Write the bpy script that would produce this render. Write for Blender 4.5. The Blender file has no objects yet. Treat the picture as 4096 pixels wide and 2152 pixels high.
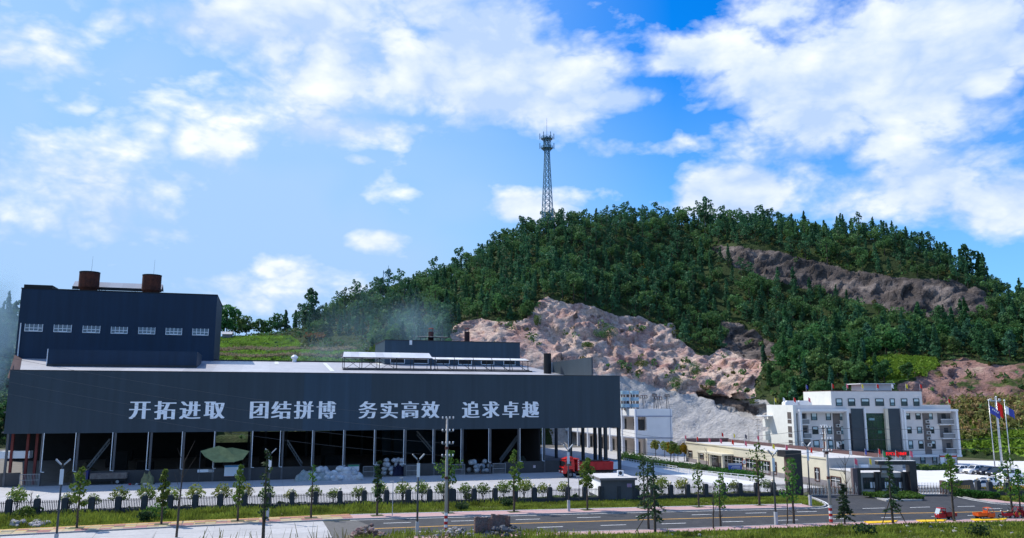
import bpy, math, random
import numpy as np
from mathutils import Vector, Matrix, noise

sc = bpy.context.scene
col = sc.collection
R = math.radians
rnd = random.Random(7)
rng = np.random.default_rng(11)

# ---------------------------------------------------------------- camera
F = 3212.0                      # focal length in photo pixels (4096 wide)
PITCH = R(9.35)
CAMZ = 14.0
cam_d = bpy.data.cameras.new("Camera")
cam_d.sensor_width = 36.0
cam_d.lens = 36.0 * F / 4096.0
cam_d.clip_start = 0.5
cam_d.clip_end = 20000.0
cam = bpy.data.objects.new("Camera", cam_d)
cam.location = (0, 0, CAMZ)
cam.rotation_euler = (R(90) + PITCH, 0, 0)
col.objects.link(cam)
sc.camera = cam

# ---------------------------------------------------------------- sun, exposure
SUN_EL = R(50)
SUN_AZ = math.atan2(-0.85, 0.52)          # from +Y towards +X
sun_dir = Vector((math.sin(SUN_AZ) * math.cos(SUN_EL), math.cos(SUN_AZ) * math.cos(SUN_EL), math.sin(SUN_EL)))
sun_d = bpy.data.lights.new("Sun", 'SUN')
sun_d.energy = 4.3
sun_d.angle = R(0.53)
sun_d.color = (1.0, 0.95, 0.87)
sun = bpy.data.objects.new("Sun", sun_d)
sun.rotation_euler = sun_dir.to_track_quat('Z', 'Y').to_euler()
sun.location = (-100, 100, 200)
col.objects.link(sun)
sc.view_settings.view_transform = 'Standard'
sc.view_settings.look = 'None'
sc.view_settings.exposure = 0.2
sc.view_settings.gamma = 1.0
sc.view_settings.use_curve_mapping = False

# ---------------------------------------------------------------- world: Nishita sky with procedural clouds
world = bpy.data.worlds.new("World")
sc.world = world
world.use_nodes = True
wt = world.node_tree
wt.nodes.clear()


def wnode(t, **kw):
    n = wt.nodes.new(t)
    for k, v in kw.items():
        setattr(n, k, v)
    return n


def wlink(a, b):
    wt.links.new(a, b)


def wmath(op, a, b=None, c=None, clamp=False):
    n = wt.nodes.new('ShaderNodeMath')
    n.operation = op
    n.use_clamp = clamp
    for i, s in enumerate((a, b, c)):
        if s is None:
            continue
        if isinstance(s, (int, float)):
            n.inputs[i].default_value = s
        else:
            wlink(s, n.inputs[i])
    return n.outputs[0]


def build_world():
    sky = wnode('ShaderNodeTexSky', sky_type='NISHITA')
    sky.sun_disc = False
    sky.sun_elevation = SUN_EL
    sky.sun_rotation = SUN_AZ % (2 * math.pi)
    sky.altitude = 300
    sky.air_density = 1.0
    sky.dust_density = 0.6
    sky.ozone_density = 2.0
    tc = wnode('ShaderNodeTexCoord')
    nrm = wnode('ShaderNodeVectorMath', operation='NORMALIZE')
    wlink(tc.outputs['Generated'], nrm.inputs[0])
    sep = wnode('ShaderNodeSeparateXYZ')
    wlink(nrm.outputs[0], sep.inputs[0])
    x, y, z = sep.outputs
    az = wmath('ARCTAN2', x, y)
    el = wmath('ARCSINE', z)

    # cloud banks: (azimuth, elevation, half width, half height, weight) in degrees
    def ang(u, v):
        a = (u - 2048) / F
        b = (1076 - v) / F
        d = (a, math.cos(PITCH) - b * math.sin(PITCH), math.sin(PITCH) + b * math.cos(PITCH))
        return math.degrees(math.atan2(d[0], d[1])), math.degrees(math.asin(d[2] / math.sqrt(sum(q * q for q in d))))
    banks = [(1930, 200, 5.0, 3.6, 1.0), (2130, 330, 7.0, 3.2, 1.0), (1700, 300, 7.0, 3.0, .75), (2480, 400, 3.2, 1.3, .75),
             (3150, 60, 8.0, 2.4, .75), (2830, 210, 4.6, 1.7, .9), (3080, 330, 4.2, 3.0, .8), (3620, 220, 9.5, 4.4, 1.25), (3350, 420, 7.0, 3.0, .8),
             (3950, 420, 6.0, 3.0, .6), (2940, 770, 4.2, 1.9, 1.15), (2100, 820, 3.2, 1.4, .9), (3640, 760, 8.0, 3.4, .85), (4020, 800, 5.0, 2.6, .9),
             (820, 120, 9.0, 2.4, 1.0), (250, 230, 6.0, 4.0, .62), (600, 330, 8.0, 2.6, .55), (1350, 520, 7.5, 1.7, .95), (1430, 640, 1.8, .7, .8),
             (1000, 560, 12., 1.4, .35), (150, 700, 7.0, 4.0, .65), (350, 900, 8.0, 3.5, .68), (1150, 1080, 3.5, 1.6, .75), (1500, 960, 3.0, 1.0, .7),
             (800, 1150, 12, 2.0, .6), (1620, 60, 6.0, 2.2, .6), (2560, 590, 4.5, 1.0, .55), (3000, 560, 5.0, 1.0, .35)]
    pv = wnode('ShaderNodeCombineXYZ')
    wlink(az, pv.inputs[0])
    wlink(el, pv.inputs[1])
    ex = None
    for (u, v, w, h, k) in banks:
        ca, ce = ang(u, v)
        w, h = R(w) / math.sqrt(0.9), R(h) / math.sqrt(0.9)
        ma = wnode('ShaderNodeVectorMath', operation='MULTIPLY_ADD')
        wlink(pv.outputs[0], ma.inputs[0])
        ma.inputs[1].default_value = (1 / w, 1 / h, 0)
        ma.inputs[2].default_value = (-R(ca) / w, -R(ce) / h, 0)
        dt = wnode('ShaderNodeVectorMath', operation='DOT_PRODUCT')
        wlink(ma.outputs[0], dt.inputs[0])
        wlink(ma.outputs[0], dt.inputs[1])
        q = wmath('SUBTRACT', math.log(k), dt.outputs['Value'])
        ex = q if ex is None else wmath('MAXIMUM', ex, q)
    cov = wmath('EXPONENT', ex)

    def fbm(vec, scale, detail, rough, dist=0.0):
        n = wnode('ShaderNodeTexNoise')
        n.noise_dimensions = '3D'
        n.inputs['Scale'].default_value = scale
        n.inputs['Detail'].default_value = detail
        n.inputs['Roughness'].default_value = rough
        n.inputs['Distortion'].default_value = dist
        wlink(vec, n.inputs['Vector'])
        return n.outputs[0]
    # stretch vertically so clouds sit flat
    vm = wnode('ShaderNodeVectorMath', operation='MULTIPLY')
    wlink(nrm.outputs[0], vm.inputs[0])
    vm.inputs[1].default_value = (1.0, 1.0, 1.7)
    n1 = fbm(vm.outputs[0], 5.0, 8.0, 0.58, 0.15)
    off = wnode('ShaderNodeVectorMath', operation='ADD')
    wlink(vm.outputs[0], off.inputs[0])
    off.inputs[1].default_value = (-0.022, 0.0, 0.05)
    n2 = fbm(off.outputs[0], 5.0, 3.0, 0.5, 0.15)
    # base coverage everywhere (sky goes on outside the frame), raised so unseen clouds add ambient light
    nb = fbm(nrm.outputs[0], 2.1, 2.0, 0.5)
    cov2 = wmath('MAXIMUM', cov, wmath('MULTIPLY', wmath('SUBTRACT', nb, 0.44), 3.0))
    n3 = fbm(vm.outputs[0], 11.0, 4.0, 0.55, 0.2)
    puff = wmath('SUBTRACT', wmath('MULTIPLY', wmath('ABSOLUTE', wmath('SUBTRACT', n3, 0.5)), 2.4), 0.2)
    dens = wmath('ADD', wmath('MULTIPLY', wmath('SUBTRACT', n1, 0.5), 2.1), wmath('SUBTRACT', cov2, 0.37))
    dens = wmath('ADD', dens, wmath('MULTIPLY', puff, 0.55))
    alpha = wmath('MULTIPLY', wmath('SUBTRACT', dens, -0.04), 2.7, clamp=True)
    alpha = wmath('SMOOTH_MIN', alpha, 1.0, 0.1)
    sh = wmath('ADD', wmath('ADD', wmath('MULTIPLY', wmath('SUBTRACT', n1, n2), 3.2), wmath('MULTIPLY', puff, 1.1)), 0.36, clamp=True)      # towards the sun = bright
    thick = wmath('MULTIPLY', wmath('SUBTRACT', dens, 0.55), 0.55, clamp=True)
    lit = wmath('SUBTRACT', sh, wmath('MULTIPLY', thick, 0.75), clamp=True)
    # thin veil on the hazy left and towards the horizon
    vl = wmath('MULTIPLY', wmath('SUBTRACT', wmath('MULTIPLY', az, -1.0), R(-12)), 1.0 / R(26), clamp=True)
    hz = wmath('SUBTRACT', 1.0, wmath('DIVIDE', el, R(24)), clamp=True)
    nv = fbm(vm.outputs[0], 3.4, 3.0, 0.5, 0.4)
    veil = wmath('ADD', wmath('MULTIPLY', vl, wmath('ADD', wmath('MULTIPLY', nv, 0.9), 0.30)), wmath('MULTIPLY', hz, 0.8), clamp=True)
    # colours
    hs = wnode('ShaderNodeHueSaturation')
    hs.inputs['Saturation'].default_value = 1.5
    hs.inputs['Value'].default_value = 1.0
    wlink(sky.outputs[0], hs.inputs['Color'])
    tint = wnode('ShaderNodeMix', data_type='RGBA', blend_type='MULTIPLY')
    tint.inputs[0].default_value = 1.0
    wlink(hs.outputs[0], tint.inputs[6])
    tint.inputs[7].default_value = (0.12, 0.92, 1.25, 1)
    mv = wnode('ShaderNodeMix', data_type='RGBA')
    wlink(veil, mv.inputs[0])
    wlink(tint.outputs[2], mv.inputs[6])
    mv.inputs[7].default_value = (2.4, 3.8, 5.9, 1)
    cl = wnode('ShaderNodeMix', data_type='RGBA')
    wlink(lit, cl.inputs[0])
    cl.inputs[6].default_value = (3.1, 4.1, 6.3, 1)
    cl.inputs[7].default_value = (6.3, 6.5, 6.8, 1)
    mc = wnode('ShaderNodeMix', data_type='RGBA')
    wlink(alpha, mc.inputs[0])
    wlink(mv.outputs[2], mc.inputs[6])
    wlink(cl.outputs[2], mc.inputs[7])
    bg = wnode('ShaderNodeBackground')
    bg.inputs['Strength'].default_value = 0.15
    wlink(mc.outputs[2], bg.inputs['Color'])
    out = wnode('ShaderNodeOutputWorld')
    wlink(bg.outputs[0], out.inputs['Surface'])


build_world()
world.cycles.sampling_method = 'MANUAL'
world.cycles.sample_map_resolution = 512

# ---------------------------------------------------------------- photo pixel -> world
_c, _s = math.cos(PITCH), math.sin(PITCH)


def ray(u, v):
    x = (u - 2048) / F
    y = (1076 - v) / F
    return np.array([x, _c - y * _s, _s + y * _c])


def g(u, v, z=0.0):
    """point of the pixel's ray at height z"""
    d = ray(u, v)
    t = (z - CAMZ) / d[2]
    return np.array([d[0] * t, d[1] * t, z])


def at(u, v, Y):
    """point of the pixel's ray at distance Y"""
    d = ray(u, v)
    t = Y / d[1]
    return np.array([d[0] * t, Y, CAMZ + d[2] * t])


def project(P):
    P = np.asarray(P, float)
    x, y, z = P[..., 0], P[..., 1], P[..., 2] - CAMZ
    zc = y * _c + z * _s
    yc = -y * _s + z * _c
    return 2048 + F * x / zc, 1076 - F * yc / zc


class Frame:
    """vertical facade plane: origin, unit direction D along it, N behind it"""
    def __init__(self, o, ang):
        self.o = np.array(o[:2], float)
        self.a = ang
        self.D = np.array([math.cos(ang), math.sin(ang)])
        self.N = np.array([-math.sin(ang), math.cos(ang)])

    def loc(self, p):
        q = np.asarray(p[:2]) - self.o
        return np.array([self.D @ q, self.N @ q, p[2]])

    def px(self, u, v, t=0.0):
        """pixel -> local (s, z) on the plane t metres behind the facade"""
        d = ray(u, v)
        k = (self.N @ self.o + t) / (self.N @ d[:2])
        p = np.array([d[0] * k, d[1] * k, CAMZ + d[2] * k])
        q = self.loc(p)
        return q[0], q[2]

    def world(self, s, t, z=0.0):
        w = self.o + self.D * s + self.N * t
        return (w[0], w[1], z)


# ---------------------------------------------------------------- materials
MATS = {}


def pm(name, c, rough=0.8, metal=0.0, var=0.12, scale=0.6, bump=0.0, bscale=8.0, c2=None, c2amt=0.5, spec=0.3, sheet=0.0, sheetw=0.9, objrand=0.0, transl=0.0, coords='P', emit=0.0, detail=5.0, streak=0.0):
    if name in MATS:
        return MATS[name]
    m = bpy.data.materials.new(name)
    m.use_nodes = True
    nt = m.node_tree
    b = nt.nodes['Principled BSDF']
    b.inputs['Roughness'].default_value = rough
    b.inputs['Metallic'].default_value = metal
    b.inputs['Specular IOR Level'].default_value = spec
    L = nt.links.new

    def N(t, **kw):
        n = nt.nodes.new(t)
        for k, v in kw.items():
            setattr(n, k, v)
        return n
    if coords == 'P':
        vec = N('ShaderNodeNewGeometry').outputs['Position']
    else:
        vec = N('ShaderNodeTexCoord').outputs['Object']
    nz = N('ShaderNodeTexNoise')
    nz.inputs['Scale'].default_value = scale
    nz.inputs['Detail'].default_value = detail
    nz.inputs['Roughness'].default_value = 0.6
    L(vec, nz.inputs['Vector'])
    base = tuple(c) + (1,)
    if c2 is not None:
        mr = N('ShaderNodeMapRange')
        mr.inputs['From Min'].default_value = 0.5 - 0.22 * (1 - c2amt) - 0.1
        mr.inputs['From Max'].default_value = 0.5 + 0.22
        L(nz.outputs[0], mr.inputs['Value'])
        mx = N('ShaderNodeMix', data_type='RGBA')
        L(mr.outputs[0], mx.inputs[0])
        mx.inputs[6].default_value = base
        mx.inputs[7].default_value = tuple(c2) + (1,)
        cur = mx.outputs[2]
        nz2 = N('ShaderNodeTexNoise')
        nz2.inputs['Scale'].default_value = scale * 4.3
        nz2.inputs['Detail'].default_value = 4
        L(vec, nz2.inputs['Vector'])
        fac = nz2.outputs[0]
    else:
        rgb = N('ShaderNodeRGB')
        rgb.outputs[0].default_value = base
        cur = rgb.outputs[0]
        fac = nz.outputs[0]
    hsv = N('ShaderNodeHueSaturation')
    L(cur, hsv.inputs['Color'])
    vr = N('ShaderNodeMapRange')
    vr.inputs['From Min'].default_value = 0.3
    vr.inputs['From Max'].default_value = 0.7
    vr.inputs['To Min'].default_value = 1 - var
    vr.inputs['To Max'].default_value = 1 + var
    L(fac, vr.inputs['Value'])
    val = vr.outputs[0]
    if sheet:
        tco = N('ShaderNodeTexCoord')
        sx = N('ShaderNodeSeparateXYZ')
        L(tco.outputs['Object'], sx.inputs[0])
        dv = N('ShaderNodeMath', operation='DIVIDE')
        L(sx.outputs[0], dv.inputs[0])
        dv.inputs[1].default_value = sheetw
        fl = N('ShaderNodeMath', operation='FLOOR')
        L(dv.outputs[0], fl.inputs[0])
        wn = N('ShaderNodeTexWhiteNoise', noise_dimensions='1D')
        L(fl.outputs[0], wn.inputs['W'])
        ms = N('ShaderNodeMapRange')
        ms.inputs['To Min'].default_value = 1 - sheet
        ms.inputs['To Max'].default_value = 1 + sheet
        L(wn.outputs['Value'], ms.inputs['Value'])
        mm = N('ShaderNodeMath', operation='MULTIPLY')
        L(val, mm.inputs[0])
        L(ms.outputs[0], mm.inputs[1])
        val = mm.outputs[0]
    if streak:
        mpk = N('ShaderNodeMapping')
        mpk.inputs['Scale'].default_value = (1.1, 1.1, 0.06)
        L(vec, mpk.inputs['Vector'])
        sk_ = N('ShaderNodeTexNoise')
        sk_.inputs['Scale'].default_value = 1.0
        sk_.inputs['Detail'].default_value = 4
        L(mpk.outputs[0], sk_.inputs['Vector'])
        mk = N('ShaderNodeMapRange')
        mk.inputs['From Min'].default_value = 0.3
        mk.inputs['From Max'].default_value = 0.7
        mk.inputs['To Min'].default_value = 1 - streak
        mk.inputs['To Max'].default_value = 1 + streak
        L(sk_.outputs[0], mk.inputs['Value'])
        mm = N('ShaderNodeMath', operation='MULTIPLY')
        L(val, mm.inputs[0])
        L(mk.outputs[0], mm.inputs[1])
        val = mm.outputs[0]
    if objrand:
        oi = N('ShaderNodeObjectInfo')
        mo = N('ShaderNodeMapRange')
        mo.inputs['To Min'].default_value = 1 - objrand
        mo.inputs['To Max'].default_value = 1 + objrand
        L(oi.outputs['Random'], mo.inputs['Value'])
        mm = N('ShaderNodeMath', operation='MULTIPLY')
        L(val, mm.inputs[0])
        L(mo.outputs[0], mm.inputs[1])
        val = mm.outputs[0]
        mh = N('ShaderNodeMapRange')
        mh.inputs['To Min'].default_value = 0.5 - 0.05 * min(1, objrand * 3)
        mh.inputs['To Max'].default_value = 0.5 + 0.05 * min(1, objrand * 3)
        wn2 = N('ShaderNodeTexWhiteNoise', noise_dimensions='1D')
        L(oi.outputs['Random'], wn2.inputs['W'])
        L(wn2.outputs['Value'], mh.inputs['Value'])
        L(mh.outputs[0], hsv.inputs['Hue'])
    L(val, hsv.inputs['Value'])
    L(hsv.outputs[0], b.inputs['Base Color'])
    if bump:
        bz = N('ShaderNodeTexNoise')
        bz.inputs['Scale'].default_value = bscale
        bz.inputs['Detail'].default_value = 6
        L(vec, bz.inputs['Vector'])
        bp = N('ShaderNodeBump')
        bp.inputs['Strength'].default_value = min(1.0, bump)
        bp.inputs['Distance'].default_value = 0.3
        L(bz.outputs[0], bp.inputs['Height'])
        L(bp.outputs[0], b.inputs['Normal'])
    if emit:
        L(hsv.outputs[0], b.inputs['Emission Color'])
        b.inputs['Emission Strength'].default_value = emit
    if transl:
        tr = N('ShaderNodeBsdfTranslucent')
        L(hsv.outputs[0], tr.inputs['Color'])
        ms = N('ShaderNodeMixShader')
        ms.inputs[0].default_value = transl
        L(b.outputs[0], ms.inputs[1])
        L(tr.outputs[0], ms.inputs[2])
        L(ms.outputs[0], nt.nodes['Material Output'].inputs['Surface'])
    MATS[name] = m
    return m


def leaf(name, c, var=0.35, scale=0.9, objrand=0.22):
    return pm(name, c, rough=0.6, var=var, scale=scale, objrand=objrand, transl=0.35, spec=0.15)


# ---------------------------------------------------------------- mesh builder
class MB:
    def __init__(self):
        self.v, self.f, self.m, self.mi = [], [], [], 0

    def add(self, vs, fs):
        n = len(self.v)
        self.v.extend([tuple(map(float, p)) for p in vs])
        for f in fs:
            self.f.append(tuple(i + n for i in f))
            self.m.append(self.mi)
        return self

    def mat(self, i):
        self.mi = i
        return self

    def box(self, x0, y0, z0, x1, y1, z1):
        if x0 > x1: x0, x1 = x1, x0
        if y0 > y1: y0, y1 = y1, y0
        if z0 > z1: z0, z1 = z1, z0
        return self.add([(x0, y0, z0), (x1, y0, z0), (x1, y1, z0), (x0, y1, z0), (x0, y0, z1), (x1, y0, z1), (x1, y1, z1), (x0, y1, z1)],
                        [(0, 3, 2, 1), (4, 5, 6, 7), (0, 1, 5, 4), (1, 2, 6, 5), (2, 3, 7, 6), (3, 0, 4, 7)])

    def bar(self, p, q, w, h=None):
        p, q = Vector(p), Vector(q)
        h = h or w
        d = (q - p).normalized()
        up = Vector((0, 0, 1)) if abs(d.z) < 0.95 else Vector((0, 1, 0))
        a = d.cross(up).normalized() * w / 2
        b = a.cross(d).normalized() * h / 2
        vs = [p - a - b, p + a - b, p + a + b, p - a + b, q - a - b, q + a - b, q + a + b, q - a + b]
        return self.add(vs, [(0, 1, 2, 3), (7, 6, 5, 4), (1, 0, 4, 5), (2, 1, 5, 6), (3, 2, 6, 7), (0, 3, 7, 4)])

    def cyl(self, p, q, r0, r1=None, n=8, cap=True):
        p, q = Vector(p), Vector(q)
        r1 = r0 if r1 is None else r1
        d = (q - p).normalized()
        up = Vector((0, 0, 1)) if abs(d.z) < 0.95 else Vector((0, 1, 0))
        a = d.cross(up).normalized()
        b = d.cross(a).normalized()
        vs = []
        for k in range(n):
            t = 2 * math.pi * k / n
            e = a * math.cos(t) + b * math.sin(t)
            vs.append(p + e * r0)
            vs.append(q + e * r1)
        fs = [(2 * k, 2 * k + 1, (2 * k + 3) % (2 * n), (2 * k + 2) % (2 * n)) for k in range(n)]
        if cap:
            fs.append(tuple(2 * k for k in range(n)))
            fs.append(tuple(2 * k + 1 for k in reversed(range(n))))
        return self.add(vs, fs)

    def prism(self, pts, z0, z1):
        n = len(pts)
        vs = [(p[0], p[1], z0) for p in pts] + [(p[0], p[1], z1) for p in pts]
        fs = [tuple(reversed(range(n))), tuple(range(n, 2 * n))]
        fs += [(k, (k + 1) % n, n + (k + 1) % n, n + k) for k in range(n)]
        return self.add(vs, fs)

    def side(self, prof, y0, y1):
        """profile in x,z extruded along y"""
        n = len(prof)
        vs = [(p[0], y0, p[1]) for p in prof] + [(p[0], y1, p[1]) for p in prof]
        fs = [tuple(range(n)), tuple(reversed(range(n, 2 * n)))]
        fs += [((k + 1) % n, k, n + k, n + (k + 1) % n) for k in range(n)]
        return self.add(vs, fs)

    def lathe(self, prof, c=(0, 0, 0), n=12):
        vs, fs = [], []
        for (r, z) in prof:
            for k in range(n):
                t = 2 * math.pi * k / n
                vs.append((c[0] + r * math.cos(t), c[1] + r * math.sin(t), c[2] + z))
        for i in range(len(prof) - 1):
            for k in range(n):
                k2 = (k + 1) % n
                fs.append((i * n + k, i * n + k2, (i + 1) * n + k2, (i + 1) * n + k))
        fs.append(tuple(reversed(range(n))))
        fs.append(tuple(range((len(prof) - 1) * n, len(prof) * n)))
        return self.add(vs, fs)

    def ball(self, c, rx, ry=None, rz=None, n=10, m=6):
        ry = ry or rx
        rz = rz or rx
        prof = [(math.sin(math.pi * i / m), -math.cos(math.pi * i / m)) for i in range(m + 1)]
        vs, fs = [], []
        for (r, z) in prof:
            for k in range(n):
                t = 2 * math.pi * k / n
                vs.append((c[0] + r * rx * math.cos(t), c[1] + r * ry * math.sin(t), c[2] + z * rz))
        for i in range(m):
            for k in range(n):
                k2 = (k + 1) % n
                fs.append((i * n + k, i * n + k2, (i + 1) * n + k2, (i + 1) * n + k))
        return self.add(vs, fs)

    def mesh(self, name, mats):
        me = bpy.data.meshes.new(name)
        me.from_pydata(self.v, [], self.f)
        if not isinstance(mats, (list, tuple)):
            mats = [mats]
        for m in mats:
            me.materials.append(m)
        if len(mats) > 1:
            me.polygons.foreach_set('material_index', self.m)
        me.update()
        return me

    def build(self, name, mats, parent=None, smooth=False, loc=None, rz=0.0, bevel=0.0):
        me = self.mesh(name, mats)
        if smooth:
            me.polygons.foreach_set('use_smooth', [True] * len(me.polygons))
        o = bpy.data.objects.new(name, me)
        col.objects.link(o)
        if parent is not None:
            o.parent = parent
        if loc is not None:
            o.location = loc
        if rz:
            o.rotation_euler = (0, 0, rz)
        if bevel:
            bv = o.modifiers.new('bevel', 'BEVEL')
            bv.width = bevel
            bv.segments = 2
            bv.limit_method = 'ANGLE'
        return o


def np_mesh(name, V, Fq, mats, midx=None, parent=None, smooth=False):
    me = bpy.data.meshes.new(name)
    V = np.asarray(V, np.float32)
    Fq = np.asarray(Fq, np.int32)
    me.vertices.add(len(V))
    me.vertices.foreach_set('co', V.ravel())
    k = Fq.shape[1]
    me.loops.add(Fq.size)
    me.loops.foreach_set('vertex_index', Fq.ravel())
    me.polygons.add(len(Fq))
    me.polygons.foreach_set('loop_start', np.arange(0, Fq.size, k, dtype=np.int32))
    me.polygons.foreach_set('loop_total', np.full(len(Fq), k, np.int32))
    for m in (mats if isinstance(mats, (list, tuple)) else [mats]):
        me.materials.append(m)
    if midx is not None:
        me.polygons.foreach_set('material_index', np.asarray(midx, np.int32))
    if smooth:
        me.polygons.foreach_set('use_smooth', np.ones(len(Fq), bool))
    me.update(calc_edges=True)
    me.validate()
    o = bpy.data.objects.new(name, me)
    col.objects.link(o)
    if parent is not None:
        o.parent = parent
    return o


def thing(name, label, cat, loc=(0, 0, 0), rz=0.0, group=None):
    o = bpy.data.objects.new(name, None)
    o.empty_display_size = 0.5
    o.location = tuple(float(q) for q in loc)
    o.rotation_euler = (0, 0, rz)
    col.objects.link(o)
    return tag(o, label, cat, group)


def tag(o, label, cat, group=None):
    o['label'] = label
    o['category'] = cat
    if group:
        o['group'] = group
    return o


def struct(o, kind='structure', label=None):
    o['kind'] = kind
    if label:
        o['label'] = label
    return o


def dup(root, loc, rz=0.0, label=None, scale=1.0):
    r = root.copy()
    col.objects.link(r)
    r.location = tuple(float(q) for q in loc)
    r.rotation_euler = (0, 0, rz)
    r.scale = (scale,) * 3 if isinstance(scale, (int, float)) else scale
    if label:
        r['label'] = label
    for ch in list(root.children):
        c = ch.copy()
        col.objects.link(c)
        c.parent = r
        for gch in list(ch.children):
            d = gch.copy()
            col.objects.link(d)
            d.parent = c
    return r


def glyph(ch, name, mat, parent, size=1.0, bold=4, step=0.02, depth=0.02):
    """one character as a mesh standing in local x,z facing -y, centred"""
    cu = bpy.data.curves.new('glyph', 'FONT')
    cu.body = ch
    cu.align_x = 'CENTER'
    cu.offset = -0.006
    cu.extrude = depth
    cu.resolution_u = 3
    to = bpy.data.objects.new('glyph', cu)
    col.objects.link(to)
    dg = bpy.context.evaluated_depsgraph_get()
    me0 = bpy.data.meshes.new_from_object(to.evaluated_get(dg))
    n = len(me0.vertices)
    co = np.zeros(n * 3, np.float32)
    me0.vertices.foreach_get('co', co)
    co = co.reshape(-1, 3)
    fs0 = [tuple(p.vertices) for p in me0.polygons]
    bpy.data.objects.remove(to)
    bpy.data.meshes.remove(me0)
    bpy.data.curves.remove(cu)
    cx = (co[:, 0].min() + co[:, 0].max()) / 2
    cy = (co[:, 1].min() + co[:, 1].max()) / 2
    mb = MB()
    for k in range(bold):
        dx = (k - (bold - 1) / 2) * step
        mb.add([((p[0] - cx + dx) * size, -(p[2] + 0.003 * k / size) * size if size else 0, (p[1] - cy) * size) for p in co], fs0)
    return mb.build(name, mat, parent)

# ================================================================ SETTING
m_soil = pm('soil', (0.10, 0.085, 0.05), c2=(0.055, 0.075, 0.02), scale=0.25, var=0.25, bump=0.5, bscale=3)
m_asph = pm('asphalt', (0.040, 0.041, 0.045), c2=(0.058, 0.057, 0.058), scale=0.22, var=0.2, rough=0.75, bump=0.1, bscale=20)
m_conc = pm('concrete', (0.46, 0.45, 0.455), c2=(0.40, 0.39, 0.39), scale=0.35, var=0.07, objrand=0.06, rough=0.85, bump=0.08, bscale=10)
m_park = pm('bright_concrete', (0.68, 0.67, 0.66), var=0.06, scale=0.3)
m_kerb = pm('kerb_stone', (0.38, 0.37, 0.37), var=0.15, scale=1.5)
m_pinkpave = pm('pink_paving', (0.44, 0.27, 0.26), c2=(0.50, 0.33, 0.31), scale=1.2, var=0.1)
m_redpave = pm('red_paver', (0.30, 0.14, 0.13), var=0.2, scale=3, objrand=0.15)
m_creampave = pm('cream_paver', (0.40, 0.32, 0.20), var=0.18, scale=3, objrand=0.15)
m_yelpave = pm('yellow_paver', (0.50, 0.31, 0.09), var=0.15, scale=3, objrand=0.1)
m_white = pm('white_paint', (0.78, 0.78, 0.77), var=0.12, scale=2.5)
m_yline = pm('yellow_paint', (0.62, 0.34, 0.07), var=0.15, scale=2.5)
m_ybright = pm('bright_yellow_paint', (0.80, 0.50, 0.02), var=0.12, scale=2.5)
m_joint = pm('joint_filler', (0.12, 0.115, 0.11), var=0.2, scale=2)


def resample(pts, step):
    """polyline -> points every step metres with unit directions"""
    P = [np.array(p[:2], float) for p in pts]
    out = []
    carry = 0.0
    for a, b in zip(P[:-1], P[1:]):
        L = np.linalg.norm(b - a)
        d = (b - a) / L
        s = carry
        while s < L:
            out.append((a + d * s, d))
            s += step
        carry = s - L
    return out


def sheet(name, pts, z, mat, parent=None):
    mb = MB()
    mb.add([(p[0], p[1], z) for p in pts], [tuple(range(len(pts)))])
    o = mb.build(name, mat, parent)
    if o.data.polygons[0].normal.z < 0:
        o.data.flip_normals()
    return o


def offset_line(pts, d):
    """shift a polyline sideways by d (positive = to the far side, left of direction)"""
    P = [np.array(p[:2], float) for p in pts]
    out = []
    for i in range(len(P)):
        a = P[max(0, i - 1)]
        b = P[min(len(P) - 1, i + 1)]
        t = (b - a) / np.linalg.norm(b - a)
        out.append(P[i] + np.array([-t[1], t[0]]) * d)
    return out


def ribbon(name, pts, d0, d1, z0, z1, mat, parent=None):
    A, B = offset_line(pts, d0), offset_line(pts, d1)
    mb = MB()
    for i in range(len(pts) - 1):
        a, b, c, d = A[i], A[i + 1], B[i + 1], B[i]
        vs = [(a[0], a[1], z1), (b[0], b[1], z1), (c[0], c[1], z1), (d[0], d[1], z1)]
        fs = [(0, 1, 2, 3)]
        if z1 - z0 > 0.02:
            vs += [(a[0], a[1], z0), (b[0], b[1], z0), (c[0], c[1], z0), (d[0], d[1], z0)]
            fs += [(4, 5, 1, 0), (6, 7, 3, 2)]
        mb.add(vs, fs)
    return mb.build(name, mat, parent)


ground = MB().add([(-4000, -400, -0.03), (4000, -400, -0.03), (4000, 6000, -0.03), (-4000, 6000, -0.03)], [(0, 1, 2, 3)]).build('ground', m_soil)
struct(ground)

WH = Frame((-84.7, 136.5), math.atan2(0.290, 0.957))       # warehouse front

# --- kerb lines from the photograph
kerb_px = [(-700, 2183), (0, 2145), (700, 2110), (1400, 2079), (2100, 2060), (2900, 2040), (3260, 2032.5)]
KERB = [g(u, v) for u, v in kerb_px]
corner_px = [(3260, 2032.5), (3290, 2030), (3303, 2026), (3306, 2020), (3290, 2008), (3262, 1996), (3236, 1987)]
CORNER = [g(u, v) for u, v in corner_px]
rkerb_px = [(3822, 1981), (3850, 1989), (3900, 2000), (3980, 2013), (4100, 2022), (4300, 2030), (4900, 2040)]
RKERB = [g(u, v) for u, v in rkerb_px]
near_px = [(1650, 2147), (2100, 2135), (2700, 2118), (3300, 2095), (3600, 2086), (4096, 2076), (4900, 2066)]
NEAR = [g(u, v) for u, v in near_px]

road = sheet('road', [g(1425, 2081)] + KERB[4:] + CORNER[1:] + [g(3236, 1960), g(3822, 1950)] + RKERB + NEAR[::-1] + [g(1560, 2152), g(1500, 2110)], 0.004, m_asph)
struct(road)
drive_shade = None

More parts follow.
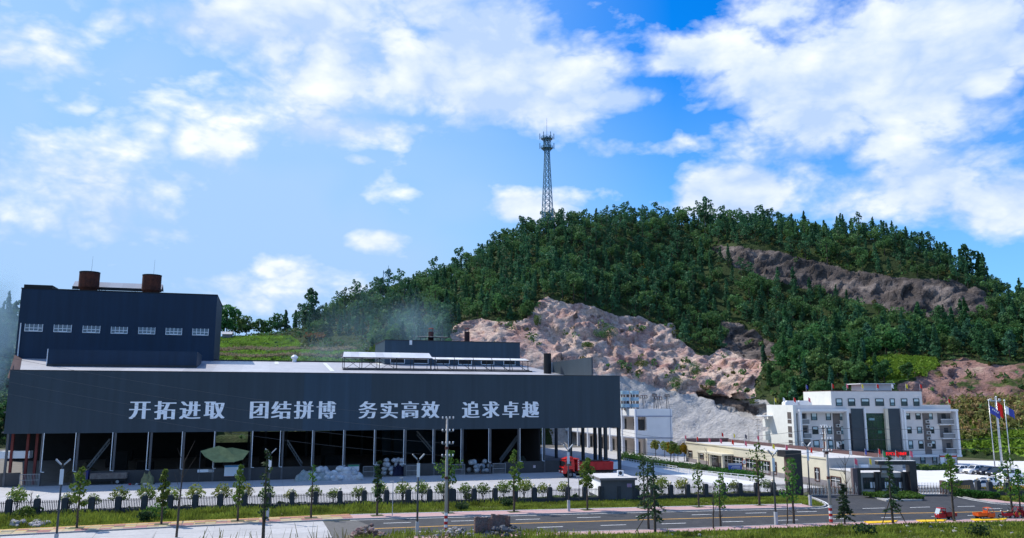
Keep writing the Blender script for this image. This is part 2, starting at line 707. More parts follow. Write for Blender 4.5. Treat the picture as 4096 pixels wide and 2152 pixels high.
# concrete road at the left, laid in slabs
croad = sheet('concrete_road', [KERB[0] - np.array([20, 7, 0]), KERB[0], KERB[1], KERB[2], g(1425, 2081), g(1500, 2110), g(1560, 2152), np.array([-10, 60, 0]), np.array([-120, 40, 0])], -0.004, m_joint)
struct(croad)
m_slab = pm('road_slab', (0.47, 0.46, 0.455), c2=(0.41, 0.40, 0.40), scale=0.5, var=0.08, objrand=0.07, rough=0.85, bump=0.06, bscale=10)
k0, k1 = KERB[1][:2], KERB[3][:2]
RDIR = (k1 - k0) / np.linalg.norm(k1 - k0)
RANG = math.atan2(RDIR[1], RDIR[0])
RNRM = np.array([RDIR[1], -RDIR[0]])
edge_d = (g(1560, 2152) - g(1440, 2084))[:2]
me_slab = MB().box(0, -4.0, 0.0, 5.965, -0.02, 0.014).mesh('slab', m_slab)


def inside(poly, p):
    x, y = p
    c = False
    n = len(poly)
    j = n - 1
    for i in range(n):
        xi, yi = poly[i]
        xj, yj = poly[j]
        if (yi > y) != (yj > y) and x < (xj - xi) * (y - yi) / (yj - yi) + xi:
            c = not c
        j = i
    return c


kp = resample(KERB[:4], 6.0)
for i in range(len(kp) - 1):
    for r in range(3):
        p = kp[i][0]
        d = kp[i + 1][0] - p
        a = math.atan2(d[1], d[0])
        n = np.array([math.sin(a), -math.cos(a)])
        q = p + n * (0.25 + r * 4.04)
        e = q + d
        uu, vv = project(np.array([e[0], e[1], 0.0]))
        if uu > 1470 + (vv - 2090) * 1.5:
            continue
        o = bpy.data.objects.new('slab', me_slab)
        o.location = (q[0], q[1], 0.0)
        o.rotation_euler = (0, 0, a)
        o.parent = croad
        col.objects.link(o)

# pavement
pave_l = ribbon('pavement', KERB[:4], 0.2, 4.4, -0.03, 0.10, m_joint)
struct(pave_l)
pave_r = ribbon('pavement', KERB[3:], 0.2, 3.4, -0.03, 0.12, m_pinkpave)
struct(pave_r)
struct(ribbon('pavement', NEAR, -2.2, -0.25, -0.03, 0.10, m_pinkpave))
for (pts, nm) in ((KERB, 'kerb'), (CORNER, 'kerb'), (RKERB, 'kerb')):
    struct(ribbon(nm, pts, 0.0, 0.2, -0.03, 0.14, m_kerb))
struct(ribbon('kerb', NEAR, -0.25, -0.02, -0.03, 0.13, m_kerb))
struct(ribbon('kerb', KERB[3:], 3.4, 3.55, -0.03, 0.16, m_white))
struct(ribbon('pavement', RKERB[2:], 0.2, 2.6, -0.03, 0.12, m_pinkpave))
pmesh = {k: MB().box(0.01, 0.01, 0, 1.19, w - 0.01, 0.02).mesh('paver', m) for k, m, w in
         (('r', m_redpave, 1.0), ('c', m_creampave, 1.0), ('y', m_yelpave, 0.5))}
pv = resample(KERB[:4], 1.2)
rr = random.Random(5)
for i, (p, d) in enumerate(pv[8:]):
    a = math.atan2(d[1], d[0])
    n = np.array([-d[1], d[0]])
    for (off, k) in ((0.25, 'rc'), (1.27, 'rc'), (2.29, 'y'), (2.81, 'rc'), (3.83, 'y')):
        kk = 'y' if k == 'y' else ('r' if (i // 2 + int(off * 2)) % 2 else 'c')
        if kk != 'y' and rr.random() < 0.12:
            kk = 'r' if kk == 'c' else 'c'
        if kk == 'y' and (rr.random() < 0.25 or off > 3):
            kk = 'c' if off < 3 else 'y'
            if off < 3:
                continue
        q = p + n * off
        o = bpy.data.objects.new('paver', pmesh[kk])
        o.location = (q[0], q[1], 0.10 + rr.random() * 0.006)
        o.rotation_euler = (0, 0, a)
        o.parent = pave_l
        col.objects.link(o)

# painted markings
def stripe(pts, w, mat, z=0.009, name='road_marking'):
    o = ribbon(name, pts, -w / 2, w / 2, z, z, mat)
    o.parent = road
    return o


stripe([g(u, v) for u, v in ((1490, 2115), (1800, 2103), (2100, 2093), (2700, 2075.5), (3400, 2057), (4000, 2046), (4900, 2034))], 0.32, m_yline, name='centre_line')
stripe(offset_line(KERB[3:], -0.45), 0.18, m_white, name='edge_line')
stripe(offset_line(CORNER, -0.35), 0.2, m_white, name='edge_line')
stripe(offset_line(RKERB, -0.45), 0.22, m_white, name='edge_line')
stripe(offset_line(NEAR[1:], 0.4), 0.2, m_white, name='edge_line')
for a in ((1534, 2093, 1644, 2089.6), (1804, 2085, 1903, 2082), (2062, 2079, 2160, 2076), (2308, 2071, 2402, 2068.5), (2542, 2065.5, 2613, 2063.5), (2767, 2059.5, 2846, 2057.5),
          (2981, 2053, 3065, 2051), (3188, 2047.5, 3267, 2045.5), (1606, 2130, 1719, 2125.5), (1884, 2119.5, 1970, 2116), (2149, 2110, 2252, 2106.5), (2403, 2102, 2504, 2099),
          (2646, 2095.5, 2744, 2092.5), (2890, 2087.5, 2973, 2085.5), (3111, 2081.5, 3192, 2079.5), (3325, 2076, 3400, 2074), (3525, 2071, 3604, 2068.5), (3725, 2065.5, 3790, 2063.5),
          (3870, 2062, 3950, 2060), (3450, 2034, 3540, 2032), (3640, 2030, 3720, 2028), (3830, 2026, 3900, 2025), (3940, 2035, 4010, 2034)):
    stripe([g(a[0], a[1]), g(a[2], a[3])], 0.2, m_white)

# yard in front of and around the halls
fence_px = [(-260, 2075), (0, 2066), (700, 2045), (1500, 2022), (2150, 2009), (2700, 1996), (3170, 1983)]
FENCE = [g(u, v) for u, v in fence_px]
yard_poly = [p[:2] + np.array([0, 2.2]) for p in FENCE] + [g(3200, 1978)[:2], g(3236, 1962)[:2], g(3420, 1970)[:2], np.array([60, 280]), np.array([-150, 280]), np.array([-150, 110])]
yard = sheet('yard', yard_poly, 0.0, m_joint)
struct(yard)
me_ys = MB().box(0.012, 0.012, -0.01, 4.988, 4.988, 0.012).mesh('slab', m_conc)
for i in range(-8, 34):
    for j in range(-9, 20):
        if j >= 0 and i < 19:
            continue
        s, t = i * 5.0, j * 5.0
        w = WH.world(s + 2.5, t + 2.5)
        okk = all(inside(yard_poly, WH.world(s + a, t + b)[:2]) for a, b in ((0.3, 0.3), (4.7, 0.3), (4.7, 4.7), (0.3, 4.7)))
        if not okk:
            continue
        if j >= 0 and not (19 <= i <= 34 and j < 16):
            continue
        o = bpy.data.objects.new('slab', me_ys)
        o.location = WH.world(s, t, 0.0)
        o.rotation_euler = (0, 0, WH.a)
        o.parent = yard
        col.objects.link(o)
# leftover yard margin beside the fence gets poured concrete
struct(sheet('yard_margin', [p[:2] + np.array([0, 2.2]) for p in FENCE] + [p[:2] + np.array([0, 12.0]) for p in FENCE[::-1]], 0.004, m_conc))
struct(sheet('warehouse_floor', [WH.world(-18, 0.1)[:2], WH.world(113, 0.1)[:2], WH.world(113, 80)[:2], WH.world(-18, 80)[:2]], 0.016, pm('dusty_floor', (0.16, 0.15, 0.14), var=0.2, scale=0.5)))
# car park at the right
struct(sheet('car_park', [g(3655, 1976)[:2], g(3822, 1976)[:2], g(3900, 1985)[:2], g(4300, 1990)[:2], np.array([150, 190]), np.array([60, 205]), g(3500, 1900)[:2]], 0.012, m_park))
struct(sheet('path', [g(u, v)[:2] for u, v in ((2490, 1835), (2530, 1850), (2700, 1885), (2900, 1910), (3060, 1935), (3170, 1965), (3100, 1975), (2860, 1936), (2640, 1890), (2480, 1860))], 0.022, m_park))

# ---------------------------------------------------------------- hill
CP = []


def cp(u, v, Y):
    CP.append(tuple(at(u, v, Y)))


def cz(u, Y, z):
    p = at(u, 1600, Y)
    CP.append((p[0], Y, z))


hill_cols = {
    -400: (262, [(1500, 300), (1330, 380)], 40),
    0: (250, [(1600, 275), (1400, 310), (1285, 350)], 40),
    300: (262, [(1450, 330), (1350, 400)], 30),
    700: (262, [(1450, 320), (1355, 390)], 30),
    1000: (258, [(1455, 305), (1410, 330), (1372, 355), (1345, 385)], 30),
    1200: (258, [(1450, 305), (1400, 330), (1350, 360), (1330, 400)], 25),
    1400: (262, [(1450, 305), (1360, 340), (1225, 395)], 30),
    1600: (268, [(1450, 300), (1340, 330), (1185, 385)], 30),
    1750: (272, [(1450, 292), (1330, 318), (1140, 390)], 30),
    1820: (272, [(1300, 314), (1110, 392)], 30),
    1900: (272, [(1440, 288), (1290, 312), (1060, 395)], 30),
    2050: (270, [(1450, 286), (1310, 305), (1150, 345), (965, 395)], 30),
    2200: (268, [(1480, 284), (1350, 300), (1200, 318), (930, 398)], 30),
    2350: (266, [(1490, 284), (1230, 316), (905, 402)], 30),
    2500: (264, [(1500, 283), (1400, 300), (1290, 318), (900, 406)], 30),
    2650: (262, [(1530, 281), (1420, 302), (1310, 320), (905, 404)], 30),
    2800: (256, [(1570, 277), (1440, 302), (1300, 330), (1060, 370), (908, 400)], 30),
    2950: (249, [(1585, 268), (1450, 296), (1075, 352), (990, 360), (912, 392)], 30),
    3100: (240, [(1595, 258), (1450, 282), (1110, 340), (1015, 349), (925, 382)], 30),
    3300: (228, [(1560, 245), (1450, 262), (1160, 324), (1055, 333), (955, 362)], 30),
    3500: (221, [(1520, 240), (1450, 250), (1195, 308), (1090, 317), (960, 344)], 30),
    3650: (216, [(1540, 232), (1450, 248), (1225, 296), (1115, 305), (990, 325)], 30),
    3800: (209, [(1620, 224), (1450, 248), (1240, 288), (1135, 296), (1075, 312)], 30),
    3920: (203, [(1680, 215), (1450, 245), (1260, 280), (1180, 287), (1120, 300)], 30),
    4050: (196, [(1720, 207), (1450, 240), (1270, 272), (1240, 290)], 30),
    4250: (190, [(1720, 200), (1450, 235), (1275, 272)], 30),
    4600: (182, [(1600, 205), (1300, 260)], 30),
}
for u, (yb, rows, drop) in hill_cols.items():
    cz(u, yb, -0.2)
    cz(u, yb - 18, -4.0)
    cz(u, yb - 60, -14.0)
    for (v, Y) in rows:
        cp(u, v, Y)
    top = at(u, rows[-1][0], rows[-1][1])
    cz(u, rows[-1][1] + 50, top[2] - drop * 0.25)
    cz(u, rows[-1][1] + 140, top[2] - drop)
CPa = np.array(CP)


def tps_fit(P):
    n = len(P)
    X = P[:, :2] / 100.0
    d2 = ((X[:, None] - X[None]) ** 2).sum(-1)
    K = np.where(d2 > 1e-12, d2 * np.log(d2 + 1e-12) * 0.5, 0) + np.eye(n) * 2e-4
    Q = np.hstack([np.ones((n, 1)), X])
    Am = np.zeros((n + 3, n + 3))
    Am[:n, :n] = K
    Am[:n, n:] = Q
    Am[n:, :n] = Q.T
    return X, np.linalg.solve(Am, np.concatenate([P[:, 2], np.zeros(3)]))


TPX, TPW = tps_fit(CPa)


def hill_z(x, y):
    X = np.stack([np.asarray(x, float), np.asarray(y, float)], -1) / 100.0
    out = np.zeros(X.shape[:-1])
    for i in range(len(TPX)):
        d2 = ((X - TPX[i]) ** 2).sum(-1)
        out += TPW[i] * 0.5 * d2 * np.log(d2 + 1e-12)
    n = len(TPX)
    return out + TPW[n] + TPW[n + 1] * X[..., 0] + TPW[n + 2] * X[..., 1]


ZONES = {
    'pink': [[(1800, 1345), (1850, 1290), (1920, 1275), (2040, 1300), (2110, 1290), (2150, 1210), (2185, 1185), (2270, 1215), (2330, 1215), (2400, 1240), (2480, 1270), (2560, 1265), (2640, 1300),
              (2710, 1300), (2705, 1350), (2790, 1420), (2880, 1400), (2950, 1370), (3060, 1440), (3040, 1500), (3010, 1540), (3040, 1590), (2960, 1600), (2820, 1570), (2690, 1560), (2500, 1510), (2280, 1500), (2200, 1480), (1800, 1470)]],
    'grey': [[(2200, 1500), (2330, 1490), (2500, 1500), (2690, 1555), (2830, 1565), (2960, 1600), (3060, 1600), (3110, 1640), (3140, 1800), (2200, 1800)],
             [(1990, 1345), (2060, 1340), (2180, 1330), (2210, 1380), (2225, 1500), (1900, 1480)]],
    'dark': [[(2830, 985), (2950, 985), (3060, 1000), (3200, 1030), (3330, 1060), (3450, 1085), (3560, 1105), (3700, 1115), (3830, 1120), (3960, 1180), (3970, 1265), (3830, 1265), (3700, 1270),
              (3560, 1250), (3500, 1225), (3380, 1195), (3250, 1165), (3150, 1140), (3060, 1110), (2960, 1075), (2880, 1025)],
             [(2890, 1290), (2960, 1300), (3060, 1350), (3130, 1400), (3110, 1440), (3000, 1440), (2890, 1390)],
             [(2800, 1570), (2870, 1574), (2960, 1594), (3060, 1632), (3085, 1660), (2990, 1645), (2880, 1614), (2810, 1586)]],  # brown rock under the lip, its recess shade painted in as dark colour
    'red': [[(3640, 1500), (3760, 1440), (3850, 1430), (3960, 1460), (4300, 1440), (4300, 1660), (4096, 1640), (3960, 1610), (3850, 1590), (3760, 1560)], [(3540, 1540), (3700, 1520), (3900, 1620), (3700, 1620)]],
    'bright': [[(3470, 1440), (3560, 1425), (3740, 1435), (3760, 1465), (3700, 1505), (3560, 1520), (3470, 1490)], [(3780, 1700), (3900, 1690), (4300, 1720), (4300, 1850), (3950, 1800), (3820, 1780)]],
    'field': [[(860, 1350), (1160, 1345), (1200, 1375), (1190, 1400), (1420, 1395), (1450, 1460), (850, 1460)]],
}


def in_zone(u, v, name):
    res = np.zeros(np.shape(u), bool)
    for poly in ZONES[name]:
        c = np.zeros(np.shape(u), bool)
        n = len(poly)
        j = n - 1
        for i in range(n):
            xi, yi = poly[i]
            xj, yj = poly[j]
            cond = ((yi > v) != (yj > v)) & (u < (xj - xi) * (v - yi) / (yj - yi + 1e-9) + xi)
            c ^= cond
            j = i
        res |= c
    return res


def vnoise(P, sc_, oct_=4, seed=0.0, H=0.9):
    return np.array([noise.fractal(Vector((p[0] * sc_ + seed, p[1] * sc_ - seed, p[2] * sc_)), H, 2.1, oct_) for p in P])


def build_hill():
    xs = np.concatenate([np.arange(-330, -40, 4.0), np.arange(-40, 190, 0.8), np.arange(190, 340, 4.0)])
    ys = np.concatenate([np.arange(186, 420, 0.85), np.arange(420, 640, 6.0)])
    XX, YY = np.meshgrid(xs, ys)
    Z = hill_z(XX, YY)
    P = np.stack([XX, YY, Z], -1).reshape(-1, 3)
    u, v = project(P)
    # terraces on the fields at the left
    low = P[:, 2] < -1.5
    jit = np.where(low, 0, vnoise(P, 0.05, 3, 5.0))
    u2, v2 = u + jit * 22, v + jit * 14
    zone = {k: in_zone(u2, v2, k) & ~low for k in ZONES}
    rock = zone['pink'] | zone['dark']
    idx = np.where(rock | zone['grey'] | zone['red'])[0]
    # soften the zone borders for the displacement
    amp = np.zeros(len(P))
    amp[zone['pink']] = 1.0
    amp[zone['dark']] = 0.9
    amp[zone['grey']] = 0.28
    amp[zone['red']] = 0.6
    A2 = amp.reshape(XX.shape)
    for _ in range(3):
        A2[1:-1, 1:-1] = (A2[1:-1, 1:-1] * 2 + A2[:-2, 1:-1] + A2[2:, 1:-1] + A2[1:-1, :-2] + A2[1:-1, 2:]) / 6
    amp = A2.ravel()
    idx = np.where(amp > 0.02)[0]
    Q = P[idx].copy()
    q1 = vnoise(Q, 0.06, 3, 3.0)
    wx = Q[:, 0] * .9 + Q[:, 2] * .45
    wz = Q[:, 2] * .95 - Q[:, 0] * .3
    q2 = np.array([noise.ridged_multi_fractal(Vector((a * 0.11, p[1] * 0.10, c * 0.20)), .8, 2.2, 5, 1.0, 2.0) for a, c, p in zip(wx, wz, Q)])
    vo = [noise.voronoi(Vector((a * 0.17 + q * .5, p[1] * 0.14, c * 0.30)))[0] for a, c, p, q in zip(wx, wz, Q, q1)]
    q4 = np.clip(np.array([w[1] - w[0] for w in vo]), 0, .35)
    q3 = vnoise(Q, 0.45, 4, 9.0)
    def facets(sx_, sy_, sz_, tilt, step, wob):
        out = np.zeros(len(Q))
        for n_, (a, c, p, q) in enumerate(zip(wx, wz, Q, q1)):
            P_ = Vector((a * sx_ + q * wob, p[1] * sy_, c * sz_))
            f0 = noise.voronoi(P_)[1][0]
            h1 = math.sin(f0.x * 127.1 + f0.y * 311.7 + f0.z * 74.7) * 43758.5453
            h2 = math.sin(f0.x * 269.5 + f0.y * 183.3 + f0.z * 246.1) * 43758.5453
            h3 = math.sin(f0.x * 113.5 + f0.y * 271.9 + f0.z * 124.6) * 43758.5453
            h1, h2, h3 = h1 % 1 - .5, h2 % 1 - .5, h3 % 1 - .5
            out[n_] = (h1 * (P_.x - f0.x) + h2 * (P_.z - f0.z)) * tilt + h3 * step
        return out
    d = (q1 * .8 + (q2 - q2.mean()) * .35 + facets(.13, .10, .22, 7.0, 2.2, .5) + facets(.30, .25, .48, 3.0, 1.0, .3) + q3 * .25) * amp[idx]
    st = (wz * .42 + q1 * 1.2) % 1.0
    strata = (st - .5) * .8 * amp[idx] * (zone['dark'][idx] | zone['pink'][idx])
    P[idx, 1] -= d * 0.75 + strata
    P[idx, 2] += d * 0.45
    rest = (amp < 0.02) & ~low
    P[rest, 2] += jit[rest] * 0.8
    # overhanging cut at the top of the grey slope
    ZONES['recess'] = [[(2795, 1562), (2850, 1572), (2870, 1570), (2960, 1588), (3080, 1632), (3095, 1690), (2990, 1668), (2880, 1632), (2850, 1600), (2800, 1588)]]
    cut = in_zone(u, v, 'recess')
    del ZONES['recess']
    P[cut, 1] += 8.0
    # field terraces
    fl = (u > 840) & (u < 1500) & (v > 1335) & ~low
    st = 3.0
    zz = P[fl, 2]
    fr = (zz / st) % 1.0
    P[fl, 2] = (np.floor(zz / st) + np.clip((fr - 0.7) / 0.3, 0, 1)) * st
    ny, nx = XX.shape
    ii = np.arange(ny * nx).reshape(ny, nx)
    Fq = np.stack([ii[:-1, :-1], ii[:-1, 1:], ii[1:, 1:], ii[1:, :-1]], -1).reshape(-1, 4)
    keep = (P[Fq, 2].max(1) > -1.0)
    Fq = Fq[keep]
    used = np.unique(Fq)
    remap = -np.ones(len(P), int)
    remap[used] = np.arange(len(used))
    V = P[used]
    # material
    m = bpy.data.materials.new('hillside')
    m.use_nodes = True
    nt = m.node_tree
    b = nt.nodes['Principled BSDF']
    b.inputs['Roughness'].default_value = 0.9
    b.inputs['Specular IOR Level'].default_value = 0.15
    L = nt.links.new

    def N(t, **kw):
        n = nt.nodes.new(t)
        for k, w in kw.items():
            setattr(n, k, w)
        return n
    geo = N('ShaderNodeNewGeometry')
    big = N('ShaderNodeTexNoise')
    big.inputs['Scale'].default_value = 0.09
    big.inputs['Detail'].default_value = 8
    big.inputs['Roughness'].default_value = 0.65
    L(geo.outputs['Position'], big.inputs['Vector'])
    fine = N('ShaderNodeTexNoise')
    fine.inputs['Scale'].default_value = 0.8
    fine.inputs['Detail'].default_value = 8
    fine.inputs['Roughness'].default_value = 0.7
    L(geo.outputs['Position'], fine.inputs['Vector'])

    def ramp(src, stops):
        r = N('ShaderNodeValToRGB')
        e = r.color_ramp.elements
        while len(e) < len(stops):
            e.new(0.5)
        for el_, (p, c) in zip(e, stops):
            el_.position = p
            el_.color = tuple(c) + (1,)
        L(src, r.inputs[0])
        return r.outputs[0]
    cols = {
        'base': ramp(big.outputs[0], [(0.35, (0.018, 0.030, 0.010)), (0.55, (0.034, 0.055, 0.016)), (0.7, (0.06, 0.07, 0.028))]),
        'pink': ramp(big.outputs[0], [(0.32, (0.32, 0.17, 0.15)), (0.44, (0.52, 0.33, 0.28)), (0.58, (0.66, 0.50, 0.41)), (0.7, (0.40, 0.24, 0.21))]),
        'grey': ramp(big.outputs[0], [(0.3, (0.35, 0.335, 0.33)), (0.55, (0.45, 0.43, 0.42)), (0.72, (0.37, 0.34, 0.32))]),
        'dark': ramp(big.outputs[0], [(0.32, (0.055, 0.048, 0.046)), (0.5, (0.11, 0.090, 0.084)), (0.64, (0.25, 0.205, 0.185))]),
        'red': ramp(big.outputs[0], [(0.38, (0.07, 0.10, 0.025)), (0.46, (0.27, 0.15, 0.125)), (0.6, (0.36, 0.22, 0.19)), (0.7, (0.44, 0.31, 0.24))]),
        'bright': ramp(big.outputs[0], [(0.35, (0.12, 0.22, 0.02)), (0.65, (0.20, 0.30, 0.04))]),
        'field': ramp(fine.outputs[0], [(0.35, (0.13, 0.22, 0.04)), (0.55, (0.21, 0.34, 0.06)), (0.7, (0.30, 0.27, 0.12))]),
    }
    cur = cols['base']
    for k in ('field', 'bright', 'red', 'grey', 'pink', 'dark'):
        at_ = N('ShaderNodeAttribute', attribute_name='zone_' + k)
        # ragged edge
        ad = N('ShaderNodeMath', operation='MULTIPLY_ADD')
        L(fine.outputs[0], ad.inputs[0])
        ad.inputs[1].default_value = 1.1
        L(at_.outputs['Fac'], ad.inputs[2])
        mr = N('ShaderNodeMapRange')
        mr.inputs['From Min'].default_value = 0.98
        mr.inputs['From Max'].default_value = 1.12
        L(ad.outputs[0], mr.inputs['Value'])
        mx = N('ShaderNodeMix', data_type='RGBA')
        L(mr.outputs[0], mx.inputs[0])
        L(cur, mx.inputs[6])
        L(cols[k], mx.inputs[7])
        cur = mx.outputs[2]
    hv = N('ShaderNodeHueSaturation')
    vr = N('ShaderNodeMapRange')
    vr.inputs['From Min'].default_value = 0.3
    vr.inputs['From Max'].default_value = 0.7
    vr.inputs['To Min'].default_value = 0.78
    vr.inputs['To Max'].default_value = 1.3
    L(fine.outputs[0], vr.inputs['Value'])
    # cracks and stains on bare rock
    mp = N('ShaderNodeMapping')
    mp.inputs['Rotation'].default_value = (0.3, 0.35, 0.2)
    mp.inputs['Scale'].default_value = (0.16, 0.3, 0.42)
    L(geo.outputs['Position'], mp.inputs['Vector'])
    mixv = N('ShaderNodeMix', data_type='VECTOR')
    mixv.inputs[0].default_value = 0.16
    L(mp.outputs[0], mixv.inputs[4])
    L(big.outputs['Color'], mixv.inputs[5])
    ck = N('ShaderNodeTexVoronoi', feature='DISTANCE_TO_EDGE')
    ck.inputs['Scale'].default_value = 2.2
    L(mixv.outputs[1], ck.inputs['Vector'])
    cr = N('ShaderNodeMapRange')
    cr.inputs['From Min'].default_value = 0.0
    cr.inputs['From Max'].default_value = 0.07
    cr.inputs['To Min'].default_value = 0.6
    L(ck.outputs['Distance'], cr.inputs['Value'])
    sn = N('ShaderNodeTexNoise')
    sn.inputs['Scale'].default_value = 1.3
    sn.inputs['Detail'].default_value = 7
    sn.inputs['Roughness'].default_value = 0.7
    L(mp.outputs[0], sn.inputs['Vector'])
    sr = N('ShaderNodeMapRange')
    sr.inputs['From Min'].default_value = 0.33
    sr.inputs['From Max'].default_value = 0.55
    sr.inputs['To Min'].default_value = 0.7
    L(sn.outputs[0], sr.inputs['Value'])
    mu = N('ShaderNodeMath', operation='MULTIPLY')
    L(cr.outputs[0], mu.inputs[0])
    L(sr.outputs[0], mu.inputs[1])
    rs_ = None
    for k in ('pink', 'dark', 'red'):
        a_ = N('ShaderNodeAttribute', attribute_name='zone_' + k)
        if rs_ is None:
            rs_ = a_.outputs['Fac']
        else:
            mm_ = N('ShaderNodeMath', operation='MAXIMUM')
            L(rs_, mm_.inputs[0])
            L(a_.outputs['Fac'], mm_.inputs[1])
            rs_ = mm_.outputs[0]
    lerp = N('ShaderNodeMix', data_type='FLOAT')
    L(rs_, lerp.inputs[0])
    lerp.inputs[2].default_value = 1.0
    L(mu.outputs[0], lerp.inputs[3])
    vm_ = N('ShaderNodeMath', operation='MULTIPLY')
    L(vr.outputs[0], vm_.inputs[0])
    L(lerp.outputs[0], vm_.inputs[1])
    L(vm_.outputs[0], hv.inputs['Value'])
    L(cur, hv.inputs['Color'])
    L(hv.outputs[0], b.inputs['Base Color'])
    bp = N('ShaderNodeBump')
    bp.inputs['Strength'].default_value = 0.9
    bp.inputs['Distance'].default_value = 1.0
    L(fine.outputs[0], bp.inputs['Height'])
    L(bp.outputs[0], b.inputs['Normal'])
    o = np_mesh('hill', V, remap[Fq], m)
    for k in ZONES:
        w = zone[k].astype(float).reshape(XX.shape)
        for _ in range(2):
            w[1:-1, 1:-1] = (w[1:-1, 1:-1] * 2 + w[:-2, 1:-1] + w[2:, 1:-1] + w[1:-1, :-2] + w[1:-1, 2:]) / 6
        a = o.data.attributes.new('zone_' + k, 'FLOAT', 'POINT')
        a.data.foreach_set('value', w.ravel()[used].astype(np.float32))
    struct(o)
    return o


hill = build_hill()

# ================================================================ WAREHOUSE
m_clad = pm('dark_cladding', (0.028, 0.045, 0.062), rough=0.5, var=0.06, scale=0.12, streak=.12, sheet=0.07, sheetw=0.9, spec=0.4)
m_clad2 = pm('lighter_cladding', (0.026, 0.052, 0.082), rough=0.5, var=0.06, scale=0.12, streak=.12, sheet=0.07, sheetw=0.9, spec=0.4)
m_navy = pm('navy_cladding', (0.006, 0.024, 0.056), rough=0.55, var=0.08, scale=0.1, streak=.12, sheet=0.06, sheetw=0.9, spec=0.35)
m_roof = pm('metal_roof', (0.46, 0.45, 0.47), rough=0.45, metal=0.0, var=0.08, scale=0.15, sheet=0.10, sheetw=6.0, c2=(0.38, 0.38, 0.41), spec=0.5, streak=.08)
m_skylt = pm('skylight_sheet', (0.72, 0.72, 0.66), rough=0.4, var=0.05)
m_steel = pm('grey_steel', (0.10, 0.10, 0.105), rough=0.6, var=0.2, scale=1.0)
m_dsteel = pm('dark_steel', (0.035, 0.037, 0.04), rough=0.6, var=0.25, scale=1.0)
m_pipe = pm('white_pipe', (0.80, 0.80, 0.80), rough=0.4, var=0.05)
m_letter = pm('white_letter', (0.90, 0.91, 0.93), rough=0.5, var=0.04)
m_rust = pm('rusty_drum', (0.150, 0.042, 0.022), c2=(0.050, 0.020, 0.016), scale=0.5, rough=0.85, var=0.3)
m_basewall = pm('grey_render', (0.062, 0.060, 0.060), var=0.15, scale=0.4)
m_void = pm('near_black_wall', (0.016, 0.016, 0.017), rough=0.9, var=0.2)  # near-black colour for the inner walls and machines
m_black = pm('black_metal', (0.012, 0.012, 0.013), rough=0.55, var=0.2)
m_winfr = pm('white_frame', (0.75, 0.76, 0.78), rough=0.5, var=0.04)
m_glass = pm('dark_glass', (0.02, 0.03, 0.035), rough=0.08, var=0.1, spec=0.8)
m_redst = pm('red_steel', (0.16, 0.035, 0.03), rough=0.7, var=0.25)
m_bag = pm('woven_sack', (0.50, 0.52, 0.54), rough=0.7, var=0.15, scale=2.0, objrand=0.15)

FB, FT = 8.62, 19.15           # fascia bottom / top
SR = 112.0                     # length of the front
EAVE, SLOPE, RIDGE = 16.85, 0.111, 68.0


def roofz(t):
    return EAVE + SLOPE * min(t, 2 * RIDGE - t)


wh = thing('warehouse', 'long dark grey steel warehouse with white lettering on its fascia and open bays below', 'warehouse', (WH.o[0], WH.o[1], 0), WH.a)


def whs(u, v=1700, t=0.0):
    return WH.px(u, v, t)[0]


# fascia in three sections, the middle one a little lighter
sA, sB = whs(1210), whs(1482)
fascia = MB().box(0, 0, FB, sA, 0.3, FT).build('fascia', m_clad, wh)
MB().box(sA, 0.0, FB, sB, 0.3, FT).build('fascia', m_clad2, wh)
f3 = MB().box(sB, 0, FB, SR, 0.3, FT).build('fascia', m_clad, wh)
MB().box(-0.06, -0.05, FT, SR + 0.06, 0.35, FT + 0.12).build('coping', m_dsteel, wh)
MB().box(SR - 0.3, 0.3, 8.9, SR, 2.4, EAVE).build('side_fascia', m_clad, wh)
# left end return
mb = MB()
mb.add([(0, 0.3, FB), (0, 0.3, FT - 0.5), (-16.6, 66, 24.2), (-16.6, 66, 8.6)], [(0, 1, 2, 3)])
mb.build('end_wall', m_clad, wh)
mb = MB()
mb.add([(-0.4, 0.35, FT - 1.2), (1.2, 0.35, EAVE + 0.1), (-15.4, 66, roofz(66) + 0.1), (-17.0, 66, roofz(66) + 0.9)], [(0, 1, 2, 3)])
mb.build('rake_trim', pm('brown_trim', (0.09, 0.05, 0.05), var=0.15), wh)
# roof
mb = MB()
NS = 24
for i in range(NS):
    a0, a1 = i / NS, (i + 1) / NS
    def sx(a, t):
        l = -16.6 * t / 66.0 if t <= RIDGE else -17.1
        return l + (SR - 0.2 - l) * a
    for (t0, t1) in ((0.3, 22), (22, 45), (45, RIDGE), (RIDGE, 100)):
        mb.add([(sx(a0, t0), t0, roofz(t0)), (sx(a1, t0), t0, roofz(t0)), (sx(a1, t1), t1, roofz(t1)), (sx(a0, t1), t1, roofz(t1))], [(0, 1, 2, 3)])
roof = mb.build('roof', m_roof, wh)
MB().box(26, RIDGE - 0.4, roofz(RIDGE) + 0.02, 72, RIDGE + 0.4, roofz(RIDGE) + 0.28).build('ridge_cap', m_dsteel, wh)
for (u0, v0, u1, v1) in ((1098, 1447, 1128, 1458), (1290, 1452, 1390, 1487), (1500, 1452, 1530, 1462)):
    def on_roof(u, v):
        d = ray(u, v)
        k = (EAVE - SLOPE * (WH.N @ WH.o) - CAMZ) / (d[2] - SLOPE * (WH.N @ d[:2]))
        p = d * k + np.array([0, 0, CAMZ])
        return WH.loc(p)
    a, b = on_roof(u0, v0), on_roof(u1, v1)
    mb = MB()
    s0 = a[0]
    mb.add([(s0, b[1], roofz(b[1]) + 0.05), (s0 + 1.0, b[1], roofz(b[1]) + 0.05), (s0 + 1.0, a[1], roofz(a[1]) + 0.05), (s0, a[1], roofz(a[1]) + 0.05)], [(0, 1, 2, 3)])
    mb.build('skylight', m_skylt, roof)
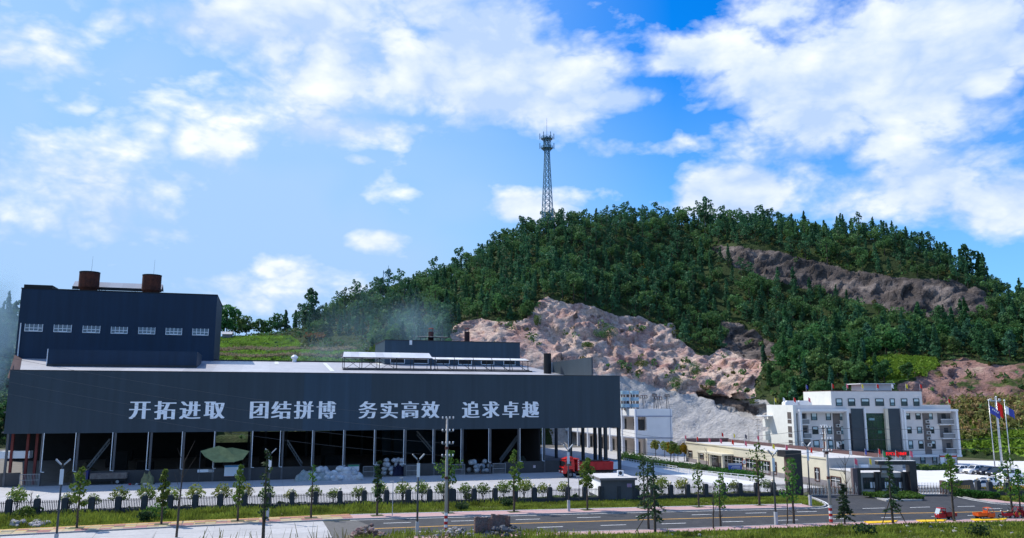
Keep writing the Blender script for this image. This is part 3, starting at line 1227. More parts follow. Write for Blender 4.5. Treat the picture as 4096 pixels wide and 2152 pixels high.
MB().lathe([(.55, 0), (.55, .8), (.9, 1.0), (.9, 1.4), (.3, 1.9)], (on_roof(1175, 1443)[0], 67, roofz(67)), 10).build('roof_vent', m_winfr, roof)

# front columns and downpipes
col_u = [32, 172, 314, 462, 606, 737, 860, 1008, 1133, 1256, 1380, 1502, 1623, 1738, 1851, 1962, 2075, 2178, 2280]
pipe_u = [None, 178, 305, 452, 594, 730, 859, 1011, 1122, 1250, 1374, 1497, 1615, 1731, 1843, 1954, 2079, 2168, 2272]
me_col = MB().box(-0.17, 0.05, 0, 0.17, 0.45, FB + 0.2).mesh('column', m_steel)
for cu in col_u:
    s = whs(cu, 1740)
    o = bpy.data.objects.new('column', me_col)
    o.location = (max(0.25, s), 0, 0)
    o.parent = wh
    col.objects.link(o)
me_pipe = MB().cyl((0, -0.18, 2.3), (0, -0.18, FB + 0.1), 0.06, n=8).cyl((0, -0.18, 2.3), (0.5, -0.18, 2.25), 0.06, n=6).mesh('downpipe', m_pipe)
for pu in pipe_u:
    if pu is None:
        continue
    o = bpy.data.objects.new('downpipe', me_pipe)
    o.location = (whs(pu, 1740), 0, 0)
    o.parent = wh
    col.objects.link(o)
me_ccol = MB().box(-0.3, 0.05, 0, 0.3, 0.7, FB + 0.3).mesh('column', m_dsteel)
for (cu, t) in ((2425, 0), (2383, 12), (2365, 20), (2340, 28), (2318, 38), (2488, 0.1), (2440, 10)):
    s = WH.px(cu, 1780, t)[0]
    o = bpy.data.objects.new('column', me_ccol)
    o.location = (min(s, SR - 0.3), t, 0)
    o.parent = wh
    col.objects.link(o)
# rear columns of the hall, seen dark against the bright openings
for s in (38, 42, 47, 52, 58, 66, 74):
    o = bpy.data.objects.new('column', me_ccol)
    o.location = (s, 60, 0)
    o.parent = wh
    col.objects.link(o)

# low wall between the bays and its openings
base_segs = [(-20, 80), (290, 1435), (1615, 1800), (2020, 2490)]
for (u0, u1) in base_segs:
    s0, s1 = max(0.0, whs(u0, 1900)), min(SR, whs(u1, 1890))
    MB().box(s0, 0.12, 0, s1, 0.42, 2.25).build('low_wall', m_basewall, wh)
# inside: partition, back wall with openings, left wall
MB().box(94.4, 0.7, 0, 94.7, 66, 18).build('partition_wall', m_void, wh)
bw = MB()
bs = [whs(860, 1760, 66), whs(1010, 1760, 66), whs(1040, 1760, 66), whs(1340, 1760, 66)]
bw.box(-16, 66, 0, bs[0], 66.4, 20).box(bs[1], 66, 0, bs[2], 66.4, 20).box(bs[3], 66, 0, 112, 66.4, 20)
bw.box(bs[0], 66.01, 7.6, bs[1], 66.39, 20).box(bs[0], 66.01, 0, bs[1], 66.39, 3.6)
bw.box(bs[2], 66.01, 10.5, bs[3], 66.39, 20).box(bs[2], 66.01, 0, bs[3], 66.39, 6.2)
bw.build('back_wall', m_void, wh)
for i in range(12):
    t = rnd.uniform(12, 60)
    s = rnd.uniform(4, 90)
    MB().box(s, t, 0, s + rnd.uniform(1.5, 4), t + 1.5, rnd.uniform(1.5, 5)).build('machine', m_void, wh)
# inclined conveyors
for (u0, v0, u1, v1, t) in ((350, 1868, 440, 1755, 6), (1150, 1760, 1208, 1852, 6), (1668, 1725, 1728, 1795, 10), (2000, 1838, 2070, 1742, 8)):
    a, b = WH.px(u0, v0, t), WH.px(u1, v1, t)
    mb = MB()
    for o in (-0.35, 0.35):
        mb.bar((a[0], t + o, a[1]), (b[0], t + o, b[1]), 0.12, 0.22)
        mb.bar((a[0], t + o, a[1] - 0.7), (b[0], t + o, b[1] - 0.7), 0.10, 0.14)
    for k in range(9):
        f = k / 8
        p = (a[0] + (b[0] - a[0]) * f, t - 0.35, a[1] + (b[1] - a[1]) * f)
        mb.bar(p, (p[0], p[1], p[2] - 0.7), 0.07)
    mb.build('conveyor', pm('conveyor_steel', (0.16, 0.17, 0.18), var=0.2), wh)

# lettering
chars = '开拓进取团结拼博务实高效追求卓越'
cen_u = [560, 661, 761, 858, 1037, 1125, 1215, 1305, 1471.5, 1556.5, 1640, 1721.5, 1883, 1963, 2042.5, 2121]
for c, u in zip(chars, cen_u):
    v = 1641 - (u - 560) / 1561 * 3.0
    s, z = WH.px(u, v)
    sec = f3 if s > sB else fascia
    o = glyph(c, 'character', m_letter, sec, size=3.5, bold=6, step=0.021, depth=0.012)
    o.location = (s, -0.08, z)

# roof monitor in front of the furnace house
q0, q1 = on_roof(182, 1466), on_roof(787, 1470)
tz = WH.px(187, 1397, 42)[1]
mon = MB().box(q0[0], 42, roofz(42) - 0.3, q1[0], 56, tz).build('roof_monitor', m_navy, wh)
MB().bar((q0[0] - 0.06, 41.9, roofz(42)), (q0[0] - 0.06, 41.9, tz + 0.1), 0.16).build('corner_pipe', m_winfr, mon)
MB().box(q0[0] - 0.02, 41.75, roofz(42) - 0.05, q1[0] + 0.1, 42, roofz(42) + 0.5).build('base_flashing', m_dsteel, mon)
# chimney and light wall near the right end of the roof
cs = on_roof(2190, 1494)
MB().lathe([(0.95, 0), (0.95, 5.2), (0.85, 5.2), (0.85, 5.0)], (cs[0], cs[1], roofz(cs[1]) - 0.2), 14).build('flue', m_black, wh)
MB().box(cs[0] + 0.8, cs[1] + 4, roofz(cs[1]) - 1.5, SR - 0.3, cs[1] + 4.2, roofz(cs[1]) + 3.0).build('parapet_panel', pm('pale_cladding', (0.32, 0.37, 0.42), var=0.1, sheet=0.08), wh)
MB().box(SR - 0.5, 14, EAVE + 1, SR - 0.2, cs[1] + 4.2, roofz(cs[1]) + 3.0).build('parapet_panel', m_clad, wh)

# ---------------------------------------------------------------- furnace house (tall block behind the roof)
TF = 66.4
z_l = WH.px(85, 1150, TF)[1]
z_r = WH.px(869, 1186, TF)[1]
ZT = (z_l + z_r) / 2
s0, s1 = WH.px(72, 1300, TF)[0], WH.px(862, 1300, TF)[0]
fo = WH.world(s0, TF)
fh = thing('furnace_house', 'tall navy metal-clad block with seven windows and two rusty drums on its roof', 'factory block', fo, WH.a)
W = s1 - s0
MB().box(0, 0, 0, W, 26, ZT).build('wall', m_navy, fh)
MB().box(-0.1, -0.1, ZT, W + 0.1, 26.1, ZT + 0.25).build('coping', m_black, fh)
u2 = WH.px(208, 1155, TF)[0] - s0
MB().box(0.4, 0.2, ZT + 0.25, u2, 6, ZT + 1.1).build('roof_ledge', m_black, fh)
for (u0, u1, v0, v1) in ((99, 172, 1297, 1324), (215, 287, 1300, 1327), (331, 401, 1304, 1330), (444, 511, 1308, 1333), (554, 621, 1310, 1335), (663, 728, 1313, 1338), (770, 834, 1315, 1340)):
    a, b = WH.px(u0, v1, TF), WH.px(u1, v0, TF)
    x0, x1, zb, zt = a[0] - s0, b[0] - s0, a[1], b[1]
    w = MB().box(x0 + 0.05, -0.06, zb + .05, x1 - .05, -0.005, zt - .05).build('window', pm('tower_pane', (0.10, 0.13, 0.17), rough=0.15, spec=0.7), fh)
    fr = MB()
    wd = x1 - x0
    zm = zb + (zt - zb) * 0.45
    for k in range(5):
        fr.box(x0 + wd * k / 4 - 0.07, -0.14, zb, x0 + wd * k / 4 + 0.07, -0.04, zt)
    fr.box(x0 - .07, -0.15, zb - 0.08, x1 + .07, -0.03, zb + 0.08).box(x0 - .07, -0.13, zm - 0.07, x1 + .07, -0.05, zm + 0.07)
    fr.box(x0 + wd * .25, -0.12, zb, x0 + wd * .75, -0.06, zb + 0.2)
    fr.build('frame', m_winfr, w)
MB().cyl((0.65, -0.25, WH.px(71, 1428, TF)[1]), (0.65, -0.25, WH.px(86, 1292, TF)[1]), 0.14).build('downpipe', m_winfr, fh)
# drums
for (uc, vt, vb, vn, hw) in ((360, 1089, 1153, 1165, 37), (609, 1101, 1165, 1177, 36)):
    t = TF + 6
    xc, zt = WH.px(uc, vt, t)
    zb = WH.px(uc, vb, t)[1]
    r = hw / F * 205 * 1.02
    xc -= s0
    d = MB().lathe([(r * .93, zt - 0.35), (r, zt), (r * 1.0, zb + 0.2), (r * 0.97, zb), (r * .66, zb - 1.0), (r * .6, zb - 1.2)], (xc, 6, 0), 28).build('vent_drum', m_rust, fh)
    MB().lathe([(r * 1.02, zt - 0.25), (r * 1.02, zt + 0.02), (r * 0.97, zt + 0.02)], (xc, 6, 0), 28).build('rim', m_black, d)
    MB().lathe([(r * .6, ZT + 0.1), (r * .6, zb - 1.1)], (xc, 6, 0), 16).build('collar', m_steel, d)
    MB().cyl((xc + 0.3, 6, zt - 1), (xc + 0.4, 6, zt + 4.2), 0.035, 0.02, 5).build('lightning_rod', m_dsteel, d)
# gallery between the drums
ga, gb = WH.px(296, 1122, TF + 9), WH.px(640, 1140, TF + 9)
gx0, gx1 = ga[0] - s0, gb[0] - s0 + 0.6
zt, zb = WH.px(296, 1122, TF + 9)[1], WH.px(296, 1147, TF + 9)[1]
gal = MB().add([(gx0, 8, zb), (gx1, 8, zb), (gx1, 10.2, zt), (gx0, 10.2, zt)], [(0, 1, 2, 3)])
gal.add([(gx0, 12.4, zb), (gx0, 10.2, zt - 0.02), (gx1, 10.2, zt - 0.02), (gx1, 12.4, zb)], [(0, 1, 2, 3)])
gal = gal.build('gallery_roof', pm('gallery_sheet', (0.36, 0.38, 0.43), var=0.06, sheet=0.15, sheetw=3.0), fh)
MB().box(gx0, 7.7, zb - 0.75, gx1, 7.98, zb + 0.02).build('gallery_fascia', m_black, gal)
mb = MB()
for f in (0.05, 0.09, 0.32, 0.36, 0.66, 0.70, 0.93, 0.97):
    x = gx0 + (gx1 - gx0) * f
    mb.cyl((x, 8.4, ZT), (x, 8.4, zb), 0.06, n=6)
for f in (0.24, 0.27, 0.78, 0.82):
    x = gx0 + (gx1 - gx0) * f
    mb.bar((x - 2, 8.2, ZT), (x + 2 * (1 if f < .5 else -1), 8.2, zb), 0.08)
mb.build('gallery_posts', m_dsteel, gal)['kind'] = 'stuff'

# ---------------------------------------------------------------- rear hall with two chimneys
TB = 62.0
bl, br = WH.px(1538, 1430, TB), WH.px(2080, 1430, TB)
zl, zr_ = WH.px(1538, 1361, TB)[1], WH.px(2080, 1372, TB)[1]
ZB = (zl + zr_) / 2
ro = WH.world(bl[0], TB)
rh = thing('rear_hall', 'low dark hall rising behind the warehouse roof with two capped chimneys and window openings', 'factory block', ro, WH.a)
BW = br[0] - bl[0]
MB().box(0, 0, 0, BW, 20, ZB).build('wall', m_clad2, rh)
MB().box(-0.12, -0.12, ZB, BW + 0.12, 20.1, ZB + 0.2).build('coping', m_dsteel, rh)
for (u0, u1, v0, v1) in ((1562, 1618, 1432, 1452), (1655, 1712, 1433, 1453), (1745, 1797, 1436, 1455), (1834, 1886, 1438, 1457), (1925, 1975, 1440, 1458), (2015, 2060, 1442, 1459)):
    a, b = WH.px(u0, v1, TB), WH.px(u1, v0, TB)
    w = MB().box(a[0] - bl[0], -0.04, a[1], b[0] - bl[0], -0.005, b[1]).build('window', m_black, rh)
    MB().box(a[0] - bl[0] - .1, -0.09, a[1] - .1, b[0] - bl[0] + .1, -0.045, a[1] + .05).box(a[0] - bl[0] - .1, -0.09, a[1], a[0] - bl[0] + .05, -0.045, b[1]).box(b[0] - bl[0] - .05, -0.09, a[1], b[0] - bl[0] + .1, -0.045, b[1]).build('frame', m_winfr, w)
p = WH.px(1643, 1365, TB)
MB().box(p[0] - bl[0] - .35, -0.2, ZB - 1.1, p[0] - bl[0] + .35, -0.01, ZB + 0.1).build('floodlight', m_winfr, rh)
for (uc, vt, vb, vc) in ((1724, 1327, 1364, 1314), (1868, 1327, 1366, 1314)):
    t = TB + 6
    xc, zt = WH.px(uc, vt, t)
    xc -= bl[0]
    zc = WH.px(uc, vc, t)[1]
    ch = MB().lathe([(0.78, ZB - 1), (0.78, zt), (0.66, zt), (0.66, zt - 0.5)], (xc, 6, 0), 14).build('chimney', pm('brown_flue', (0.06, 0.025, 0.024), var=0.3, c2=(0.035, 0.018, 0.02), scale=0.8), rh)
    mb = MB().lathe([(0.85, zc - 0.08), (0.5, zc + 0.1), (0.05, zc + 0.2)], (xc, 6, 0), 14)
    for k in range(4):
        a = k * math.pi / 2 + .4
        mb.bar((xc + .68 * math.cos(a), 6 + .68 * math.sin(a), zt - .3), (xc + .68 * math.cos(a), 6 + .68 * math.sin(a), zc), 0.07)
    mb.build('rain_cap', m_redst, ch)
a, b = WH.px(1668, 1347, TB + 4), WH.px(1792, 1350, TB + 4)
cn = MB().add([(a[0] - bl[0], 2.5, a[1]), (b[0] - bl[0], 2.5, b[1]), (b[0] - bl[0], 6.5, b[1] + .35), (a[0] - bl[0], 6.5, a[1] + .35)], [(0, 1, 2, 3)]).build('small_canopy', pm('canopy_sheet', (0.62, 0.63, 0.66), var=0.08, sheet=0.12, sheetw=2.0), rh)
mb = MB().box(a[0] - bl[0], 2.4, a[1] - 0.28, b[0] - bl[0], 2.48, a[1] - .02)
for f in (0.08, 0.25, 0.72, 0.9):
    x = a[0] - bl[0] + (b[0] - a[0]) * f
    mb.bar((x, 2.6, ZB), (x, 2.6, a[1]), 0.1)
mb.build('canopy_posts', m_dsteel, cn)['kind'] = 'stuff'

# ---------------------------------------------------------------- canopies on the warehouse roof
TC = 42.0
def canopy(name, label, u0, u1, vt0, vb0, vt1, vb1, gable, ub, trussed):
    a0 = WH.px(u0, vt0, TC)
    zt0, zb0 = a0[1], WH.px(u0, vb0, TC)[1]
    b0 = WH.px(u1, vt1, TC)
    zt1, zb1 = b0[1], WH.px(u1, vb1, TC)[1]
    zt, zb = (zt0 + zt1) / 2, (zb0 + zb1) / 2
    x0, x1 = a0[0], b0[0]
    rz0 = roofz(TC)
    t = thing(name, label, 'canopy', WH.world(x0, TC, rz0), WH.a)
    w = x1 - x0
    msh = pm('canopy_sheet', (0.62, 0.63, 0.66))
    if gable:
        c = MB().add([(0, 0, zb - rz0), (w, 0, zb - rz0), (w - 0.3, 3, zt - rz0), (0.5, 3, zt - rz0)], [(0, 1, 2, 3)])
        c.add([(0, 6, zb - rz0), (0.5, 3, zt - rz0 - .02), (w - .3, 3, zt - rz0 - .02), (w, 6, zb - rz0)], [(0, 1, 2, 3)])
        c.build('roof_sheet', msh, t)
        MB().add([(0.02, 0.02, zb - rz0), (0.5, 3, zt - rz0), (0.02, 6, zb - rz0)], [(0, 1, 2)]).build('gable_end', m_dsteel, t)
    else:
        MB().add([(0, 0, zb - rz0), (w, 0, zb - rz0), (w, 4, zt - rz0), (0, 4, zt - rz0)], [(0, 1, 2, 3)]).build('roof_sheet', msh, t)
    MB().box(0, -0.05, zb - rz0 - 0.22, w, 0.06, zb - rz0 - 0.02).build('eaves_beam', m_dsteel, t)
    n = max(4, int(w / 4.2))
    for k in range(n + 1):
        x = 0.4 + (w - 0.8) * k / n
        MB().bar((x, 0.1, -0.3), (x, 0.1, zb - rz0), 0.16).build('post', m_dsteel, t)
        MB().bar((x, 4.8, 0.2), (x, 4.8, zb - rz0), 0.12).build('post', m_dsteel, t)
    mb = MB()
    for k in range(n):
        xa, xb = 0.4 + (w - .8) * k / n, 0.4 + (w - .8) * (k + 1) / n
        if trussed == 'x' and k < n * 0.45:
            mb.bar((xa, 0.1, 0), (xb, 0.1, zb - rz0 - .2), 0.09).bar((xb, 0.1, 0), (xa, 0.1, zb - rz0 - .2), 0.09)
        elif trussed == 'v':
            mb.bar((xa + .6, 0.1, zb - rz0 - .2), (xb - .2, 0.1, 0.1), 0.12).bar((xa, 0.1, zb - rz0 + .6), (xa + .8, .1, 0.1), 0.12)
    mb.bar((0, .1, 0.35), (w, .1, 0.35), 0.12, 0.2)
    mb.build('bracing', m_dsteel, t)['kind'] = 'stuff'
    MB().box(0, -2.2, -0.5, w, 6, 0.12).build('deck_and_shadow', m_dsteel, t)  # dark deck, carried forward to stand in for the canopy's shadow
    return t


canopy('roof_canopy', 'pale gabled sheet canopy on thin posts, the taller one on the warehouse roof', 1372, 1730, 1404, 1428, 1410, 1432, True, 1470, 'x')
canopy('roof_canopy', 'long low sheet canopy with diagonal struts on the warehouse roof beside the gabled one', 1734, 2118, 1426, 1437, 1431, 1442, False, 1480, 'v')

# red steel frame at the far left edge
p = g(-25, 1955)
rs = thing('steel_frame', 'rust red steel frame with walkway at the left end of the warehouse', 'steel frame', (p[0], p[1] + 6, 0), 0.2)
for x in (-1.2, 1.2, 2.6):
    MB().bar((x, 0, 0), (x, 0, 16.5), 0.4).build('post', m_redst, rs)
MB().box(-3, -0.3, 16.3, 3.2, 2, 16.8).build('top_beam', m_dsteel, rs)
for z in (8.6, 12):
    MB().box(-3, -0.2, z, 2.8, 1.5, z + 0.25).build('walkway', m_steel, rs)
MB().box(-3, -.05, 4.4, 1.6, 1.5, 5.6).build('panel', m_winfr, rs)

# ================================================================ WHITE COLONNADED BUILDING
m_whitew = pm('white_render', (0.82, 0.82, 0.83), var=0.06, scale=0.3, rough=0.8)
m_bluegrey = pm('blue_grey_band', (0.30, 0.34, 0.45), var=0.08, scale=0.5)
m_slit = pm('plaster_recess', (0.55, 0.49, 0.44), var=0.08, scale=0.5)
m_doord = pm('dark_door', (0.05, 0.055, 0.06), var=0.2)
WB = Frame(g(2546, 1821), R(3.0))
wb = thing('substation_building', 'white two-storey building with tall columns and open galleries beside the warehouse', 'building', (WB.o[0], WB.o[1], 0), WB.a)
w_end = WB.px(2690, 1740)[0]
HB = 12.0
# the gallery side recedes to the left: direction of the long side in local coordinates
la = math.atan2(0.957, -0.29 + 0.03) - WB.a
ld = np.array([math.cos(la), math.sin(la)])
LEN = 75.0
def wl(d, off=0.0):
    """point d metres back along the gallery side, off metres into the building"""
    n = np.array([ld[1], -ld[0]])
    q = ld * d + n * off
    return q[0], q[1]
def slab(d0, d1, o0, o1, z0, z1, name, mat, parent=wb):
    pts = [wl(d0, o0), wl(d0, o1), wl(d1, o1), wl(d1, o0)]
    return MB().prism(pts, z0, z1).build(name, mat, parent)
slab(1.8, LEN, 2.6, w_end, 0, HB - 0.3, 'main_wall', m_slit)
MB().box(2.9, 0.0, 0, w_end, 1.9, HB - 0.01).build('end_wall', m_whitew, wb)
for (v0, v1, nm) in ((1635, 1663, 'parapet'), (1722, 1750, 'gallery_front')):
    za, zb = WB.px(2546, v1)[1], WB.px(2546, v0)[1]
    slab(0.35, LEN, 0.05, 0.35, za, zb, nm, m_whitew)
    MB().box(0.3, -0.06, za, w_end + 0.05, 0.0, zb if nm == 'parapet' else zb).build(nm, m_whitew, wb)
    MB().box(0.2, -0.16, za - 0.28, w_end + 0.12, -0.02, za - 0.01).build('band', m_bluegrey, wb)
    slab(0.35, LEN, -0.06, 0.04, za - 0.28, za - .01, 'band', m_bluegrey)
    slab(0.4, LEN, 0.36, 2.55, za + 0.05, za + 0.4, 'floor_slab', m_whitew)
slab(0.5, LEN, 0.4, w_end, HB - .5, HB - 0.25, 'roof', m_whitew)
MB().box(w_end - 0.5, -0.1, 0, w_end - 0.36, 0, HB).build('downpipe', m_bluegrey, wb)
zb1 = WB.px(2620, 1777)[1]
MB().box(2.92, -0.05, zb1, w_end, -0.005, zb1 + 0.12).build('band', m_bluegrey, wb)
for k in range(8):
    d = k * 9.0
    pts = [wl(d, -0.1), wl(d, 0.65), wl(d + 0.75, 0.65), wl(d + 0.75, -0.1)]
    MB().prism(pts, 0, HB + 0.02).build('column', pm('column_paint', (0.62, 0.66, 0.76), var=0.05), wb)
    for (z0, z1, dw) in ((6.4, 9.2, 1.4), (0.1, 3.3, 1.8)):
        q = [wl(d + 3.2, 2.52), wl(d + 3.2, 2.59), wl(d + 3.2 + dw, 2.59), wl(d + 3.2 + dw, 2.52)]
        MB().prism(q, z0, z1).build('door', m_doord, wb)
        q = [wl(d + 5.7, 2.52), wl(d + 5.7, 2.59), wl(d + 7.2, 2.59), wl(d + 7.2, 2.52)]
        MB().prism(q, z0 + .9, z1).build('window', m_glass, wb)
# end-gallery openings
MB().box(1.5, 1.84, 6.3, 2.7, 1.95, 9.2).build('door', m_doord, wb)

# electrical plant on the roof
m_react = pm('pale_blue_paint', (0.36, 0.52, 0.62), rough=0.5, var=0.08, scale=1.5)
m_insul = pm('brown_insulator', (0.06, 0.028, 0.022), rough=0.3, var=0.2)
def wbw(u, v, t=6.0):
    s, z = WB.px(u, v, t)
    return s, z
for i, (uc, lab) in enumerate(((2500, 'stack of pale blue air-core reactors half hidden behind the warehouse fascia'), (2538, 'stack of three pale blue air-core reactors on insulators on the white building'))):
    s, zt = wbw(uc, 1565, 6)
    w = WB.world(s, 6, HB - .25)
    t = thing('reactor_stack', lab, 'reactor', w, 0, 'reactors on the white building')
    r = 1.18
    for k in range(3):
        z0 = k * 1.75 + 0.6
        MB().lathe([(r * .8, z0), (r, z0 + .03), (r, z0 + .92), (r * .8, z0 + .95)], n=20).build('coil', m_react, t)
        for q in range(7):
            a = q * 2 * math.pi / 7
            MB().lathe([(.10, 0), (.15, .12), (.08, .2), (.15, .3), (.08, .4), (.15, .5), (.08, .62), (.1, .74)], (r * .85 * math.cos(a), r * .85 * math.sin(a), z0 - 0.77), 6).build('insulator', m_insul, t)
def stand(uc, vtop, hw, label, red=True):
    s, zt = wbw(uc, vtop, 5)
    w = WB.world(s, 5, HB - .25)
    t = thing('insulator_stand', label, 'electrical plant', w, 0)
    h = zt - HB + .25
    f = MB()
    f.bar((-hw * .6, 0, 0), (-hw * .25, 0, h - .8), 0.1).bar((hw, 0, 0), (hw * .25, 0, h - .8), 0.1).bar((0, .3, 0), (0, .3, h - .8), .1)
    f.bar((-hw, 0, h - .8), (hw, 0, h - .8), 0.12)
    f.build('frame', m_steel, t)
    for k in range(4):
        x = -hw + hw * 2 * k / 3
        MB().lathe([(.08, 0), (.14, .1), (.07, .2), (.14, .3), (.07, .4), (.14, .5), (.08, .65)], (x, 0, h - .74), 6).build('insulator', m_insul, t)
    if red:
        MB().bar((-hw, 0, h - .05), (hw, 0, h - .05), 0.1).build('busbar', m_redst, t)
    else:
        MB().bar((-hw, 0, h - .05), (hw, 0, h - .05), 0.08).build('busbar', m_dsteel, t)
    return t
stand(2574, 1581, 0.95, 'insulator stand with red busbar next to the pale blue reactors')
stand(2633, 1586, 0.95, 'leaning insulator stand with red busbar in the middle of the white roof')
stand(2617, 1574, 0.55, 'smaller insulator stand behind the red busbar stands', False)
stand(2668, 1576, 0.55, 'slim single-post insulator stand at the right end of the white roof', False)
for i in range(9):
    s, _ = wbw(2562 + i * 7, 1600, 4)
    mb = MB().lathe([(.05, 0), (.05, 1.1), (.12, 1.2), (.06, 1.35), (.12, 1.5), (.06, 1.65), (.1, 1.8)], n=6)
    o = mb.build('post_insulator', pm('white_insulator', (0.55, 0.58, 0.62), var=0.1), None, loc=WB.world(s, 4 + (i % 3) * .8, HB - .25))
    tag(o, 'short pale post insulator in the row along the white roof edge', 'insulator', 'row of post insulators on the white roof')

# ================================================================ LONG CREAM BUILDING
m_cream = pm('cream_tile', (0.62, 0.57, 0.44), var=0.06, scale=0.6)
m_greyt = pm('grey_tile', (0.40, 0.385, 0.37), var=0.1, scale=1.2)
m_plin = pm('plinth_stone', (0.24, 0.22, 0.23), var=0.15, scale=1.0)
m_brownf = pm('brown_frame', (0.10, 0.045, 0.035), var=0.15)
m_flatroof = pm('flat_roof', (0.62, 0.60, 0.58), c2=(0.50, 0.48, 0.47), scale=0.25, var=0.1)
m_coping = pm('dark_coping', (0.13, 0.075, 0.075), var=0.15)
far = g(2745, 1846)
ca = math.atan2(-0.978, 0.209)
CF = Frame(far, ca)            # s runs towards the camera along the sunny wall; N points right, into the building
cb = thing('low_office', 'long single-storey cream tiled building with brown framed windows and flags along its roof', 'building', (far[0], far[1], 0), ca)
def cpx(u, v, t=0.0):
    return CF.px(u, v, t)
S0 = cpx(3313, 1900)[0]
HC = cpx(2735, 1769)[1]
DEP = 11.0
MB().box(0, 0, 0.9, S0, DEP, HC).build('wall', m_cream, cb)
MB().box(0, -0.05, 0, S0, DEP, 0.9).build('plinth', m_plin, cb)
MB().box(-0.1, -0.15, HC, S0 + 0.1, 0.3, HC + 0.25).build('parapet', m_cream, cb)
MB().box(0, 0.35, HC - 0.02, S0 - .1, DEP - .3, HC + 0.04).build('roof', m_flatroof, cb)
MB().box(-0.1, DEP - .3, HC, S0 + 0.1, DEP + 0.1, HC + 0.7).build('parapet', m_coping, cb)
MB().box(-0.35, 0.3, HC - 0.02, -0.02, DEP + .1, HC + 0.95).build('parapet', m_coping, cb)
# front end: grey colour carries the shade on this cream building's end
MB().box(S0, 0.05, HC - 2.3, S0 + 0.35, DEP + 3, HC + 0.22).build('end_wall', m_greyt, cb)
# lower annex towards the gate
S1 = cpx(3412, 1950)[0]
HA = cpx(3330, 1876)[1]
MB().box(S0 + .4, 0.02, 0.85, S1, 7.0, HA).build('annex_wall', m_cream, cb)
MB().box(S0 + .4, -0.03, 0, S1, 7.05, 0.85).build('plinth', m_plin, cb)
MB().box(S0 + .35, -0.12, HA, S1 + .1, 7.1, HA + 0.1).build('annex_roof', m_flatroof, cb)

def cwin(u0, u1, v0, v1, name='window', n=2, frame=m_brownf, pane=m_glass, inset=0.12, bars=m_winfr):
    (sa, za), (sb_, zb_) = cpx(u0, (v0 + v1) / 2), cpx(u1, (v0 + v1) / 2)
    z1 = cpx((u0 + u1) / 2, v0)[1]
    z0 = max(0.12, cpx((u0 + u1) / 2, v1)[1])
    w = MB().box(sa + .02, -0.02, z0 + .02, sb_ - .02, 0.0 - 0.004, z1 - .02).build(name, pane, cb)
    MB().box(sa - .12, -0.12, z1, sb_ + .12, 0.0, z1 + .14).box(sa - .14, -0.12, z0, sa + .02, 0, z1).box(sb_ - .02, -0.12, z0, sb_ + .14, 0, z1).box(sa - .12, -.14, z0 - .1, sb_ + .12, 0, z0).build('frame', frame, w)
    mb = MB()
    for k in range(1, n):
        s = sa + (sb_ - sa) * k / n
        mb.box(s - .05, -0.07, z0, s + .05, -0.021, z1)
    mb.box(sa, -0.06, z0 + (z1 - z0) * .68, sb_, -0.021, z0 + (z1 - z0) * .68 + .08)
    mb.build('glazing_bar', bars, w)
    return w
cwin(2756, 2769, 1804, 1828, n=1)
cwin(2801, 2814, 1810, 1834, n=1)
cwin(2835, 2873, 1815, 1861, 'entrance', 2)
cwin(2886, 2925, 1823, 1868, n=3)
cwin(2932, 2972, 1830, 1874, n=3)
cwin(2986, 3026, 1838, 1880, n=3)
cwin(3036, 3080, 1845, 1892, n=4)
cwin(3096, 3106, 1850, 1896, n=1)
cwin(3262, 3278, 1873, 1922, n=2)
cwin(3327, 3363, 1909, 1952, 'door', 2, inset=0)
cwin(3387, 3404, 1926, 1955, n=1)
cwin(3410, 3421, 1908, 1950, n=1)
s_a = cpx(2835, 1850)[0] - .6
s_b = cpx(2935, 1850)[0]
zc = cpx(2850, 1812)[1]
pc = MB().box(s_a, -2.6, zc, s_b, -0.02, zc + 0.35).build('porch_canopy', m_cream, cb)
for k in range(3):
    s = s_a + .3 + (s_b - s_a - .6) * k / 2
    MB().box(s - .25, -2.5, 0, s + .25, -2.05, zc - .01).build('porch_pillar', m_cream, pc)
# tiles on the annex wall, picked out one by one
tl = MB().box(0.02, -0.025, 0.02, 0.98, 0.0, 0.58).mesh('tile', pm('cream_wall_tile', (0.64, 0.59, 0.46), var=0.05, objrand=0.05))
wins = [(cpx(3327, 1930)[0] - .3, cpx(3363, 1930)[0] + .3, 0, 2.6), (cpx(3387, 1940)[0] - .3, cpx(3404, 1940)[0] + .3, 0, 2.2), (cpx(3410, 1930)[0] - .3, 99, 0.6, 3.0)]
ns = int((S1 - S0 - .4))
for i in range(ns):
    for j in range(int((HA - .85) / 0.6)):
        s, z = S0 + .42 + i * 1.0, 0.87 + j * 0.6
        if any(s + 1 > w0 and s < w1 and z + .6 > z0 and z < z1 for w0, w1, z0, z1 in wins):
            continue
        o = bpy.data.objects.new('tile', tl)
        o.location = (s, 0.02, z)
        o.parent = cb
        col.objects.link(o)
# outdoor unit on the grey end wall
p = cpx(3388, 1855, 0)
MB().box(S0 + .36, 5.6, HC - 2.0, S0 + 1.0, 7.0, HC - .9).build('air_conditioner', m_winfr, cb)

# black entrance pylon
pp = g(3198, 1982)
py = thing('entrance_pylon', 'tall black stone pylon with a cantilevered beam in front of the cream building', 'pylon', pp, WH.a)
m_blk = pm('black_granite', (0.030, 0.028, 0.031), rough=0.35, var=0.25, scale=1.5, spec=0.5)
m_brownst = pm('brown_granite', (0.16, 0.10, 0.085), rough=0.5, var=0.2)
ztop = 14 - (1804 - 1605) / (1982 - 1605) * 14.0
MB().box(-0.55, 0, 0, 0.75, 2.0, ztop).build('shaft', m_blk, py)
MB().box(-1.05, 0.05, 0, -0.56, 1.9, ztop - .9).build('side_pier', m_brownst, py)
MB().box(-2.1, -0.05, ztop - 0.95, -0.56, 2.05, ztop + .02).build('cantilever', m_blk, py)

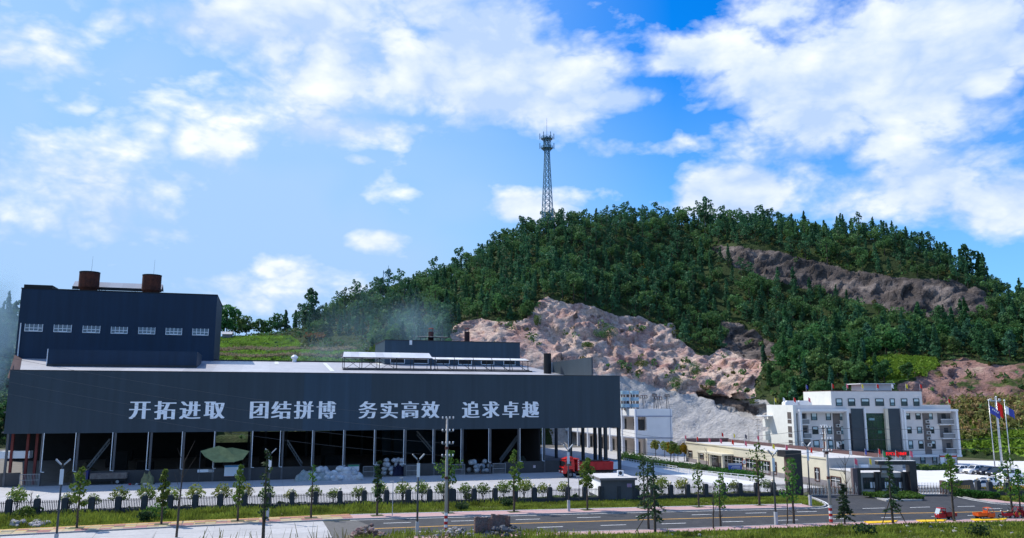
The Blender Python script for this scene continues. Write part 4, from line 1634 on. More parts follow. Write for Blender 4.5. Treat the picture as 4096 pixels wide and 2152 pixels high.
# ================================================================ OFFICE BUILDING
m_otile = pm('office_tile', (0.68, 0.63, 0.605), var=0.05, scale=0.8)
m_otile2 = pm('office_tile_side', (0.70, 0.70, 0.66), var=0.05, scale=0.8)
m_oframe = pm('office_white_frame', (0.74, 0.73, 0.73), var=0.05)
m_opanel = pm('navy_glass_panel', (0.035, 0.042, 0.058), rough=0.25, var=0.15, spec=0.6)
m_green = pm('green_glass', (0.012, 0.060, 0.020), c2=(0.006, 0.028, 0.016), scale=0.25, rough=0.12, var=0.3, spec=0.7)
m_opane = pm('blue_glass', (0.16, 0.27, 0.31), rough=0.1, var=0.35, scale=0.5, spec=0.7)
m_owinfr = pm('dark_window_frame', (0.035, 0.05, 0.055), var=0.1)
m_obrown = pm('brown_strip', (0.16, 0.135, 0.125), var=0.1)
m_ocream = pm('cream_strip', (0.66, 0.57, 0.44), var=0.05)
m_led = pm('red_led', (1.0, 0.02, 0.02), emit=0.7, var=0.0)
m_ac = pm('unit_casing', (0.55, 0.54, 0.52), var=0.08)

OF = Frame((60.4, 175.2), R(6.0))
of = thing('office_building', 'five-storey grey tiled office block with green glass centre and small flags along its roof', 'office building', (60.4, 175.2, 0), OF.a)
OD = 13.6
OW = OF.px(3803, 1640)[0]
ZP = OF.px(3500, 1620)[1]        # main parapet
# core wall: recessed 1.1 m behind the white frames
MB().box(0.02, 1.1, 0, OW - .02, OD, ZP - 1.6).build('wall', m_otile, of)
MB().box(0.0, 0.0, 0, 0.6, OD, ZP).build('side_wall', m_otile2, of)
MB().box(0.6, 0.0, ZP - 1.75, OW, 0.5, ZP).build('parapet', m_otile, of)
MB().box(OW - .5, 0.5, ZP - 1.75, OW, OD, ZP).build('parapet', m_otile, of)
MB().box(0.6, 0.5, ZP - 1.2, OW - .5, OD, ZP - 1.0).build('roof', m_flatroof, of)
# stepped stair tower at the rear of the sunny side
p0 = OF.px(3098, 1560, 9)
for (z0, z1, x0) in ((9.4, 11.2, -.9), (6.4, 8.4, -1.0), (3.0, 5.0, -1.0)):
    MB().box(x0, OD - .9, z0 - 1.2, 0, OD + .6, z1 - 1.2).build('stair_landing', m_otile2, of)
MB().box(-2.6, OD - 3.2, ZP - 2.6, 0.1, OD - .2, ZP - 2.4).build('side_awning', m_winfr, of)

def obox(u0, u1, v0, v1, y0, y1, name, mat, parent=of, pl=0.0):
    a, b = OF.px(u0, v1, pl), OF.px(u1, v0, pl)
    s_mid0, s_mid1 = OF.px(u0, (v0 + v1) / 2, pl)[0], OF.px(u1, (v0 + v1) / 2, pl)[0]
    return MB().box(s_mid0, y0, a[1], s_mid1, y1, b[1]).build(name, mat, parent)

zf0, zf1 = OF.px(3800, 1818)[1], OF.px(3800, 1645)[1]
def sx(u, v=1730, t=0.0):
    return OF.px(u, v, t)[0]
# white frames round the two wings
for (ua, ub) in ((3196, 3392), (3612, 3828)):
    xa, xb = sx(ua), sx(ub)
    xa = max(0.62, xa) if ua < 3300 else xa
    fr = MB().box(xa, -0.9, zf0, xa + .45, 1.1, zf1).build('wing_frame', m_oframe, of)
    MB().box(xb - .5, -0.9, zf0, xb, 1.1, zf1).build('upright', m_oframe, fr)
    MB().box(xa - .1, -0.95, zf1, xb + .1, 1.1, zf1 + .45).build('head', m_oframe, fr)
    MB().box(xa - .1, -0.95, zf0 - .45, xb + .1, 1.1, zf0).build('sill', m_oframe, fr)
# centre bay
def vstrip(ua, ub, y0, name, mat):
    xa, xb = sx(ua, 1720), sx(ub, 1720)
    return MB().box(xa, y0, zf0 + .6, xb, 1.08, zf1 + .6).build(name, mat, of)
vstrip(3408, 3457, -0.1, 'dark_panel', m_opanel)
vstrip(3457, 3463, -0.55, 'fin', m_oframe)
gg = vstrip(3463, 3540, 0.1, 'glass_wall', m_green)
vstrip(3540, 3552, -0.55, 'fin', m_ocream)
vstrip(3552, 3604, -0.1, 'dark_panel', m_opanel)
vstrip(3604, 3611, -0.55, 'fin', m_oframe)
obox(3473, 3493, 1672, 1681, -0.5, 0.08, 'opened_pane', m_opane, gg)
obox(3512, 3528, 1722, 1734, 0.02, 0.08, 'pale_pane', pm('pale_green', (0.05, 0.16, 0.10), var=0.1), gg)  # one pane in a paler green
gx0, gx1 = sx(3463), sx(3540)
mb = MB()
for k in range(1, 5):
    mb.box(gx0 + (gx1 - gx0) * k / 5 - .025, 0.06, zf0 + .6, gx0 + (gx1 - gx0) * k / 5 + .025, 0.098, zf1 + .6)
for k in range(1, 7):
    z = zf0 + .6 + (zf1 - zf0) * k / 7
    mb.box(gx0, 0.065, z - .025, gx1, 0.095, z + .025)
mb.build('mullions', m_owinfr, gg)

def owin(u0, u1, v0, v1, t, curtain=0):
    x0, x1 = sx(u0, (v0 + v1) / 2, t), sx(u1, (v0 + v1) / 2, t)
    z0, z1 = OF.px(u0, v1, t)[1], OF.px(u0, v0, t)[1]
    w = MB().box(x0 + .05, t - .03, z0 + .05, x1 - .05, t - .004, z1 - .05).build('window', m_opane if curtain != 2 else m_glass, of)
    fr = MB().box(x0, t - .10, z0, x0 + .16, t, z1).box(x1 - .16, t - .10, z0, x1, t, z1).box(x0 + .16, t - .10, z1 - .14, x1 - .16, t, z1).box(x0 + .16, t - .10, z0, x1 - .16, t, z0 + .14)
    zz = z0 + (z1 - z0) * .3
    fr.box(x0 + .16, t - .08, zz - .05, x1 - .16, t, zz + .05)
    fr.build('frame', m_owinfr, w)
    if curtain:
        MB().box(x0 + .18, t - .06, z0 + (z1 - z0) * (.5 if curtain == 1 else .62), x1 - .18, t - .035, z1 - .16).build('curtain', pm('curtain', (0.55, 0.66, 0.68), var=0.1), w)
    MB().box(x0 - .06, t - .16, z0 - .1, x1 + .06, t - .01, z0 - .005).build('sill', m_otile, w)
# attic storey
a0, a1 = OF.px(3326, 1590), OF.px(3688, 1590)
ZA = OF.px(3500, 1565)[1]
MB().box(a0[0], 0.02, ZP - .1, a1[0], OD - .6, ZA).build('attic', m_otile, of)
MB().box(a0[0] - .06, -0.04, ZA, a1[0] + .06, OD - .5, ZA + .14).build('attic_coping', m_coping, of)
MB().box(a0[0] - .08, 0.02, ZP - 1.0, a0[0] - .005, OD - .6, ZA - .01).build('attic_side', m_otile2, of)
for (u0, u1) in ((3343, 3369), (3392, 3420), (3444, 3477), (3501, 3535), (3559, 3579), (3604, 3629), (3653, 3677)):
    owin(u0, u1, 1594, 1624, 0.0, curtain=(1 if (u0 in (3343, 3559)) else 2))
h0, h1 = sx(3452, 1550, 5), sx(3566, 1550, 5)
zh = OF.px(3500, 1537, 5)[1]
hut = MB().box(h0, 5, ZA, h1, 10, zh).build('stair_hut', m_otile, of)
MB().box(h0 - .9, 4.4, zh, h1 + .5, 10.5, zh + .18).build('hut_roof', m_winfr, hut)
MB().box(h0 - .02, 4.9, ZA + .1, h0 + (h1 - h0) * .52, 4.995, zh - .9).build('hut_panel', m_otile2, hut)
# wing windows
rows = ((1650, 1681), (1706, 1737), (1761, 1798))
for r, (v0, v1) in enumerate(rows):
    for k, (u0, u1) in enumerate(((3244, 3268), (3303, 3323), (3356, 3378))):
        sh = r * 5
        owin(u0 + sh, u1 + sh, v0, v1, 1.1, curtain=(1, 2, 1)[(r + k) % 3] if k != 1 else 1)
    for k, (u0, u1) in enumerate(((3620, 3640), (3662, 3682), (3712, 3730))):
        sh = r * 6
        owin(u0 + sh, u1 + sh, v0 + 1, v1 - 3, 1.1, curtain=(2, 2, 1)[(r + k) % 3])
    # balconies at both ends
    for (ua, ub) in ((3199, 3228), (3752, 3803)):
        x0, x1 = sx(ua + r * 5, 1700, 1.1), sx(ub + r * 5, 1700, 1.1)
        zb = OF.px(ua, v1 + 14, 1.1)[1]
        zt = OF.px(ua, v0 - 4, 1.1)[1]
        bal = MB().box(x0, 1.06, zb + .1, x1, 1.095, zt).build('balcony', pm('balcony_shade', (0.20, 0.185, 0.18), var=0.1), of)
        MB().box(x0 - .1, 0.0, zb - .22, x1 + .2, 1.05, zb).build('slab', m_oframe, bal)
        MB().box(x0, -0.1, zb + .0, x1, -0.04, zb + .95).build('railing', pm('railing_panel', (0.23, 0.235, 0.24), var=0.1), bal)
        MB().box(x0, -0.14, zb + .95, x1, 0.0, zb + 1.05).build('handrail', m_oframe, bal)
        dm = (x0 + x1) / 2
        MB().box(dm - .5, 1.01, zb + .05, dm + .45, 1.055, zb + 2.15).build('door', m_doord, bal)
for (ua, ub) in ((3330, 3357), (3690, 3716)):
    x0, x1 = sx(ua + 4, 1720, 1.1), sx(ub + 4, 1720, 1.1)
    st = MB().box(x0, 0.98, zf0 + .05, x1, 1.094, zf1 - .02).build('service_strip', m_obrown, of)
    for (f, z) in ((.6, 3.1), (.62, 5.3), (.6, 6.8)) if ua < 3500 else ((.6, 2.6), (.6, 4.0), (.62, 5.2), (.6, 6.5), (.6, 7.6)):
        x = x0 + (x1 - x0) * f
        un = MB().box(x - .42, 0.5, zf0 + z - .9, x + .42, 0.97, zf0 + z - .25).build('air_conditioner', m_ac, st)
        MB().cyl((x - .1, 0.47, zf0 + z - .57), (x - .1, 0.498, zf0 + z - .57), 0.24, n=10).build('fan_grille', m_dsteel, un)
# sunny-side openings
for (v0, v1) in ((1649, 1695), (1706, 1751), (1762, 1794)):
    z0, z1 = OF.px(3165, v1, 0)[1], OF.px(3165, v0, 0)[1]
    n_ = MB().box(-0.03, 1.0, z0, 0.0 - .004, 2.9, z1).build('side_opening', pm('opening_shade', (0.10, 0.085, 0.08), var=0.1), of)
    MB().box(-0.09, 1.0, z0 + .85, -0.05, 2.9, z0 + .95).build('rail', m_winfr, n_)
# rooftop tanks
for (u, lab) in ((3163, 'left'), (3212, 'right')):
    x, z = OF.px(u, 1612, 6)
    t = thing('water_tank', 'white rounded water tank on the office roof, the %s one of two' % lab, 'water tank', OF.world(x, 6, ZP - 1.0), OF.a, 'water tanks on the office roof')
    prof = [(-1.7, 0.9), (-1.65, 1.5), (-1.2, 1.95), (1.2, 1.95), (1.65, 1.5), (1.7, 0.9)]
    MB().side(prof, -0.9, 0.9).build('vessel', m_winfr, t)
    MB().box(-1.5, -.8, 0, 1.5, .8, .88).build('stand', m_steel, t)
# porch with LED sign, ground floor
x0, x1 = sx(3497, 1810, -4), sx(3650, 1810, -4)
zt_, zb_ = OF.px(3580, 1805, -4)[1], OF.px(3580, 1823, -4)[1]
po = MB().box(x0, -4, zb_, x1, 1.05, zt_).build('porch', m_blk, of)
MB().box(x0 - 4.5, -2.5, zb_, x0 - .02, 1.05, zt_ - .2).build('porch_wing', m_blk, of)
lx0, lx1 = sx(3545, 1814, -4.1), sx(3628, 1814, -4.1)
led = MB()
rl = random.Random(3)
for blk in ((0.0, .44), (.54, 1.0)):
    n = 4
    for k in range(n):
        xa = lx0 + (lx1 - lx0) * (blk[0] + (blk[1] - blk[0]) * k / n)
        cw = (lx1 - lx0) * (blk[1] - blk[0]) / n * .86
        for i in range(4):
            for j in range(5):
                if rl.random() < .68:
                    led.box(xa + cw * i / 4, -4.05, zb_ + .12 + (zt_ - zb_ - .3) * j / 5, xa + cw * (i + .82) / 4, -4.01, zb_ + .12 + (zt_ - zb_ - .3) * (j + .8) / 5)
lo = led.build('led_text', m_led, po)
lo['kind'] = 'stuff'
for u in (3514, 3630):
    x = sx(u, 1850, -3.5)
    MB().box(x - .3, -3.7, 0, x + .3, -3.1, zb_ - .005).build('porch_column', m_ocream, po)
for (u0, u1) in ((3681, 3701), (3729, 3748), (3590, 3603)):
    owin(u0, u1, 1826, 1854, 1.1, curtain=1)
MB().box(-.0 + 8, 1.02, 0.02, 20, 1.095, 2.7).build('entrance_glazing', m_glass, of)

# notice board in front of the office
pb = g(3772, 1868)
nb = thing('notice_board', 'framed notice board with coloured posters in front of the office block', 'notice board', (pb[0], pb[1] - 2.5, 0), OF.a)
MB().box(-1.9, 0, .7, 1.9, .08, 2.6).build('panel', m_winfr, nb)
MB().box(-1.9, -.06, 2.25, 1.9, -.004, 2.6).build('header', pm('poster_red', (0.45, 0.06, 0.04), var=0.3, scale=3), nb)
for x in (-.9, .1, 1.1):
    MB().box(x, -.05, 1.0, x + .75, -.004, 2.1).build('poster', pm('poster', (0.35, 0.42, 0.52), c2=(0.6, 0.35, 0.3), var=0.3, scale=2.5), nb)
for x in (-2.0, 1.9):
    MB().box(x, -.05, 0, x + .1, .1, 2.75).build('post', m_steel, nb)
MB().box(-2.0, -.04, .55, 2.0, .09, .69).build('rail', m_redst, nb)

# ================================================================ GATEHOUSE AND GATES
gp = g(3437, 1979)
gh = thing('gatehouse', 'small grey tiled gatehouse framed by two black portals at the entrance', 'gatehouse', gp, R(2.0))
GF = Frame(gp, R(2.0))
def gs(u, v=1940, t=0.0):
    return GF.px(u, v, t)[0]
gz = lambda v, u=3500, t=0.0: GF.px(u, v, t)[1]
# portal 1
pt = MB().box(-0.05, -0.1, 0, 0.4, .7, gz(1872)).build('portal_post', m_blk, gh)
MB().box(-0.8, -0.05, 0, -0.06, .65, gz(1873)).build('portal_post', pm('brown_purple_stone', (0.15, 0.115, 0.12), var=0.15), gh)
MB().box(0.4, -0.1, gz(1881), gs(3553, 1880), .7, gz(1872)).build('portal_beam', m_blk, gh)
xb = gs(3548, 1885)
MB().box(xb - .05, -0.05, gz(1893), xb + .9, .6, gz(1881) - .01).build('portal_drop', m_blk, gh)
# body
x0, x1 = 0.55, gs(3632)
HG = gz(1893, 3500, 1.2)
MB().box(x0, 1.0, 0, x1, 5.5, HG).build('wall', m_greyt, gh)
MB().box(x0 - .05, .9, HG, x1 + .1, 5.6, HG + .12).build('roof', m_flatroof, gh)
for (u0, u1) in ((3453, 3503), (3520, 3553), (3574, 3612)):
    xa, xb2 = gs(u0, 1930, 1), gs(u1, 1930, 1)
    z0, z1 = gz(1955, u0, 1), gz(1911, u0, 1)
    w = MB().box(xa, .93, z0, xb2, .996, z1).build('window', m_glass, gh)
    n = 4
    mb = MB()
    for k in range(n + 1):
        x = xa + (xb2 - xa) * k / n
        mb.box(x - .05, .88, z0, x + .05, .929, z1)
    mb.box(xa, .885, z1 - .55, xb2, .928, z1 - .47).box(xa, .885, z0 - .05, xb2, .928, z0 + .05).box(xa, .885, z1 - .05, xb2, .928, z1 + .05)
    mb.build('frame', m_owinfr, w)
    for k in (2, 3):
        x = xa + (xb2 - xa) * (k + .1) / n
        MB().box(x, .90, z0 + .12, x + .35, .926, z0 + 1.0).build('paper', m_winfr, w)
for u in (3507, 3520, 3616, 3628):
    x = gs(u, 1930, .6)
    MB().box(x - .2, .55, 0, x + .2, .99, HG + .25).build('pier', m_blk, gh)
# portal 2 (taller)
xr0, xr1 = gs(3643, 1975), gs(3671, 1975)
zr2 = gz(1844, 3655)
MB().box(xr0, -0.2, 0, xr1, .9, zr2).build('portal_post', m_blk, gh)
MB().box(gs(3510, 1850), -0.15, zr2 - .55, xr0, .85, zr2).build('portal_beam', m_blk, gh)
MB().box(gs(3510, 1850) + .6, -0.0, HG + .15, gs(3510, 1850) + 1.5, .7, zr2 - .56).build('portal_pier', m_greyt, gh)
MB().box(gs(3510, 1850), -0.22, zr2, xr1, .92, zr2 + .06).build('portal_coping', m_flatroof, gh)
# wicket between
MB().box(gs(3630, 1950, 1.5), 1.4, .1, xr0, 1.46, 2.3).build('wicket_gate', m_winfr, gh)

def fold_gate(name, label, pa, pb, n):
    t = thing(name, label, 'gate', pa, math.atan2(pb[1] - pa[1], pb[0] - pa[0]))
    L = float(np.linalg.norm(pb[:2] - pa[:2]))
    m = pm('stainless_steel', (0.52, 0.50, 0.50), rough=0.3, metal=0.6, var=0.15)
    for k in range(n):
        x = L * k / n
        mb = MB().bar((x, 0, 0.12), (x, 0, 1.45), 0.07).bar((x, 0, 1.45), (x + .05, 0, 1.85), 0.035)
        mb.bar((x, 0, 0.2), (x + L / n, .06, 1.3), 0.045).bar((x, 0, 1.3), (x + L / n, .06, 0.2), 0.045)
        mb.build('lattice', m if k % 2 else m_brownst, t)
    MB().box(0, -.08, .05, L, .08, .14).build('track_rail', m, t)
    return t
fold_gate('folding_gate', 'stainless folding gate left of the gatehouse, in front of the cream annex', g(3232, 1983), g(3432, 1981), 26)
fold_gate('folding_gate', 'stainless folding gate right of the gatehouse, closing the car park', g(3676, 1981), g(3798, 1980), 20)

# planted island in front of the gatehouse
isl = [g(u, v)[:2] for u, v in ((3447, 1980), (3545, 2006), (3690, 2003), (3690, 1993), (3672, 1982), (3630, 1978))]
io = MB().prism([(p[0], p[1]) for p in isl], 0, 0.2).build('traffic_island', m_kerb)
struct(io)
hd = MB().prism([(p[0] * .97 + np.mean([q[0] for q in isl]) * .03, p[1] * .97 + np.mean([q[1] for q in isl]) * .03) for p in isl], 0.2, 0.5)
ISLAND = isl

# sign wall right of the gate
sp0, sp1 = g(3786, 1976), g(3905, 1971)
sw = thing('sign_wall', 'low black stone wall with a row of gold characters beside the right gate', 'sign wall', sp0, math.atan2(sp1[1] - sp0[1], sp1[0] - sp0[0]))
SL = float(np.linalg.norm(sp1[:2] - sp0[:2]))
zs = 14 - (1928 - 1605) / (1977 - 1605) * 14
MB().add([(0, 0, 0), (SL, 0, 0), (SL - .5, 0, zs + .1), (0, 0, zs - .1), (0, .6, 0), (SL, .6, 0), (SL - .5, .6, zs + .1), (0, .6, zs - .1)],
         [(0, 1, 2, 3), (7, 6, 5, 4), (1, 5, 6, 2), (3, 2, 6, 7), (0, 3, 7, 4)]).build('slab', m_blk, sw)
MB().box(-.5, -.1, 0, -.01, .7, zs + .15).build('end_pier', m_brownst, sw)
m_gold = pm('gold_paint', (0.48, 0.30, 0.07), rough=0.35, metal=0.4, var=0.1)
rg = random.Random(9)
for k in range(11):
    xa = .7 + (SL - 1.7) * k / 11
    mb = MB()
    for i in range(3):
        zz = .72 + .18 * i
        mb.box(xa, -.03, zz, xa + rg.uniform(.22, .36), -.004, zz + .07)
    mb.box(xa + .13, -.034, .65, xa + .2, -.005, 1.2)
    mb.build('gold_mark', m_gold, sw)
for k in range(6):
    MB().box(.8 + .22 * k, -.03, 1.35, .96 + .22 * k, -.004, 1.55).build('gold_mark', m_gold, sw)

# ================================================================ FENCE ALONG THE ROAD
m_pillar = pm('dark_stone_pillar', (0.045, 0.05, 0.058), var=0.2, scale=2.0)
m_globe = pm('lamp_globe', (0.88, 0.72, 0.50), rough=0.3, var=0.05)
m_rail = pm('fence_iron', (0.06, 0.06, 0.065), var=0.15)
fp_u = [-80, 31, 144, 256, 363, 470, 575, 678, 779, 879, 977, 1073, 1167, 1261, 1359, 1456, 1545, 1632, 1718, 1800, 1813, 1896, 1980, 2061, 2137, 2199, 2271, 2340, 2404, 2548, 2613, 2684, 2752, 2824, 2894, 2961, 3029, 3094, 3159]
fv = lambda u: float(np.interp(u, [p[0] for p in fence_px], [p[1] for p in fence_px]))
fpts = [g(u, fv(u)) for u in fp_u]
fence = thing('fence', 'iron railing fence with dark pillars and globe lamps along the far pavement', 'fence', fpts[0])
fo_ = fpts[0]
me_pil = MB().box(-.32, -.32, 0, .32, .32, 1.95).box(-.25, -.25, 1.951, .25, .25, 2.05).mesh('pillar', m_pillar)
me_glo = MB().ball((0, 0, 2.32), .2, n=12, m=8).cyl((0, 0, 2.0), (0, 0, 2.18), .07).mesh('globe_lamp', m_globe)
for i, p in enumerate(fpts):
    q = p - fo_
    if 2390 < fp_u[i] < 2560:
        pass
    o = bpy.data.objects.new('pillar', me_pil)
    o.location = (q[0], q[1], 0)
    o.rotation_euler = (0, 0, .25)
    o.parent = fence
    col.objects.link(o)
    if fp_u[i] not in (1073, 1813, 1261, 363, 3159, 2404, 2548, 2961, 2824):
        l = bpy.data.objects.new('globe_lamp', me_glo)
        l.parent = o
        col.objects.link(l)
    if i + 1 < len(fpts) and not (2390 < fp_u[i] < 2500):
        r = fpts[i + 1] - fo_
        d = (r - q)
        L = np.linalg.norm(d)
        d = d / L
        mb = MB()
        n = int(L / .19)
        for k in range(1, n):
            b = q + d * (L * k / n)
            mb.bar((b[0], b[1], .55), (b[0], b[1], 1.78), .07)
        for z in (.62, 1.55):
            mb.bar((q[0], q[1], z), (r[0], r[1], z), .05)
        mb.build('railing', m_rail, fence)['kind'] = 'stuff'
        MB().bar((q[0], q[1], .25), (r[0], r[1], .25), .35, .55).build('low_wall', m_pillar, fence)
# second fence right of the gate
fr_u = [(3915, 1978), (3962, 1983), (4030, 1986), (4120, 1990), (4220, 1994)]
fr = [g(u, v) for u, v in fr_u]
fence2 = thing('fence', 'short run of dark pillars and low wall to the right of the sign wall', 'fence', fr[0])
for i, p in enumerate(fr):
    q = p - fr[0]
    o = bpy.data.objects.new('pillar', me_pil)
    o.location = (q[0], q[1], 0)
    o.parent = fence2
    col.objects.link(o)
    l = bpy.data.objects.new('globe_lamp', me_glo)
    l.parent = o
    col.objects.link(l)
    if i + 1 < len(fr):
        r = fr[i + 1] - fr[0]
        MB().bar((q[0], q[1], .45), (r[0], r[1], .45), .35, .9).build('low_wall', m_pillar, fence2)

# weighbridge booth on the fence line
bo = g(2406, 2004)
bh = thing('weigh_booth', 'dark grey box-shaped booth with a pale flat roof built into the fence', 'booth', bo, R(8))
BFm = Frame(bo, R(8))
bw_ = BFm.px(2541, 1960)[0]
hb = BFm.px(2450, 1921)[1]
MB().box(0, 0, 0, bw_, 7.5, hb).build('wall', pm('booth_grey', (0.085, 0.09, 0.10), var=0.12, scale=0.6), bh)
MB().box(-.03, 0.3, 0.5, -.004, 7.2, hb - .05).build('white_side', m_whitew, bh)
MB().box(-.25, -.25, hb, bw_ + .25, 7.7, hb + .3).build('roof_slab', pm('booth_roof_edge', (0.17, 0.16, 0.165), var=0.1), bh)
MB().box(-.2, -.2, hb + .3, bw_ + .2, 7.65, hb + .34).build('roof_sheet', m_flatroof, bh)
for x in (.15, bw_ * .52, bw_ - .15):
    MB().box(x - .22, -.12, 0, x + .22, -.005, 2.0).build('pier', m_pillar, bh)
MB().box(bw_ - 1.2, -.03, hb - 1.0, bw_ - .5, -.004, hb - .5).build('small_sign', pm('blue_red_sign', (0.18, 0.22, 0.45), c2=(0.5, 0.25, 0.3), scale=2.0, var=0.3), bh)
t = thing('air_conditioner', 'white outdoor air conditioner unit on the roof of the dark booth', 'air conditioner', BFm.world(bw_ * .71, 2.5, hb + .34), R(8))
MB().box(-.45, -.2, .08, .45, .2, .82).build('casing', m_winfr, t)
MB().lathe([(.26, 0), (.26, .03), (.2, .04)], n=14).build('fan', m_dsteel, t).rotation_euler = (R(90), 0, 0)
t.children[-1].location = (-.05, -.205, .45)
MB().box(-.4, -.15, 0, -.3, .15, .08).build('foot', m_dsteel, t)
MB().box(.3, -.15, 0, .4, .15, .08).build('foot', m_dsteel, t)

# ================================================================ VEGETATION
m_bark = pm('bark', (0.075, 0.058, 0.045), var=0.3, scale=4.0, coords='O')
m_greybark = pm('grey_bark', (0.17, 0.15, 0.13), var=0.3, scale=4.0, coords='O')
m_lf_street = leaf('street_leaf', (0.105, 0.190, 0.035))
m_lf_dark = leaf('dark_leaf', (0.040, 0.075, 0.028))
m_lf_round = leaf('round_tree_leaf', (0.200, 0.250, 0.055))
m_lf_yel = leaf('yellow_leaf', (0.30, 0.25, 0.015))
m_lf_cedar = leaf('cedar_needle', (0.050, 0.095, 0.045))
m_lf_hill = leaf('hill_leaf', (0.088, 0.185, 0.058), var=0.45, scale=0.35, objrand=0.22)
m_lf_pine = leaf('hill_pine_needle', (0.056, 0.150, 0.066), var=0.5, scale=0.35, objrand=0.25)
m_lf_bush = leaf('bush_leaf', (0.085, 0.140, 0.028), var=0.45, scale=0.5)
m_hedge = leaf('hedge_leaf', (0.060, 0.145, 0.022), var=0.4, scale=1.2)
m_grass = leaf('grass_blade', (0.205, 0.250, 0.036), var=0.6, scale=0.3, objrand=0.0)
m_dry = leaf('dry_stalk', (0.20, 0.17, 0.07), var=0.3)
m_corn = leaf('maize_leaf', (0.24, 0.25, 0.08), var=0.6, scale=0.5, objrand=0.0)


def leaf_quads(C, size, r=rng, flat=0.0, aspect=1.6):
    """random quads at centres C (n,3)"""
    n = len(C)
    a = r.normal(size=(n, 3))
    a[:, 2] *= (1 - flat)
    a /= np.linalg.norm(a, axis=1, keepdims=True) + 1e-9
    b = r.normal(size=(n, 3))
    b -= a * (a * b).sum(1, keepdims=True)
    b /= np.linalg.norm(b, axis=1, keepdims=True) + 1e-9
    s = (size * r.uniform(0.6, 1.35, n))[:, None]
    a = a * s * 0.5 * aspect
    b = b * s * 0.5
    V = np.stack([C - a, C - b * .9 + a * .1, C + a, C + b * .9 + a * .1], 1).reshape(-1, 3)
    Fq = np.arange(4 * n).reshape(n, 4)
    return V, Fq


def clump_points(centres, radii, per, r=rng, hollow=0.55):
    out = []
    for c, rad in zip(centres, radii):
        d = r.normal(size=(per, 3))
        d /= np.linalg.norm(d, axis=1, keepdims=True)
        k = r.uniform(hollow, 1.0, (per, 1)) ** 0.7
        out.append(np.asarray(c) + d * k * np.asarray(rad))
    return np.concatenate(out)


def mesh_obj(name, V, Fq, mat, parent=None):
    return np_mesh(name, V, Fq, mat, parent=parent)


def trunk_mb(h, r0, lean=0.0, limbs=(), seed=1, n=7):
    rr_ = random.Random(seed)
    mb = MB()
    p = Vector((0, 0, -0.1))
    k = 6
    pts = [p]
    for i in range(1, k + 1):
        f = i / k
        pts.append(Vector((lean * h * f + rr_.uniform(-.03, .03) * h * .2, rr_.uniform(-.03, .03) * h * .2, h * f)))
    for i in range(k):
        mb.cyl(pts[i], pts[i + 1], r0 * (1 - .75 * i / k), r0 * (1 - .75 * (i + 1) / k), n, cap=False)
    for (f, dx, dy, dz, r) in limbs:
        b = pts[min(k, int(f * k))]
        mb.cyl(b, b + Vector((dx, dy, dz)), r, r * .35, 5, cap=False)
    return mb


def street_tree(h, crown_w, z0f=0.45, dens=1.0, seed=0, lf=None, lobes=9, leafs=.24, bark=None, gaps=0.0, lean=0.0):
    """(trunk mesh object maker, crown) as a thing"""
    r = np.random.default_rng(seed)
    rr_ = random.Random(seed)
    z0 = h * z0f
    limbs = []
    cs, rd = [], []
    for k in range(lobes):
        f = (k + .5) / lobes
        z = z0 + (h - z0) * f
        wid = crown_w * .5 * math.sin(math.pi * (0.15 + .8 * f)) ** .6
        a = k * 2.4 + rr_.random()
        rad = rr_.uniform(.2, .85) * wid
        c = (rad * math.cos(a) + lean * z, rad * math.sin(a), z)
        cs.append(c)
        q = wid * rr_.uniform(.42, .62) + .12
        rd.append((q, q, q * .8))
        limbs.append((max(.3, f * .6 + z0f * .4), c[0] * .8, c[1] * .8, (h - z0) * .12, .035))
    C = clump_points(cs, rd, int(60 * dens), r)
    if gaps:
        C = C[r.random(len(C)) > gaps]
    V, Fq = leaf_quads(C, leafs, r)
    t = MB().v  # unused
    return trunk_mb(h * .95, .018 * h + .02, lean, limbs, seed), V, Fq, (lf or m_lf_street), (bark or m_bark)


def plant(name, label, cat, loc, spec, rz=0.0, group=None):
    mb, V, Fq, lf, bk = spec
    t = thing(name, label, cat, loc, rz, group)
    mb.build('trunk', bk, t, smooth=True)
    if len(V):
        mesh_obj('crown', V, Fq, lf, t)
    return t


# --- street trees on the far pavement and the near side
def hgt(u, vb, vt):
    """height in metres of something standing at pixel (u, vb) reaching up to vt"""
    p = g(u, vb)
    q = at(u, vt, p[1])
    return q[2]


